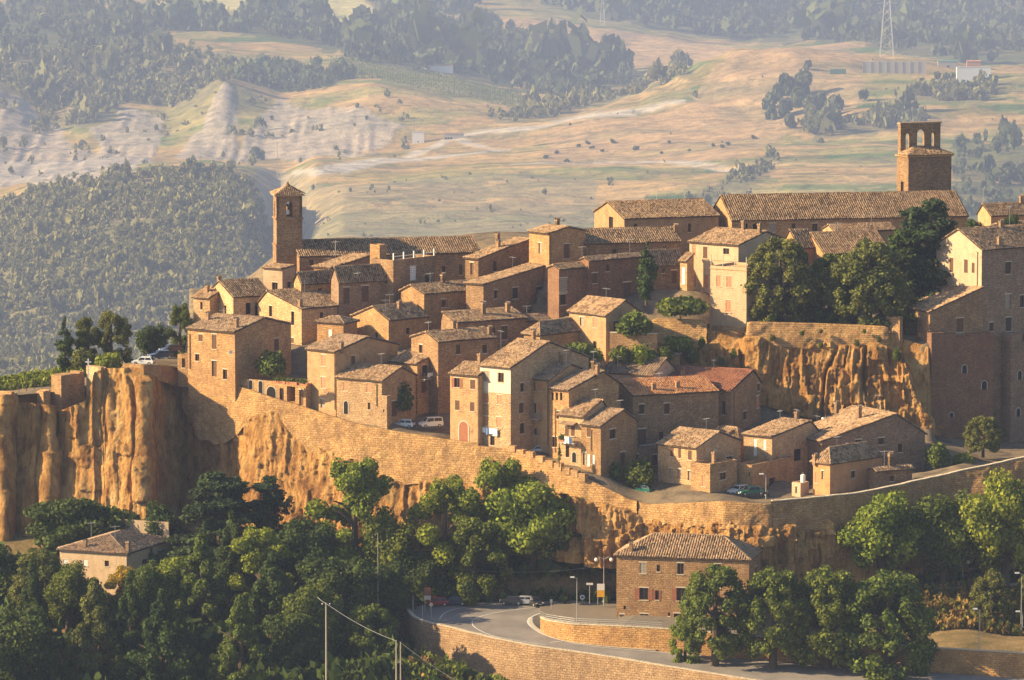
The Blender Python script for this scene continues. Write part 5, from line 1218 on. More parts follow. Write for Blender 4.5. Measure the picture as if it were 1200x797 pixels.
def urow(x0, x1, par=0, extra=5):
    a = np.array(UC, float); ks = sorted({x0, x1, *[w[0] for w in UC if x0 < w[0] < x1], *[w[0] for w in UW if x0 < w[0] < x1]}); o = []
    for x in ks:
        t_, Yt, b_, Yb = (np.interp(x, a[:, 0], a[:, k]) for k in (1, 2, 3, 4)); bt = np.interp(x, [w[0] for w in UW], [w[1] for w in UW])+extra
        f = min(1, max(.05, (bt-t_)/(b_-t_))); o.append((x, t_-par, Yt, bt, Yt+(Yb-Yt)*f))
    return o
wall_sheet('garden_wall', 'long sunlit parapet in front of the dome trees', urow(876, 1042, 6), nt=20, rough=.13, seed=11)
wall_sheet('garden_wall', 'ivy clad terrace wall left of the pale tower house', urow(700, 831, 5), nt=20, rough=.13, seed=12)
block('buttress', 'square stone footing below the pale tower house', 872, 834, 876, 384.5, 408, 903.5, 34, 'w2', 'buttress')
block('buttress', 'tall dark brick buttress under the wing with the open arch', 1090.5, 1083, 1164, 394, 514, 897.4, 68, 'brick', 'buttress', [(.5, .62, .9, 1.5), (.82, .45, 1.0, 1.6), (.3, .2, .8, .8)])
block('buttress', 'grey stone buttress at the right edge under the cream gabled house', 1184, 1170, 1250, 396, 520, 903.5, 55, 'w4', 'buttress', [(.12, .6, .9, 1.6), (.1, .25, .9, 1.5)])
block('garden_wall', 'broken end of the parapet beside the open arch of the low wing', 1054, 1038, 1058, 374, 420, 898.5, 40, 'w2')

e = thing('garden_wall', 'arched garden wall overgrown with green beside the orange shutter house', 'wall', P(742, 424, 892.5), R(-14)); w_ = 8.4; z_ = P(742, 391, 892.5).z-P(742, 424, 892.5).z
mb = MB(); arch_wall(mb, lambda u, v, o: (u-w_/2, -o, v), 0, w_, -3, z_, [(1.0, 2.9, 0, 2.9), (4.6, 6.2, 0, 2.6)], .6); mb.build('wall', M['w2'], e)
for k in range(7): MB().box(-w_/2+k*1.2+.01, -w_/2+(k+1)*1.2-.01, -.08, .68, z_+.004, z_+.16).build('coping', M['stone'], e)
# ---- ground of the town
MAN = [(0, 462, 900), (60, 452, 905), (120, 440, 905), (0, 448, 930), (100, 438, 930), (170, 422, 902), (190, 422, 908), (205, 420, 915), (160, 424, 925), (0, 450, 990), (150, 430, 990),
       (470, 503, 880), (500, 505, 880), (510, 508, 872), (480, 492, 890), (300, 445, 897), (330, 455, 893), (345, 445, 900),
       (900, 380, 906), (960, 381, 906), (1010, 383, 906), (1050, 385, 906), (900, 375, 925), (1000, 372, 925), (800, 376, 910), (780, 375, 912), (800, 372, 925),
       (880, 490, 893), (930, 500, 892), (1000, 510, 890), (1060, 515, 888), (1085, 520, 887), (1120, 530, 880), (1150, 520, 890), (1180, 520, 893), (1100, 560, 858), (1150, 545, 862), (1200, 535, 862), (1200, 505, 900), (1250, 510, 900),
       (850, 573, 856), (880, 582, 852), (900, 586, 849), (840, 578, 850), (760, 575, 856), (740, 570, 860), (735, 555, 866), (720, 565, 860), (620, 532, 866), (650, 545, 862)]
GP += [tuple(P(*m)) for m in MAN]
GP += [tuple(edge_pt(x)-Vector((0, 0, .15))) for x in np.arange(-300, 1500, 25)]
GP += [(XY(x, 1000), 1000., z) for x, z in ((-300, -20), (0, -12), (200, -2), (400, 8), (600, 9), (800, 9), (1000, 9), (1200, 8), (1500, 5))]
GPA = np.array(GP)
qx = np.arange(-300, 1501, 6.0); qt = np.concatenate([np.linspace(0, .5, 46), np.linspace(.52, 1, 16)])
GX = np.zeros((len(qt), len(qx))); GY = GX.copy(); GZ = GX.copy()
for j, x in enumerate(qx):
    e0 = edge_pt(x); GY[:, j] = e0.y+.2+(1012-e0.y)*qt
    GX[:, j] = XY(x, GY[:, j], -5)
for i in range(len(qt)):
    d2 = (GX[i][:, None]-GPA[:, 0])**2+(GY[i][:, None]-GPA[:, 1])**2+.4
    w = d2**-2.0; GZ[i] = (w*GPA[:, 2]).sum(1)/w.sum(1)
for _ in range(5):
    Zp = np.pad(GZ, 1, 'edge'); GZ = (Zp[:-2, 1:-1]+Zp[2:, 1:-1]+Zp[1:-1, :-2]+Zp[1:-1, 2:]+2*Zp[1:-1, 1:-1])/6
for fp, zb in FOOT:
    cx, cy = sum(p[0] for p in fp)/4, sum(p[1] for p in fp)/4
    big = [(cx+(p[0]-cx)*1.18, cy+(p[1]-cy)*1.18) for p in fp]
    m = pin(big, GX, GY); GZ[m] = np.minimum(GZ[m], zb-.1)
_ua = np.array(UC, float)
for j, x in enumerate(qx):
    if x >= 690:
        yb, pb = np.interp(x, _ua[:, 0], _ua[:, 4]), np.interp(x, _ua[:, 0], _ua[:, 3]); k_ = GY[:, j] < np.interp(x, _ua[:, 0], _ua[:, 2])-.2
        GZ[k_, j] = np.minimum(GZ[k_, j], P(x, pb, yb).z+1.0)
    if x < 222:
        lim = np.interp(x, [-300, 0, 60, 150, 215], [462, 449, 441, 425, 418])
        for i in range(len(qt)):
            GZ[i, j] = min(GZ[i, j], P(x, lim, GY[i, j]).z-max(0, GY[i, j]-925)*.25)
edge_z = np.array([edge_pt(x).z for x in qx])-.1
GZ[0] = edge_z
GZ += fbm(GX/3, GY/3, 0, 91, 3)*.12
def ground_z(x, y):
    i = np.argmin((GX-x)**2+(GY-y)**2); return float(GZ.ravel()[i])
t = NT('town ground', .95, .05); co = t.node('ShaderNodeTexCoord').outputs['Object']
a = t.noise(co, .25, 5, .6)
c = t.ramp(a, [(.35, (.10, .08, .06)), (.5, (.18, .14, .095)), (.62, (.22, .165, .10)), (.7, (.11, .11, .045))])
c = t.mix(c, t.ramp(t.noise(co, 3, 4), [(.3, (.75,)*3), (.7, (1.2,)*3)]), .8, 'MULTIPLY')
t.bump(t.noise(co, 2, 5), .5, .2)
tag(link('ground', npmesh('ground', np.stack([GX, GY, GZ], -1).reshape(-1, 3), gridq(*GX.shape), True), t.col(c)), 'streets and yards the town stands on', kind='structure')
# grassy shelf with vines at the left end
t = NT('dry grass', .95, .05); co = t.node('ShaderNodeTexCoord').outputs['Object']
a = t.noise(co, .16, 6, .65); c = t.ramp(a, [(.35, (.11, .095, .04)), (.5, (.20, .145, .07)), (.65, (.30, .205, .11))])
c = t.mix(c, t.ramp(t.noise(co, 2.2, 5, .7), [(.3, (.6, .65, .6)), (.7, (1.25, 1.2, 1.1))]), .9, 'MULTIPLY'); t.bump(t.noise(co, 2.2, 5, .7), .7, .3)
M['grass'] = t.col(c)

# ---- lower slope
RA, RB = -38-3/33*848, 3/33
def Rp(px, py):
    d = ray(px, py); tt = (RA-HC)/(d.z-RB*d.y); return Vector((d.x*tt, d.y*tt, HC+d.z*tt))
OUT = [(478.5, 713), (479, 717), (481, 722), (486, 726.5), (495, 731), (509, 734.5), (524, 737.5), (553, 745), (588, 753), (630, 761), (673, 767), (727, 775), (780, 784), (860, 797), (960, 812), (1100, 830), (1300, 850)]
LOWP = []
for px in range(-300, 1600, 60):
    yb = float(np.interp(px, [-300, 200, 700, 1000, 1600], [884, 884, 848, 848, 856])); LOWP.append((XY(px, yb, -33), yb+6, float(np.interp(px, [-300, 200, 600, 1600], [-30, -31, -34, -33]))))
    LOWP.append((XY(px, yb+60, -33), yb+60, -36.))
for px in range(-300, 440, 60):
    for Y, z in ((860, -35), (840, -40), (815, -48), (780, -60), (700, -84), (560, -120)): LOWP.append((XY(px, Y, z), Y, z))
for px, Y, z in ((450, 855, -38.5), (450, 835, -45), (480, 838, -47), (520, 825, -50), (600, 815, -50.5), (700, 806, -51), (800, 800, -50.5), (900, 797, -50), (1000, 795, -50), (1200, 795, -51), (500, 790, -56), (700, 780, -58), (900, 770, -60), (1200, 770, -60)): LOWP.append((XY(px, Y, z), Y, z))
for px in (600, 800, 1000, 1200, 1500): LOWP += [(XY(px, 700, -84), 700, -84), (XY(px, 560, -120), 560, -120)]
LOWP += [(XY(px, Y, z), Y, z) for px, Y, z in ((380, 818, -42.5), (430, 815, -41.5), (480, 811, -42.3), (520, 807, -43.2), (570, 802, -45), (430, 803, -43.5), (480, 800, -44.5), (530, 796, -46.5), (380, 800, -45.5))]
TERR = [(1000, 700, 843), (1080, 694, 843), (1150, 690, 843), (1250, 686, 843), (1000, 706, 841), (1100, 712, 838), (1200, 712, 838), (1060, 730, 832), (1100, 732, 832), (1200, 738, 832), (1300, 740, 832), (960, 690, 843), (930, 720, 836), (950, 742, 829), (1080, 742, 829), (1200, 744, 829), (1300, 746, 829)]
LOWP += [tuple(P(*m)) for m in TERR]
LPA = np.array(LOWP)
lx = np.concatenate([np.arange(-1600, -300, 80), np.arange(-300, 1500, 10.0), np.arange(1500, 2900, 80)]); ly = np.concatenate([np.linspace(430, 770, 18), np.arange(774, 925, 3.0), np.linspace(930, 1200, 12)])
LX = XY(lx[None], ly[:, None], -40); LY = np.repeat(ly[:, None], len(lx), 1); LZ = np.zeros(LX.shape)
for i in range(len(ly)):
    d2 = (LX[i][:, None]-LPA[:, 0])**2+(LY[i][:, None]-LPA[:, 1])**2+4
    w = d2**-2.0; LZ[i] = (w*LPA[:, 2]).sum(1)/w.sum(1)
LZ += fbm(LX/9, LY/9, 0, 95, 4)*.5
LZ = np.where(LY > 925, np.minimum(LZ, -36-(LY-925)*.42), LZ)
# keep the slope under the road and its platform
o2 = [Rp(*q) for q in OUT]; poly = [(p.x, p.y) for p in o2]+[(Rp(x, y-6).x, Rp(x, y-6).y) for x, y in ((1300, 798), (1000, 779), (800, 764))]+[(XY(800, 852), 852), (XY(478, 852), 852)]
m = pin(poly, LX, LY); LZ[m] = np.minimum(LZ[m], (RA+RB*LY[m])-1.2)
def low_z(x, y):
    i = np.argmin((LX-x)**2+(LY-y)**2); return float(LZ.ravel()[i])
tag(link('ground', npmesh('ground', np.stack([LX, LY, LZ], -1).reshape(-1, 3), gridq(*LX.shape), True), M['grass']), 'grassy slope at the foot of the cliff', kind='structure')

# ---- road: one sheet round the bend
t = NT('asphalt', .85, .25); co = t.node('ShaderNodeTexCoord').outputs['Object']
a = t.noise(co, .2, 5, .6); c = t.ramp(a, [(.3, (.15, .135, .125)), (.7, (.24, .215, .195))])
c = t.mix(c, t.ramp(t.noise(co, 7, 4), [(.3, (.8,)*3), (.7, (1.2,)*3)]), .8, 'MULTIPLY'); M['asphalt'] = t.col(c)
inner_b = [(790, 707), (700, 708), (660, 711), (630, 717.5), (622, 722), (619.5, 727), (622, 732), (628, 737), (640, 744), (660, 750), (689, 755), (769, 761), (880, 771), (1000, 780), (1300, 800)]
# plane sheets triangulated by bmesh
def flat(name, pts, mat, lift, label, kind='structure'):
    bm = bmesh.new(); vs = [bm.verts.new(p+Vector((0, 0, lift))) for p in pts]; f = bm.faces.new(vs)
    if f.normal.z < 0: f.normal_flip()
    bmesh.ops.triangulate(bm, faces=[f]); me = bpy.data.meshes.new(name); bm.to_mesh(me); bm.free()
    return tag(link(name, me, mat), label, kind=kind)
back = [0, 0, Rp(790, 702), Rp(700, 703), Rp(640, 704.5), Rp(560, 706), Rp(500, 708.5)]
flat('road', [Rp(x, y) for x, y in OUT]+[Rp(x, y+(2 if x > 625 else 0)) for x, y in inner_b[::-1]]+back[2:], M['asphalt'], 0, 'grey asphalt road sweeping round the bend')
def stripe(label, pts, w, mat=None, lift=.03):
    mb = MB(); q = [Rp(x, y) for x, y in pts]
    # smooth the polyline
    for _ in range(2): q = [q[0]]+[x for a, b in zip(q, q[1:]) for x in (a*.75+b*.25, a*.25+b*.75)]+[q[-1]]
    for a, b in zip(q, q[1:]):
        d = (b-a); n = Vector((-d.y, d.x, 0)).normalized()*w/2
        mb.face([x+Vector((0, 0, lift)) for x in (a-n, b-n, b+n, a+n)])
    return tag(mb.build('road_marking', mat or M['white']), label, kind='structure')
M['paint'] = plain('worn road paint', (.55, .53, .5), .8)
stripe('white edge line round the inside of the bend', [(700, 709), (655, 713), (625, 721), (617, 728), (622, 735), (638, 745), (662, 752), (690, 757.5), (769, 764), (880, 775), (1000, 784)], .28, M['paint'])
stripe('white centre line round the bend', [(640, 711), (590, 716), (560, 723), (552, 729), (556, 736), (575, 745), (600, 750), (640, 756)], .22, M['paint'])
stripe('white edge line at the outside of the bend', [(600, 707.5), (540, 712), (520, 718), (515, 726)], .22, M['paint'])
stripe('white stop line across the road', [(645, 753), (668, 750.5), (689, 748.5)], .3, M['paint'])
stripe('pale gravel verge inside the kerb', [(622, 724), (620.5, 728), (625, 735), (642, 745), (664, 751), (690, 756), (769, 762)], .8, M['conc'], .02)
q = [Rp(x, y) for x, y in OUT]
rows = [(x, y-3.5, Rp(x, y).y, y+60, Rp(x, y).y-.9) for x, y in OUT]
wall_sheet('retaining_wall', 'long curved stone retaining wall holding up the road', [(477.6, 712, Rp(478.5, 713).y+3, 776, Rp(478.5, 713).y+2.4)]+[(a[0]+.5*(i == 0), *a[1:]) for i, a in enumerate(rows)], 1.6, 40, .5, 'rw2', .05, .3, seed=21, coping=True)
# inner platform with the house, held by a low wall
IW = [(633, 723.5, 738), (640, 727, 744), (655, 729.5, 749), (673, 732, 752.5), (700, 733, 755.5), (727, 734, 758), (775, 737, 761.5), (880, 746, 771), (1000, 753, 779), (1100, 760, 786), (1300, 772, 798)]
rows = []; plat = []
for x, yt, yb in IW:
    b = Rp(x, yb); rows.append((x, yt, b.y, yb+3, b.y))
    if x < 960: plat.append(P(x, yt, b.y)+Vector((0, .3, -.15)))
wall_sheet('retaining_wall', 'low golden wall on the inside of the bend below the red shuttered house', rows, 1.6, 14, .5, 'rw', .05, .1, seed=22, coping=True)
zp = plat[3].z
bk = [Vector((p.x, 846, (RA+RB*846+.03) if i_ < 6 else p.z+.4)) for i_, p in enumerate(plat)][::-1]
bkl = P(634, 716, 846); 
mb = MB()
for a, b, c_, d in zip(plat, plat[1:], bk[::-1], bk[::-1][1:]):
    mb.face([a, b, d, c_])
mb.face([plat[0], bk[-1], bk[-1]-Vector((0, 0, 6)), plat[0]-Vector((0, 0, 6))])
tag(mb.build('terrace', plain('grey gravel', (.17, .145, .115), .95, .05)), 'gravel platform the red shuttered house stands on', kind='structure')
PLATZ = zp
# ================================================================= trees and plants
def ico_blob(c, r, k):
    t = (1+5**.5)/2; v = np.array([(-1, t, 0), (1, t, 0), (-1, -t, 0), (1, -t, 0), (0, -1, t), (0, 1, t), (0, -1, -t), (0, 1, -t), (t, 0, -1), (t, 0, 1), (-t, 0, -1), (-t, 0, 1)])
    v = v/np.linalg.norm(v[0])*np.array(r)+np.array(c)
    f = np.array([(0, 11, 5), (0, 5, 1), (0, 1, 7), (0, 7, 10), (0, 10, 11), (1, 5, 9), (5, 11, 4), (11, 10, 2), (10, 7, 6), (7, 1, 8), (3, 9, 4), (3, 4, 2), (3, 2, 6), (3, 6, 8), (3, 8, 9), (4, 9, 5), (2, 4, 11), (6, 2, 10), (8, 6, 7), (9, 8, 1)])+k
    return v, f
def crown_mesh(kind, seed, n=5200):
    r = np.random.default_rng(seed); cl = []
    if kind == 'broad':
        for i in range(44):
            d = r.normal(size=3); d /= np.linalg.norm(d); q = r.uniform(.35, .78)
            cl.append((d[0]*q, d[1]*q, .5+d[2]*q*.5, r.uniform(.2, .36), r.uniform(.11, .19)))
    elif kind == 'dome':
        for i in range(120):
            a = r.uniform(0, 6.28); z = r.uniform(0, 1); R_ = ((1-((z-.36)/.64)**2)**.5 if z > .36 else (1-((.36-z)/.5)**2)**.5)
            q = max(.1, R_*.86-.05)*r.uniform(.82, 1.06); cl.append((math.cos(a)*q, math.sin(a)*q, z*.9+.04, r.uniform(.13, .2), r.uniform(.055, .085)))
    elif kind == 'loose':
        for i in range(38):
            a = r.uniform(0, 6.28); z = r.uniform(.05, 1); q = math.sqrt(max(.08, 1-(z*1.9-.85)**2*.8))*r.uniform(.3, .95)
            cl.append((math.cos(a)*q, math.sin(a)*q, z*.93, r.uniform(.14, .26), r.uniform(.05, .12)))
    elif kind == 'cedar':
        for i in range(84):
            z = r.uniform(.03, 1.0); R_ = (1-z)**.62+.06; a = r.uniform(0, 6.28); q = R_*r.uniform(.25, 1.0); z = round(z*11)/11+r.normal(0, .02)
            cl.append((math.cos(a)*q, math.sin(a)*q, z*.93-.05*q, r.uniform(.18, .34)*(.5+.5*R_), r.uniform(.025, .05)))
    elif kind == 'conifer':
        for i in range(46):
            z = r.uniform(0, 1); R_ = (1-z)**.95*.92+.04; a = r.uniform(0, 6.28); q = R_*r.uniform(.4, .95)
            cl.append((math.cos(a)*q, math.sin(a)*q, z*.93+.02, r.uniform(.15, .28)*(.5+.5*R_), r.uniform(.05, .1)))
    elif kind == 'cypress':
        for i in range(30):
            z = r.uniform(0, 1); R_ = math.sin(min(1, z*1.9+.25)*math.pi/2)*(1-z**2.2)+.06; a = r.uniform(0, 6.28); q = R_*r.uniform(.3, .7)
            cl.append((math.cos(a)*q, math.sin(a)*q, z*.94+.02, .4*R_+.06, r.uniform(.06, .1)))
    else:
        for i in range(16):
            d = r.normal(size=3); d /= np.linalg.norm(d); q = r.uniform(.2, .66); cl.append((d[0]*q, d[1]*q, .45+abs(d[2])*q*.6-.1, r.uniform(.25, .42), r.uniform(.17, .27)))
    cl = np.array(cl); w = cl[:, 3]*(cl[:, 3]+cl[:, 4]*3); b = r.choice(len(cl), n, p=w/w.sum())
    d = r.normal(size=(n, 3)); d /= np.linalg.norm(d, axis=1)[:, None]
    c = cl[b, :3]+d*np.stack([cl[b, 3], cl[b, 3], cl[b, 4]], 1)*r.uniform(.72, 1.13, (n, 1))
    if kind == 'cedar': d = d*.4+(0, 0, .9)
    sz = {'broad': .037, 'dome': .033, 'loose': .032, 'cedar': .036, 'conifer': .034, 'cypress': .08, 'bush': .085}[kind]
    return c, d, sz, cl, r
def build_crown(kind, seed, n, asp):
    """leaves keep their shape after the crown is stretched to its height"""
    c, d, sz, cl, r = crown_mesh(kind, seed, n)
    c = c*(1, 1, asp); V, Q = leaf_quads(c, d, sz, r, 1.0); V = V/(1, 1, asp)
    Vs, Qs, k = [V], [], len(V); T = []
    for x, y, z, a, h in cl:
        v, f = ico_blob((x, y, z), (a*.62, a*.62, h*.62), k); Vs.append(v); T.append(f); k += 12
    me = npmesh(kind+'_crown', np.concatenate(Vs), [Q, np.concatenate(T)]); return me
_cr = {}
def crown(kind, var, mat, asp):
    key = (kind, var, mat, round(asp*2)/2)
    if key not in _cr:
        me = build_crown(kind, 11+var*7+len(kind), {'cypress': 1800, 'bush': 1700, 'cedar': 11000}.get(kind, 13000), max(.6, asp)); me.materials.append(M[mat]); _cr[key] = me
    return _cr[key]
def tree(name, label, px, pt, pb, w, Y, kind, mat, cb=.18, cat='tree', group=None, ground=None, lean=0):
    """px column, pt top row, pb row of the foot, w crown width in photo pixels"""
    p = P(px, pb, Y)
    if ground is not None: p = Vector((XY(px, Y, ground), Y, ground))
    top = P(px, pt, Y).z; h = top-p.z; rx = w*.5*Y/F*1.0
    e = thing(name, label, cat, p-Vector((0, 0, .1)), random.uniform(0, 6.28) if kind != 'x' else 0, group)
    asp = h*(1-cb)/rx
    c = link('crown', crown(kind, random.randrange(2), mat, asp), None, e); c.scale = (rx, rx, h*(1-cb)); c.location = (0, 0, h*cb)
    if h < 2.6: c.location = (0, 0, -.25*h); c.scale = (rx, rx, h*1.1)
    tb = MB(); r0 = max(.06, .035*h*(.6 if kind in ('cypress', 'bush') else 1))
    if h < 2.6: r0 *= .4; h *= .4
    tb.tube([(0, 0, -.8), (.1*r0, 0, h*.2), (-.3*r0, .2*r0, h*.5), (.2*r0, 0, h*.8)], [r0*1.25, r0, r0*.7, r0*.25], 7)
    for k in range(5):
        a = k*1.3+random.random(); z = h*(cb+.06+.09*k); q = rx*.55*(1 if kind != 'cypress' else .4)
        tb.tube([(0, 0, z), (math.cos(a)*q*.5, math.sin(a)*q*.5, z+h*.09), (math.cos(a)*q, math.sin(a)*q, z+h*.13)], [r0*.5, r0*.35, r0*.12], 5)
    tb.build('trunk', M['bark'], e); return e
def lt(name, label, px, pt, w, Y, kind, mat, cb=.12, **k):
    return tree(name, label, px, pt, 0, w, Y, kind, mat, cb, ground=low_z(XY(px, Y, -40), Y), **k)
# ---- trees below the cliff on the left
for a in [
 ('oak_tree', 'wide dark leafy tree against the foot of the left cliff behind the parapet roof house', 92, 580, 136, 868, 'broad', 'leaf_dark'),
 ('oak_tree', 'dark round tree at the cliff foot right of the parapet roof house', 190, 586, 62, 866, 'broad', 'leaf_dark'),
 ('cedar_tree', 'largest layered dark cedar rising in front of the cliff below the left house', 258, 546, 140, 858, 'cedar', 'leaf_cedar'),
 ('cedar_tree', 'narrow cedar top just right of the largest cedar', 316, 552, 84, 860, 'cedar', 'leaf_cedar'),
 ('oak_tree', 'dark rounded tree between the cedars and the bright poplar', 352, 606, 96, 852, 'broad', 'leaf_dark'),
 ('poplar_tree', 'tall bright green poplar standing against the sunlit town wall', 415, 538, 112, 857, 'loose', 'leaf_light'),
 ('oak_tree', 'dark green tree in the shade right of the tall bright poplar', 458, 598, 84, 853, 'broad', 'leaf_mid'),
 ('poplar_tree', 'feathery green tree left of the two tallest by the road', 522, 560, 108, 853, 'loose', 'leaf_light'),
 ('poplar_tree', 'tallest yellow green tree reaching up to the town wall above the road', 586, 538, 104, 858, 'loose', 'leaf_light'),
 ('oak_tree', 'great rounded green tree above the parked cars on the road', 624, 560, 128, 852, 'broad', 'leaf_light'),
 ('oak_tree', 'shaded green tree right behind the parked cars, nearest the rock cave', 655, 600, 70, 853, 'broad', 'leaf_dark'),
 ('oak_tree', 'middling green tree in front of the feathery tree by the road', 556, 606, 96, 849, 'loose', 'leaf_mid'),
 ('oak_tree', 'dark low tree over the brown sign at the road bend', 497, 640, 70, 850, 'broad', 'leaf_dark'),
 ('oak_tree', 'dark leafy tree filling the left border of the photo', -4, 634, 90, 846, 'broad', 'leaf_dark'),
 ('olive_tree', 'grey green tree left of the parapet roof house', 48, 642, 80, 838, 'dome', 'leaf_olive'),
 ('oak_tree', 'yellow leaved tree in front of the parapet roof house', 146, 664, 56, 836, 'loose', 'leaf_yellow'),
 ('oak_tree', 'light green tree between the yellow tree and the cedars', 196, 650, 76, 838, 'broad', 'leaf_light'),
 ('oak_tree', 'small dark tree below the front wall of the parapet roof house', 98, 672, 62, 837, 'broad', 'leaf_dark'),
 ('conifer_tree', 'tall olive green conifer in the middle of the left trees', 236, 628, 92, 834, 'conifer', 'leaf_mid'),
 ('oak_tree', 'bright crowned tree right of the olive green conifer', 304, 618, 92, 842, 'loose', 'leaf_light'),
 ('conifer_tree', 'big dark conifer below the dark rounded tree', 320, 648, 96, 828, 'conifer', 'leaf_dark'),
 ('oak_tree', 'big dark tree under the tall bright poplar', 396, 646, 112, 836, 'broad', 'leaf_dark'),
 ('oak_tree', 'dark tree in the shade right of the thin white mast', 452, 655, 76, 842, 'broad', 'leaf_dark'),
 ('conifer_tree', 'brown green conifer at the lower left below the yellow tree', 112, 680, 92, 818, 'conifer', 'leaf_olive'),
 ('conifer_tree', 'wide conifer at the bottom edge right of the brown green one', 190, 690, 104, 812, 'conifer', 'leaf_dark'),
 ('conifer_tree', 'dark conifer at the bottom edge between the wide conifer and the utility pole', 282, 700, 96, 810, 'conifer', 'leaf_mid'),
 ('oak_tree', 'dark tree in the bottom left corner', 18, 706, 112, 812, 'broad', 'leaf_dark'),
 ('oak_tree', 'dark tree behind the utility pole at the bottom', 350, 715, 84, 815, 'broad', 'leaf_dark'),
 ('conifer_tree', 'dark pointed conifer standing left of the brown green conifer', 40, 656, 62, 824, 'conifer', 'leaf_dark'),
 ('conifer_tree', 'dark pointed conifer just below the yellow tree', 154, 668, 60, 825, 'conifer', 'leaf_dark'),
 ('conifer_tree', 'tall pointed conifer in front of the largest cedar', 272, 598, 66, 846, 'conifer', 'leaf_dark'),
 ('oak_tree', 'low green tree hiding the left foot of the parapet roof house', 80, 655, 66, 833, 'broad', 'leaf_mid'),
 ('oak_tree', 'low green tree hiding the right foot of the parapet roof house', 172, 654, 60, 834, 'broad', 'leaf_mid'),
 ('oak_tree', 'green tree between the big dark conifer and the single pole', 366, 676, 80, 822, 'broad', 'leaf_mid'),
 ('shrub', 'rounded bright green shrub left of the curved road wall', 432, 708, 84, 822, 'dome', 'leaf_mid')]:
    lt(*a)
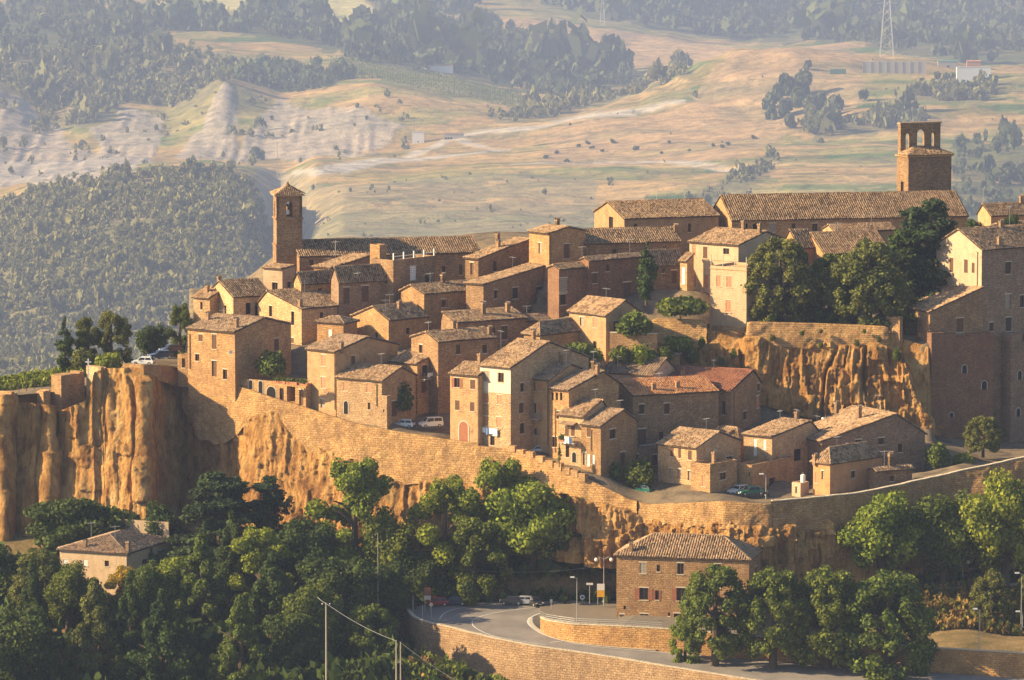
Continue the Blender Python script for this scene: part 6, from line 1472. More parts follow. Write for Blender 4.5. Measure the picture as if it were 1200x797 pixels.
# ---- the roadside row on the right and trees under the right rampart
for nm, lb, px, pt, pb, w, Y, kd, mt, cb in [
 ('linden_tree', 'leftmost roadside tree in front of the red shuttered house', 838, 659, 787, 98, 808, 'dome', 'leaf_mid', .17),
 ('linden_tree', 'second roadside tree from the left with its trunk showing', 906, 663, 794, 94, 806, 'dome', 'leaf_mid', .2),
 ('linden_tree', 'third roadside tree, leaning crown close to the largest', 970, 662, 800, 104, 806, 'dome', 'leaf_mid', .16),
 ('linden_tree', 'largest roadside tree with a dark right side', 1040, 666, 812, 128, 804, 'dome', 'leaf_mid', .1),
 ('shrub', 'small light green tree at the left end of the roadside row', 803, 722, 784, 46, 811, 'loose', 'leaf_light', .05),
 ('oak_tree', 'broad lobed tree under the rampart above the largest roadside tree', 1032, 572, 692, 108, 842, 'broad', 'leaf_light', .14),
 ('oak_tree', 'broad tree under the rampart with a triple lamp at its foot', 1106, 570, 694, 98, 843, 'broad', 'leaf_mid', .2),
 ('oak_tree', 'tall broad tree at the right edge under the rampart', 1178, 551, 690, 110, 842, 'broad', 'leaf_light', .14),
 ('olive_tree', 'round olive tree on the dry slope at the lower right', 1162, 667, 738, 60, 833, 'dome', 'leaf_olive', .04),
 ('olive_tree', 'olive tree cut by the right edge beside the tall lamp', 1204, 672, 740, 44, 833, 'dome', 'leaf_olive', .04),
 ('plane_tree', 'left dome shaped tree above the long sunlit parapet', 914, 277, 386, 98, 908, 'dome', 'leaf_olive', .08),
 ('plane_tree', 'smaller dome tree between the two large ones above the parapet', 972, 296, 386, 72, 912, 'dome', 'leaf_mid', .06),
 ('plane_tree', 'right dome shaped tree above the long sunlit parapet', 1018, 280, 388, 108, 905, 'dome', 'leaf_olive', .06),
 ('cedar_tree', 'spreading dark cedar in front of the great church', 1086, 226, 372, 132, 917, 'cedar', 'leaf_cedar', .1),
 ('cedar_tree', 'lower dark cedar behind the cream gabled house', 1058, 264, 376, 100, 913, 'cedar', 'leaf_dark', .1),
 ('oak_tree', 'dark tree between the great church and the skyline gable', 1142, 256, 300, 40, 925, 'broad', 'leaf_dark', .1),
 ('oak_tree', 'dark bushy tree behind the roof of the cream gabled house', 1182, 250, 300, 44, 920, 'broad', 'leaf_dark', .1),
 ('cypress_tree', 'slim dark cypress before the long tiled building', 757.5, 278, 352, 31, 909, 'cypress', 'leaf_dark', .03),
 ('cypress_tree', 'slim dark cypress at the far left edge of the town', 76, 372, 436, 28, 912, 'cypress', 'leaf_dark', .03),
 ('olive_tree', 'pale green tree right of the left cypress', 103, 372, 438, 46, 915, 'loose', 'leaf_olive', .06),
 ('olive_tree', 'grey green tree left of the car park', 131, 364, 434, 54, 914, 'loose', 'leaf_olive', .06),
 ('oak_tree', 'dark small tree behind the parked cars on the promontory', 179, 377, 424, 46, 921, 'broad', 'leaf_dark', .06),
 ('fig_tree', 'bright green tree left of the three slit house', 211, 356, 424, 40, 927, 'loose', 'leaf_mid', .06),
 ('shrub', 'low pale shrub before the pale green tree on the left', 96, 402, 440, 34, 908, 'bush', 'leaf_olive', .02),
 ('shrub', 'bright green shrub on the grassy shelf left of the car park', 127, 408, 440, 40, 905, 'bush', 'leaf_light', .02),
 ('fig_tree', 'leafy bush on the garden terrace beside the left house', 318, 410, 446, 48, 890, 'bush', 'leaf_mid', .02),
 ('fig_tree', 'big green bush below the small hipped stone house', 672, 394, 440, 64, 888, 'bush', 'leaf_mid', .02),
 ('fig_tree', 'leafy tree in the shade behind the white car', 470, 445, 492, 40, 879, 'bush', 'leaf_mid', .1),
 ('shrub', 'green bush in the yard left of the three slot house', 748, 529, 582, 46, 857, 'bush', 'leaf_mid', .02),
 ('shrub', 'small leafy bush against the slatted window house', 721, 534, 572, 20, 857, 'bush', 'leaf_mid', .02),
 ('olive_tree', 'round olive green bush at the foot of the dark right facade', 1152, 486, 530, 50, 880, 'dome', 'leaf_olive', .04),
 ('shrub', 'leafy bush beside the wide house under the dark cliff', 1100, 517, 553, 44, 872, 'bush', 'leaf_mid', .02),
 ('shrub', 'yellowish bush between the leafy bush and the round olive one', 1128, 526, 552, 34, 874, 'bush', 'leaf_light', .02),
 ('vine', 'trained vine on the pergola left of the pale tower house', 797, 344, 374, 72, 906, 'bush', 'leaf_mid', .02),
 ('vine', 'green creeper over the garden arches beside the orange shutter house', 742, 364, 398, 60, 894, 'bush', 'leaf_mid', .02),
 ('shrub', 'yellow green bush under the garden arches', 752, 402, 432, 40, 890.5, 'bush', 'leaf_light', .02),
 ('shrub', 'sunlit bush on the rock left of the pale tower footing', 796, 388, 416, 44, 901, 'bush', 'leaf_light', .02),
 ('shrub', 'clipped round hedge end at the foot of the left dome tree', 906, 364, 382, 16, 904, 'bush', 'leaf_dark', .02)]:
    tree(nm, lb, px, pt, pb, w, Y, kd, mt, cb)
for k, (px, py, w, Y) in enumerate(sorted([(905, 393, 9, 898.6), (962, 386, 6, 898.5), (962, 402, 8, 897.5), (1004, 399, 9, 897.6), (940, 388, 7, 898.6), (1030, 395, 8, 897.6), (1013, 386, 6, 898), (860, 412, 10, 899), (845, 420, 10, 899), (822, 398, 12, 901), (1050, 412, 14, 896), (786, 424, 12, 900)])):
    tree('wall_plant', ORD[k]+' small green tuft from the left along the upper parapet and rock', px, py-w*.6, py+w*.6, w, Y, 'bush', 'leaf_mid' if k % 2 else 'leaf_olive', .02, 'plant', 'tufts growing on the upper parapet')
# undergrowth on the lower slope
def low_scatter(name, label, px0, px1, Y0, Y1, n, wr, mat, seed, keep=None):
    r = np.random.default_rng(seed); pts = []; ws = []
    for _ in range(n):
        px = r.uniform(px0, px1); Y = r.uniform(Y0, Y1); x = XY(px, Y, -45)
        z = low_z(x, Y); qx_, qy_ = proj(x, Y, z)
        if keep and not keep(qx_, qy_): continue
        pts.append((x, Y, z)); ws.append(r.uniform(*wr))
    scatter(name, label, pts, ws, mat, seed)
for px, w in [(745, 26), (762, 20), (780, 24), (812, 22), (700, 18)]: tree('shrub', 'small green shrub under the garden arches, '+{745: 'leftmost but one', 762: 'middle one', 780: 'right of the middle one', 812: 'rightmost, below the pale tower footing', 700: 'leftmost, at the shutter house foot'}[px], px, 412-w*.3, 428, w, 891 if px < 800 else 899, 'bush', random.choice(['leaf_light', 'leaf_mid']), .02)
tree('shrub', 'leafy bush against the shaded side of the orange shutter house', 728, 400, 430, 30, 890.5, 'bush', 'leaf_mid', .02)
low_scatter('undergrowth', 'dark undergrowth below the left trees', -60, 470, 800, 866, 900, (2, 5), M['leaf_dark'], 201)
low_scatter('undergrowth', 'green brush in front of the curved road wall', 385, 600, 796, 816, 420, (.9, 2.4), M['leaf_mid'], 202)
low_scatter('dry_grass', 'golden dry brush at the bottom left of the curved road wall', 385, 600, 795, 814, 420, (.7, 1.7), M['leaf_dry'], 203)
low_scatter('undergrowth', 'scrub at the foot of the cliff behind the road', 480, 720, 848, 860, 200, (1.5, 3.5), M['leaf_dark'], 204)
low_scatter('dry_grass', 'dry golden grass on the slope at the lower right', 1060, 1290, 829, 846, 1500, (.7, 1.7), M['leaf_dry'], 205)
low_scatter('undergrowth', 'green weeds on the slope at the lower right', 1040, 1290, 829, 846, 700, (.7, 1.9), M['leaf_olive'], 215)
low_scatter('undergrowth', 'scrub under the right rampart', 960, 1260, 843, 853, 260, (1.2, 3.2), M['leaf_dark'], 206)
low_scatter('undergrowth', 'green bushes at the bottom edge below the roadside trees', 730, 1260, 780, 800, 420, (1, 2.6), M['leaf_mid'], 207)
# vines on the left shelf
r = np.random.default_rng(9); pts = []; ws = []
for k in range(8):
    for px in np.arange(-20, 140, 2.6):
        y = 904+k*3.2; x = XY(px, y); pts.append((x, y, ground_z(x, y)-.1)); ws.append(r.uniform(.9, 1.5))
scatter('vines', 'green vine rows on the grassy shelf at the left', pts, ws, M['leaf_light'], 210)
# ================================================================= vehicles, lamps, signs, washing
def paint(name, c): 
    t = NT(name, .3, .5); t.b.inputs['Coat Weight'].default_value = .4; return t.col(c)
CARP = dict(white=paint('white car paint', (.72, .72, .70)), blue=paint('dark blue car paint', (.02, .03, .07)), silver=paint('silver car paint', (.42, .43, .45)),
            green=paint('green car paint', (.01, .12, .09)), red=paint('red car paint', (.30, .02, .015)), black=paint('dark grey car paint', (.03, .03, .033)))
M['lampglass'] = plain('headlamp glass', (.75, .75, .72), .15, .5, var=.05); M['redglass'] = plain('tail lamp glass', (.4, .02, .015), .2, .5)
def car(label, px, py, Y, head, col, kind='hatch', name='parked_car', lift=0.0, pos=None, group=None):
    """x runs to the bonnet; built from a side outline swept across the width with sloping cabin sides"""
    p = pos if pos is not None else P(px, py, Y)
    e = thing(name, label, 'car' if kind != 'van' else 'van', p+Vector((0, 0, lift)), R(head), group)
    L, Wd, H1, H2 = dict(hatch=(3.9, 1.68, .86, 1.44), estate=(4.3, 1.72, .9, 1.45), van=(4.0, 1.7, 1.02, 1.74))[kind]
    hl, hw = L/2, Wd/2
    low = [(-hl, .42), (-hl+.02, H1*.95), (-hl+.1, H1), (hl-1.15, H1), (hl-.25, H1*.84), (hl, H1*.68), (hl, .4), (hl-.2, .24), (-hl+.2, .24)]
    def sweep(mb, pts, w_of):
        n = len(pts)
        for s in (-1, 1): mb.face([(x, s*w_of(z), z) for x, z in (pts if s < 0 else pts[::-1])])
        for (x, z), (x2, z2) in zip(pts, pts[1:]+pts[:1]): mb.face([(x, -w_of(z), z), (x, w_of(z), z), (x2, w_of(z2), z2), (x2, -w_of(z2), z2)])
        return mb
    body = sweep(MB(), low, lambda z: hw-(.04 if z < .4 else 0)-.05*max(0, z-.6)).build('body', CARP[col], e)
    if kind == 'van': cab = [(-hl+.06, H1), (-hl+.12, H2-.08), (-hl+.3, H2), (hl-1.35, H2), (hl-.7, H1)]
    elif kind == 'hatch': cab = [(-hl+.12, H1), (-hl+.55, H2-.06), (-hl+.8, H2), (.25, H2), (.55, H2-.08), (hl-1.05, H1)]
    else: cab = [(-hl+.25, H1), (-hl+.6, H2-.04), (.2, H2), (.45, H2-.06), (hl-1.2, H1)]
    wc = lambda z: hw-.06-.32*(z-H1)/(H2-H1)*.6
    sweep(MB(), cab, wc).build('cabin', CARP[col], e)
    g = MB(); zb, zt_ = H1+.06, H2-.1
    def lx(z, front):   # cabin edge at a height
        pts = [q for q in cab]; f = pts[-2:] if front else pts[:2]
        (xa_, za), (xb_, zb_) = f; return xa_+(xb_-xa_)*(z-za)/(zb_-za+1e-6)
    for s in (-1, 1):
        x0, x1 = lx(zb, 0)+.12, lx(zb, 1)-.12; y0, y1 = max(lx(zt_, 0), x0)+.12, min(lx(zt_, 1), x1)-.1; m0 = (x0+x1)/2
        for a0, a1, b0, b1 in ((x0, m0-.05, y0, m0-.05), (m0+.05, x1, m0+.05, max(y1, m0+.2))):
            g = MB(); g.face([(a0, s*(wc(zb)+.012), zb), (a1, s*(wc(zb)+.012), zb), (b1, s*(wc(zt_)+.012), zt_), (b0, s*(wc(zt_)+.012), zt_)])
            g.build('side_window', M['glass'], e)
    for nm, fr in (('windscreen', 1), ('rear_window', 0)):
        (xa_, za), (xb_, zb_) = (cab[-1], cab[-2]) if fr else (cab[0], cab[1]); o_ = .02 if fr else -.02
        q = lambda f: (xa_+(xb_-xa_)*f+o_, za+(zb_-za)*f)
        (a, b), (c_, d) = q(.1), q(.92)
        MB().face([(a, -wc(b)+.08, b), (a, wc(b)-.08, b), (c_, wc(d)-.08, d), (c_, -wc(d)+.08, d)]).build(nm, M['glass'], e)
    for x in (-hl+.72, hl-.75):
        for s in (-1, 1):
            t_ = MB(); n = 12
            for k in range(n):
                a, b = 2*math.pi*k/n, 2*math.pi*(k+1)/n; y0, y1 = s*(hw-.2), s*(hw+.015)
                t_.face([(x+.3*math.cos(a), y0, .3+.3*math.sin(a)), (x+.3*math.cos(b), y0, .3+.3*math.sin(b)), (x+.3*math.cos(b), y1, .3+.3*math.sin(b)), (x+.3*math.cos(a), y1, .3+.3*math.sin(a))])
                t_.face([(x+.3*math.cos(a), y1, .3+.3*math.sin(a)), (x+.3*math.cos(b), y1, .3+.3*math.sin(b)), (x+.19*math.cos(b), y1, .3+.19*math.sin(b)), (x+.19*math.cos(a), y1, .3+.19*math.sin(a))])
            wh = t_.build('wheel', M['rubber'], e); rm = MB()
            rm.face([(x+.19*math.cos(2*math.pi*k/n), s*(hw+.006), .3+.19*math.sin(2*math.pi*k/n)) for k in range(n)]); rm.build('rim', M['metal'], wh)
    for s in (-1, 1):
        MB().box(hl-.12, hl+.015, s*hw*.72-.19, s*hw*.72+.19, H1*.62, H1*.78).build('headlight', M['lampglass'], e)
        MB().box(-hl-.015, -hl+.06, s*hw*.8-.12, s*hw*.8+.12, H1*.7, H1*.95).build('tail_light', M['redglass'], e)
        MB().box(hl-1.5, hl-1.3, s*(hw+.0), s*(hw+.16) if s > 0 else s*(hw+.16), H1+.02, H1+.16).build('mirror', M['iron'], e) if s > 0 else MB().box(hl-1.5, hl-1.3, s*(hw+.16), s*hw, H1+.02, H1+.16).build('mirror', M['iron'], e)
    MB().box(hl-.1, hl+.05, -hw*.92, hw*.92, .3, .48).build('bumper', M['iron'], e); MB().box(-hl-.05, -hl+.1, -hw*.92, hw*.92, .3, .48).build('bumper', M['iron'], e)
    MB().box(hl+.05, hl+.062, -.26, .26, .36, .47).build('number_plate', M['white'], e)
    return e
def gpos(px, py, Y, dz=.05):
    p = P(px, py, Y); p.z = ground_z(p.x, p.y)+dz; return p
car('white hatchback parked by the yard wall at the long retaining wall', 473, 501, 876.5, 165, 'white', lift=.0)
car('white van parked next to the white hatchback in the shade', 505, 500.5, 876, 200, 'white', 'van', name='parked_van')
car('white car half hidden behind the stepped rampart', 633, 531.5, 868, 165, 'white')
car('dark blue car parked on the left promontory car park', 188, 420, 900, 200, 'blue', 'estate')
car('white car behind the curved parapet of the promontory', 168, 427.5, 896.5, 170, 'white')
car('dark grey car at the back of the promontory car park', 200, 413, 905, 205, 'black', 'hatch')
car('silver car parked furthest left beside the low garage', 857, 577, 855, 235, 'silver')
car('white car parked between the silver and the green cars', 866, 578.5, 853, 228, 'white', 'estate')
car('green car parked at the edge of the rounded bastion', 880, 580, 850, 200, 'green', 'estate')
for lb, px, py, hd, c, kd in [('red car under the trees behind the brown road sign', 512, 709.5, 185, 'red', 'hatch'), ('dark blue car under the trees right of the red car', 532, 708.5, 178, 'blue', 'estate'),
                              ('dark grey car under the trees left of the silver one', 599, 708, 178, 'black', 'hatch'), ('silver car under the trees next to the headlamp car', 612, 708, 176, 'silver', 'estate')]:
    car(lb, px, py, 0, hd, c, kd, pos=Rp(px, py+.4)+Vector((0, 0, .02)))
car('dark car with bright headlamps facing the bend under the trees', 626, 0, 0, -60, 'black', 'hatch', pos=Rp(626, 709.5)+Vector((0, 0, .02)))
car('teal car half hidden behind the rampart left of the rounded bastion', 752, 577.5, 856, 150, 'green', 'hatch')
# a scooter by the cars
p = P(897, 582, 848); e = thing('scooter', 'dark scooter parked right of the green car', 'scooter', p, R(30))
for x in (-.55, .55):
    w_ = MB()
    for k in range(10):
        a, b = 2*math.pi*k/10, 2*math.pi*(k+1)/10; w_.face([(x+.24*math.cos(a), -.06, .24+.24*math.sin(a)), (x+.24*math.cos(b), -.06, .24+.24*math.sin(b)), (x+.24*math.cos(b), .06, .24+.24*math.sin(b)), (x+.24*math.cos(a), .06, .24+.24*math.sin(a))])
    w_.face([(x+.24*math.cos(2*math.pi*k/10), -.06, .24+.24*math.sin(2*math.pi*k/10)) for k in range(10)]); w_.build('wheel', M['rubber'], e)
MB().box(-.7, .1, -.17, .17, .42, .72).box(.1, .5, -.16, .16, .26, .34).box(.42, .55, -.2, .2, .3, .95).build('body', CARP['black'], e)
MB().box(-.65, .08, -.14, .14, .723, .82).build('seat', M['rubber'], e); MB().tube([(.5, -.32, 1.0), (.46, 0, .96), (.5, .32, 1.0)], .025, 5).build('handlebar', M['iron'], e)

# ---- lamps
def glob(mb, c, r):
    mb.lathe([(.01, r), (r*.6, r*.8), (r, 0), (r*.6, -r*.8), (.01, -r)], 10, c); return mb
M['globe'] = plain('white lamp glass', (.78, .77, .74), .3, .4, var=.03)
def lamp_post(label, px, pb, pt, Y, globes=0, z=None, head=0):
    p = P(px, pb, Y); h = (pb-pt)*Y/F*1.005
    if z is not None: p.z = z
    e = thing('street_lamp', label, 'street lamp', p)
    MB().tube([(0, 0, -.6), (0, 0, h*.25), (0, 0, h)], [.10, .075, .05], 8).build('pole', M['metal'], e)
    MB().lathe([(.2, 0), (.2, .12), (.12, .3), (.1, .8), (.02, .8)], 8).build('base', M['metal'], e)
    if globes == 0:
        a = head
        MB().tube([(0, 0, h-.05), (-.5, 0, h+.08)], .05, 5).build('arm', M['metal'], e)
        MB().box(-1.1, -.4, -.16, .16, h+.04, h+.24).build('lamp_head', M['globe'], e)
    else:
        xs = {2: (-1.25, 1.25), 3: (-.85, .85, 0)}[globes]
        for x in xs:
            top = h+(.55 if x == 0 else .2)
            if x: MB().tube([(0, 0, h-.5), (x*.6, 0, h-.1), (x, 0, h+.05 if globes == 3 else h-.15)], .045, 5).build('arm', M['metal'], e)
            zc = top+.1 if globes == 3 else h-.55
            gl = glob(MB(), (x, 0, zc), .34).build('globe', M['globe'], e, smooth=True)
            MB().lathe([(.02, .5), (.2, .36), (.02, .34)], 8, (x, 0, zc)).build('cap', M['iron'], gl)
    return e
def rz_(px, py): return Rp(px, py)
q = rz_(706.5, 706); lamp_post('tall street lamp with two white globes beside the red shuttered house', 707.5, 706, 651, 842.5, 2)
lamp_post('slim street lamp on the inner wall of the bend', 676, 749, 676, rz_(676, 749).y)
lamp_post('triple globe lamp under the rampart trees on the right', 1128, 694, 660, 843.5, 3)
lamp_post('slim street lamp on the lower right road', 1147.5, 788, 713, rz_(1147.5, 788).y)
lamp_post('tall street lamp at the right edge beside the cut olive tree', 1196.5, 745, 671, 829)
lamp_post('short street lamp at the far right below the tall one', 1198, 742, 717, 829.5)
# ---- signs
def sign(label, px, pb, pt, Y, wpx, hpx, mats, shape='rect', name='road_sign', cat='sign', posts=1):
    p = P(px, pb, Y); k = Y/F; h = (pb-pt)*k; w = wpx*k; hh = hpx*k
    e = thing(name, label, cat, p)
    for i in range(posts):
        x = 0 if posts == 1 else (-w*.38, w*.38)[i]
        MB().tube([(x, .06, -.5), (x, .06, h-.05)], .05, 6).build('post', M['metal'], e)
    if shape == 'rect':
        n = len(mats)
        for i, m in enumerate(mats):
            z0, z1 = h-hh*(i+1)/n, h-hh*i/n-.02
            MB().box(-w/2, w/2, -.05, .0, z0, z1).build('panel', m, e)
    else:
        for i, m in enumerate(mats):
            r_ = w/2*(1-.35*i); mb = MB(); n = 16
            mb.face([(r_*math.cos(2*math.pi*k_/n), -.05-.01*i, h-w/2+r_*math.sin(2*math.pi*k_/n)) for k_ in range(n)])
            for k_ in range(n):
                a, b = 2*math.pi*k_/n, 2*math.pi*(k_+1)/n
                mb.face([(r_*math.cos(a), -.05-.01*i, h-w/2+r_*math.sin(a)), (r_*math.cos(b), -.05-.01*i, h-w/2+r_*math.sin(b)), (r_*math.cos(b), -.02, h-w/2+r_*math.sin(b)), (r_*math.cos(a), -.02, h-w/2+r_*math.sin(a))])
            mb.build('disc', m, e)
    return e
brown = plain('brown sign paint', (.26, .085, .04), .5); yellow = plain('yellow sign paint', (.75, .42, .03), .5); bluep = plain('blue sign paint', (.03, .10, .32), .5)
s_ = sign('brown direction signs stacked on two posts at the road bend', 501, 717, 687.5, rz_(501, 717).y, 8, 15, [brown, brown, plain('pale sign paint', (.55, .45, .38), .5)], posts=2)
sign('white and yellow poster board beside the two globe lamp', 704, 705, 683.5, 842, 9, 16, [M['globe'], yellow], name='poster_board', cat='poster', posts=2)
sign('narrow white street sign left of the poster board', 691, 704, 682.5, 842.5, 8, 2.6, [M['white']])
sign('round white and blue road sign beside the far road', 682.5, 706, 697, rz_(682.5, 706).y, 5.5, 5.5, [M['white'], bluep], 'disc')
sign('small grey road sign left of the inner wall of the bend', 646, 718, 702, rz_(646, 718).y, 3, 4, [M['metal']])
sign('small round sign seen edge on at the start of the curved wall', 505.5, 728, 706, rz_(505.5, 727).y+.6, 4, 5, [M['white'], yellow], 'disc')
for px, a, b, lb in [(484, 724, 697, 'thin grey post at the left end of the curved road wall'), (495, 730, 708, 'short thin post beside the brown direction signs')]:
    q = rz_(px, a); e = thing('post', lb, 'post', q); MB().tube([(0, .3, -.6), (0, .3, (a-b)*q.y/F)], .06, 6).build('shaft', M['metal'], e); glob(MB(), (0, .3, (a-b)*q.y/F), .09).build('cap', M['iron'], e)
# ---- railings
def railing(label, pts, h=1.0, gap=2.0, bars=3, mat='metal'):
    """pts: points along the foot of the rail"""
    e = thing('railing', label, 'railing', pts[0]); o = Vector(pts[0]); L = 0
    mb = [MB() for _ in range(bars)]
    pos = []
    for a, b in zip(pts, pts[1:]):
        n = max(1, round((b-a).length/gap))
        pos += [a+(b-a)*k/n for k in range(n)]
    pos.append(pts[-1])
    for p in pos: MB().box(p.x-o.x-.035, p.x-o.x+.035, p.y-o.y-.035, p.y-o.y+.035, p.z-o.z-.2, p.z-o.z+h).build('post', M[mat], e)
    for k in range(bars): MB().tube([p-o+Vector((0, -.05, h*(k+1)/bars-.04)) for p in pos], .03, 5).build('rail', M[mat], e)
    return e
railing('grey railing on the wall round the inside of the bend', [Vector((p.x, p.y+.25, p.z+.16)) for p in plat[:7]], .95, 2.2)
railing('pale railing along the wall at the lower right', [P(x, y, 829.5) for x, y in ((1092, 764.5), (1130, 764), (1160, 763.5), (1205, 763))], 1.3, 2.8)
railing('dark fence along the path under the right rampart', [P(x, y, 844) for x, y in ((1075, 685), (1110, 682), (1150, 674))], .9, 2.0, 2, 'iron')
wall_sheet('garden_wall', 'low dark wall beside the path under the right rampart', [(1075, 675, 845.5, 688, 845.5), (1150, 664, 846, 684, 846), (1190, 659, 847, 680, 847)], 2, 8, .4, 'rw', .04, 0, seed=31)
wall_sheet('retaining_wall', 'brown wall below the dry slope at the lower right', [(1085, 735, 831, 756, 830.6), (1120, 739, 831, 757, 830.6), (1210, 744, 831, 757, 830.6), (1300, 746, 831, 758, 830.6)], 2, 12, .4, 'rw', .04, 0, seed=32)
wall_sheet('retaining_wall', 'lower brown wall under the pale railing', [(1060, 765, 829, 781, 828.6), (1300, 763, 829, 782, 828.6)], 2.5, 12, .5, 'rw', .04, 0, seed=33)
def pathstrip(name, label, a, mat, w=1.6):
    mb = MB()
    for p, q in zip(a, a[1:]): mb.face([p, q, q+Vector((0, w, .05)), p+Vector((0, w, .05))])
    return tag(mb.build(name, mat), label, kind='structure')
pathstrip('path', 'pale footpath under the right rampart trees', [P(x, y, 841.5) for x, y in ((1040, 694), (1090, 691), (1140, 688), (1210, 685))], M['conc'], 2.0)
pathstrip('path', 'grassy footpath above the brown wall', [P(x, y, 829.6)+Vector((0, 1, .35)) for x, y in ((1090, 741), (1150, 744), (1220, 748))], M['grass'], 1.8)
p = P(1101, 697, 842); e = thing('bollard', 'short stone bollard on the footpath under the rampart', 'bollard', p); MB().lathe([(.22, -.3), (.22, 1.0), (.15, 1.15), (.01, 1.2)], 8).build('shaft', M['conc'], e); MB().lathe([(.26, .8), (.26, .9)], 8).build('ring', M['iron'], e)
p = P(1165, 737, 830.5); e = thing('post', 'pale square stone post on the grassy footpath', 'post', p); MB().box(-.16, .16, -.16, .16, -.4, 1.9).build('shaft', M['conc'], e); MB().box(-.2, .2, -.2, .2, 1.902, 2.0).build('cap', M['stone'], e)
# ---- utility poles and wires in front
def upole(label, px, pb, pt, Y, arm=True, r=.13, mat='grnwood'):
    p = P(px, pb, Y); h = (pb-pt)*Y/F; e = thing('utility_pole', label, 'pole', p)
    MB().tube([(0, 0, -3), (0, 0, h)], [r*1.3, r*.8], 8).build('shaft', M[mat], e)
    if arm:
        MB().box(-.7, .7, -.06, .06, h-.35, h-.25).build('cross_arm', M['iron'], e)
        for x in (-.6, .6): MB().lathe([(.06, 0), (.09, .08), (.05, .2), (.01, .22)], 6, (x, 0, h-.25)).build('insulator', M['globe'], e)
    return p+Vector((0, 0, h-.1))
pA = upole('grey wooden pole standing before the dark trees at the bottom', 382.5, 800, 704, 800)
pB = upole('left pole of the pair by the curved road wall', 464.5, 802, 749, 790, False, .11)
pC = upole('right pole of the pair by the curved road wall', 469.5, 802, 751, 790, False, .11)
o = MB().box(0, (469.5-464.5)*790/F, -.05, .05, -.1, .1).build('brace', M['conc']); o.location = P(464.5, 776, 790); tag(o, 'short brace bolted between the pair of poles', 'brace')
def wire(label, a, b, sag=.8, r=.03):
    pts = [a+(b-a)*t_-Vector((0, 0, sag*4*t_*(1-t_))) for t_ in np.linspace(0, 1, 12)]
    o = Vector(a); w_ = MB().tube([p-o for p in pts], r, 4).build('cable', M['metal']); w_.location = o; tag(w_, label, 'cable')
wire('cable sagging from the single pole to the pair of poles', pA, pB, .5); wire('cable running down from the pair of poles to the bottom edge', pC, P(560, 812, 785), .4)
wire('cable leaving the single pole towards the upper left', P(372, 700, 802), pA, .1)
upole('thin white mast rising out of the dark trees', 443, 716, 622, 838, False, .055, 'metal')
wire('thin cable strung across the road to the two globe lamp', P(500, 662, 850), P(700, 664, 846), 1.1, .02)
# ---- stakes on the left shelf
for k, px in enumerate(np.arange(-5, 145, 9.0)):
    p = P(px, 446-px*.11, 899); p.z = ground_z(p.x, p.y); o = MB().tube([(0, 0, -.4), (.02, 0, 1.9)], .06, 5).build('fence_stake', M['bark']); o.location = p
    tag(o, ORD[k]+' thin wooden stake from the left among the vines', 'stake', 'stakes among the vines')
p = gpos(103, 432, 890.5); e = thing('post', 'white cross shaped post at the cliff edge left of the car park', 'post', P(103.5, 433, 889.6)); MB().box(-.12, .12, -.1, .1, -1.5, 1.9).build('shaft', M['white'], e); MB().box(-.5, .5, -.08, .08, 1.2, 1.42).build('arm', M['white'], e)
# ---- washing
def washing(label, lab, side, px, py, wpx, hpx, mats, out=.45):
    p, rz = world_on(lab, side, px, py, out); a = rz-math.pi/2 if side == 'L' else rz
    e = thing('washing_line', label, 'washing', p, a); w = wpx*.149; n = len(mats); h = hpx*.149
    MB().tube([(-w*.55, 0, 0), (0, 0, -.06), (w*.55, 0, 0)], .015, 4).build('line', M['metal'], e)
    for s in (-1, 1): MB().tube([(s*w*.55, 0, 0), (s*w*.55, out-.02, 0)], .03, 4).build('bracket', M['iron'], e)
    for i, m in enumerate(mats):
        x0 = -w/2+w*i/n+.03; x1 = -w/2+w*(i+1)/n-.03; hh = h*random.uniform(.75, 1.1); c = 8; V = []
        mb = MB()
        for s in (0, 1):
            for k in range(c):
                xa_, xb_ = x0+(x1-x0)*k/c, x0+(x1-x0)*(k+1)/c; f = lambda x, z: .05*math.sin(x*7+i)+.02*z
                mb.face([(xa_, f(xa_, 0)+s*.012, -.03), (xb_, f(xb_, 0)+s*.012, -.03), (xb_, f(xb_, hh)*1.5+s*.012, -hh), (xa_, f(xa_, hh)*1.5+s*.012, -hh)])
        mb.build('sheet', m, e)
M['cloths'] = plain('striped washing', (.45, .5, .6), .9, .1)
washing('line of white washing on the white topped front house', 'tall front house with a white plastered top storey and washing below', 'L', 575, 501, 24, 8, [M['cloth'], M['clothb'], M['cloth'], M['cloth']])
washing('pale washing strung below the windows of the wide shaded house', 'wide stone house with two windows above a line of washing', 'R', 639, 348, 22, 12, [M['cloth'], M['cloth'], M['cloths'], M['cloth']])
washing('dark trousers hung beside the pale washing in the shade', 'wide stone house with two windows above a line of washing', 'R', 645, 359, 9, 13, [M['clothb'], M['clothb']])
washing('white sheet over the balcony with the canopy', 'front house with a balcony of washing and a canopy over it', 'L', 670, 511, 12, 9, [M['cloth'], M['cloth'], M['clothb']], 1.2)
washing('white towels on the dark balcony of the lean-to wing', 'low stone wing with a sunlit lean-to roof and dark balcony', 'R', 498, 436, 11, 5, [M['cloth'], M['cloth']], 1.25)
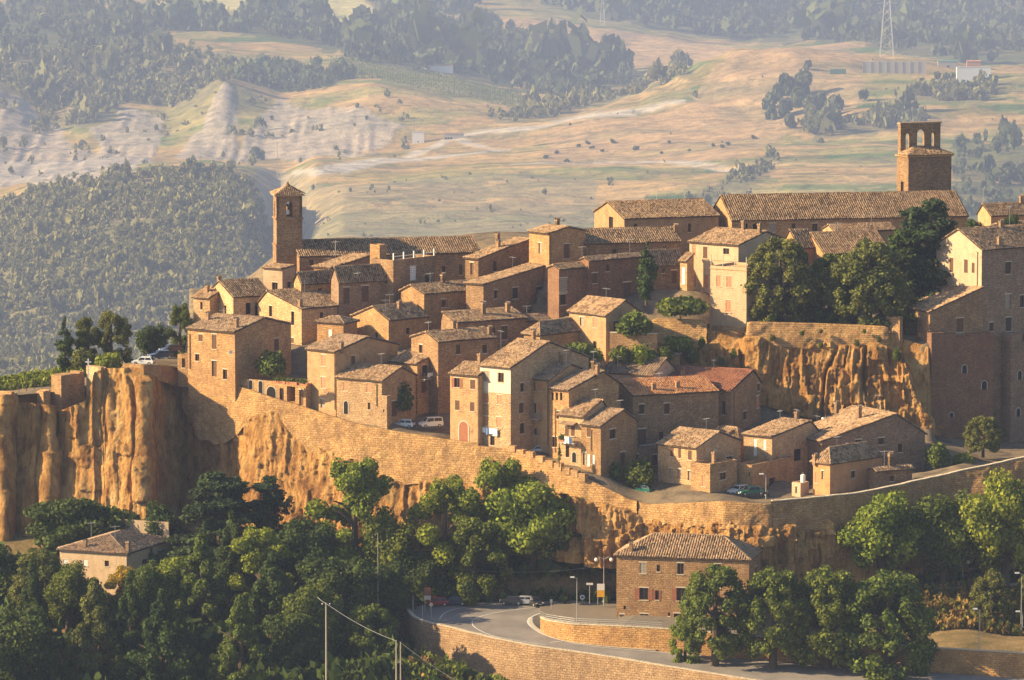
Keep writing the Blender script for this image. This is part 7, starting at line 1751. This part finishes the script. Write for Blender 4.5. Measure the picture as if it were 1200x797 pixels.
# ---- canopy, dishes, flower pots, planters
lab = 'front house with a balcony of washing and a canopy over it'; I = INFO[lab]; u, v = I['hit'](668, 496, 'L'); T = I['TL']
mb = MB(); mb.face([T(u-1.5, v+.25, .02), T(u+1.5, v+.25, .02), T(u+1.5, v-.15, 1.2), T(u-1.5, v-.15, 1.2)]); mb.face([T(u-1.5, v+.3, .02), T(u+1.5, v+.3, .02), T(u+1.5, v-.1, 1.2), T(u-1.5, v-.1, 1.2)])
mb.build('canopy', M['t4'], I['e'])
def dish(label, px, py, Y, s=.5):
    p = P(px, py, Y); e = thing('satellite_dish', label, 'satellite dish', p, R(25))
    mb = MB(); n = 14
    for i in range(3):
        for k in range(n):
            f = lambda r, a: (s*r*math.cos(a), -.25*s*(1-r*r)*-1-.2, s*r*math.sin(a)); a, b = 2*math.pi*k/n, 2*math.pi*(k+1)/n
            mb.face([f(i/3, a), f(i/3, b), f((i+1)/3, b), f((i+1)/3, a)])
    mb.build('reflector', M['white'], e); MB().tube([(0, -.2, 0), (0, -.75, .1)], .02, 4).build('feed_arm', M['metal'], e); MB().tube([(0, 0, -1.6), (0, 0, .1)], .035, 5).build('mast', M['metal'], e)
dish('white satellite dish on the ridge of the tall front houses', 597, 414, 873); dish('pale satellite dish above the orange sided house', 992, 522.5, 856, .55); dish('small dark satellite dish on the left cliff edge house', 270, 412.5, 888.2, .32)
def planter(label, px, py, Y, w, plant='leaf_mid'):
    p = P(px, py, Y); e = thing('planter', label, 'planter', p, R(-30)); MB().box(-w/2, w/2, -.22, .22, -.1, .4).build('trough', M['terracotta'], e)
    V, Q = leaf_quads(rng.normal(size=(220, 3))*(w*.24, .22, .2)+(0, 0, .65), rng.normal(size=(220, 3)), .13, rng); f = npmesh('foliage', V, Q); link('foliage', f, M[plant], e)
for lb, px, py, Y, w in [('flower trough at the left of the garden terrace edge', 328, 449, 882, 2.4), ('flower trough at the middle of the garden terrace edge', 341, 450, 881, 2.6), ('flower trough at the right of the garden terrace edge', 354, 451, 880.2, 2.4),
                          ('terracotta trough with yellow green plant left of the red shuttered house', 717, 734, 831, 1.2), ('red flower trough beside the canopy balcony', 658, 517, 857, 1.0)]: planter(lb, px, py, Y, w)
p = P(655.5, 541, 855.5); tree('cypress_tree', 'tiny potted cypress below the canopy balcony', 655.5, 518, 541, 6.5, 855.2, 'cypress', 'leaf_mid', .02)
e = thing('boiler', 'pale metal water tank on the roof behind the cliff foot house', 'tank', P(966, 500, 882)); MB().lathe([(.02, 1.7), (.5, 1.6), (.55, 1.4), (.55, 0), (.02, 0)], 12).build('tank', M['metal'], e); MB().tube([(.2, 0, 1.6), (.2, 0, 2.2)], .05, 5).build('pipe', M['metal'], e)
e = thing('boiler', 'white cylinder tank on the small flat hut', 'tank', P(941, 566, 850.8)); MB().lathe([(.02, 1.5), (.35, 1.4), (.4, 1.2), (.4, 0), (.02, 0)], 12).build('tank', M['white'], e); MB().tube([(0, 0, 1.4), (0, 0, 1.9)], .05, 5).build('pipe', M['metal'], e)
e = lamp_post('small lamp post behind the green car', 897.5, 581, 556, 849, 0)
# roof terrace posts and rail
lab = 'tall stone house with a railed roof terrace on white posts'; I = INFO[lab]
for x in np.linspace(-I['w2']/2+.2, I['w2']/2-.2, 5): MB().box(x-.1, x+.1, -I['w1']/2+.02, -I['w1']/2+.2, I['E']+.003, I['E']+1.25).build('terrace_post', M['white'], I['e'])
MB().box(-I['w2']/2+.31, I['w2']/2-.31, -I['w1']/2+.06, -I['w1']/2+.14, I['E']+.55, I['E']+.62).build('terrace_rail', M['white'], I['e'])
lab = 'pale three storey tower house with salmon shutters on the upper cliff'; I = INFO[lab]; mb = MB()
for y in np.linspace(-I['w1']/2+.1, I['w1']/2-.1, 4): MB().box(-I['w2']/2+.04, -I['w2']/2+.16, y-.06, y+.06, I['E']+.003, I['E']+1.9).build('terrace_post', M['conc'], I['e'])
MB().box(-I['w2']/2-.12, I['w2']/2+.12, -I['w1']/2-.12, I['w1']/2+.12, I['E']-.55, I['E']-.4).build('cornice', M['pl2'], I['e'])
MB().box(-I['w2']/2+.05, -I['w2']/2+.12, -I['w1']/2+.17, I['w1']/2-.17, I['E']+.9, I['E']+.96).build('terrace_rail', M['iron'], I['e'])
# pale parapet round the low roof among the trees
lab = 'pale low house with a parapet roof among the lower left trees'; I = INFO[lab]
MB().box(I['w2']/2-.2, I['w2']/2+.15, -I['w1']/2+.3, I['w1']/2-.3, I['E']+.4, I['E']+3.1).build('parapet', M['pl1'], I['e'])
# ================================================================= evening haze
hz_ = MB().box(-13600, 13600, -60, 24500, -860, 128)
ho = hz_.build('haze', None); ho['kind'] = 'stuff'; ho['label'] = 'pale evening haze lying over the valley and hills'
hm = bpy.data.materials.new('haze air'); hm.use_nodes = True; nn = hm.node_tree.nodes
nn.remove(nn['Principled BSDF']); pv = nn.new('ShaderNodeVolumePrincipled')
pv.inputs['Color'].default_value = (.50, .63, 1.0, 1); pv.inputs['Density'].default_value = HAZE; pv.inputs['Anisotropy'].default_value = .0
hm.node_tree.links.new(pv.outputs[0], nn['Material Output'].inputs['Volume'])
ho.data.materials.append(hm)
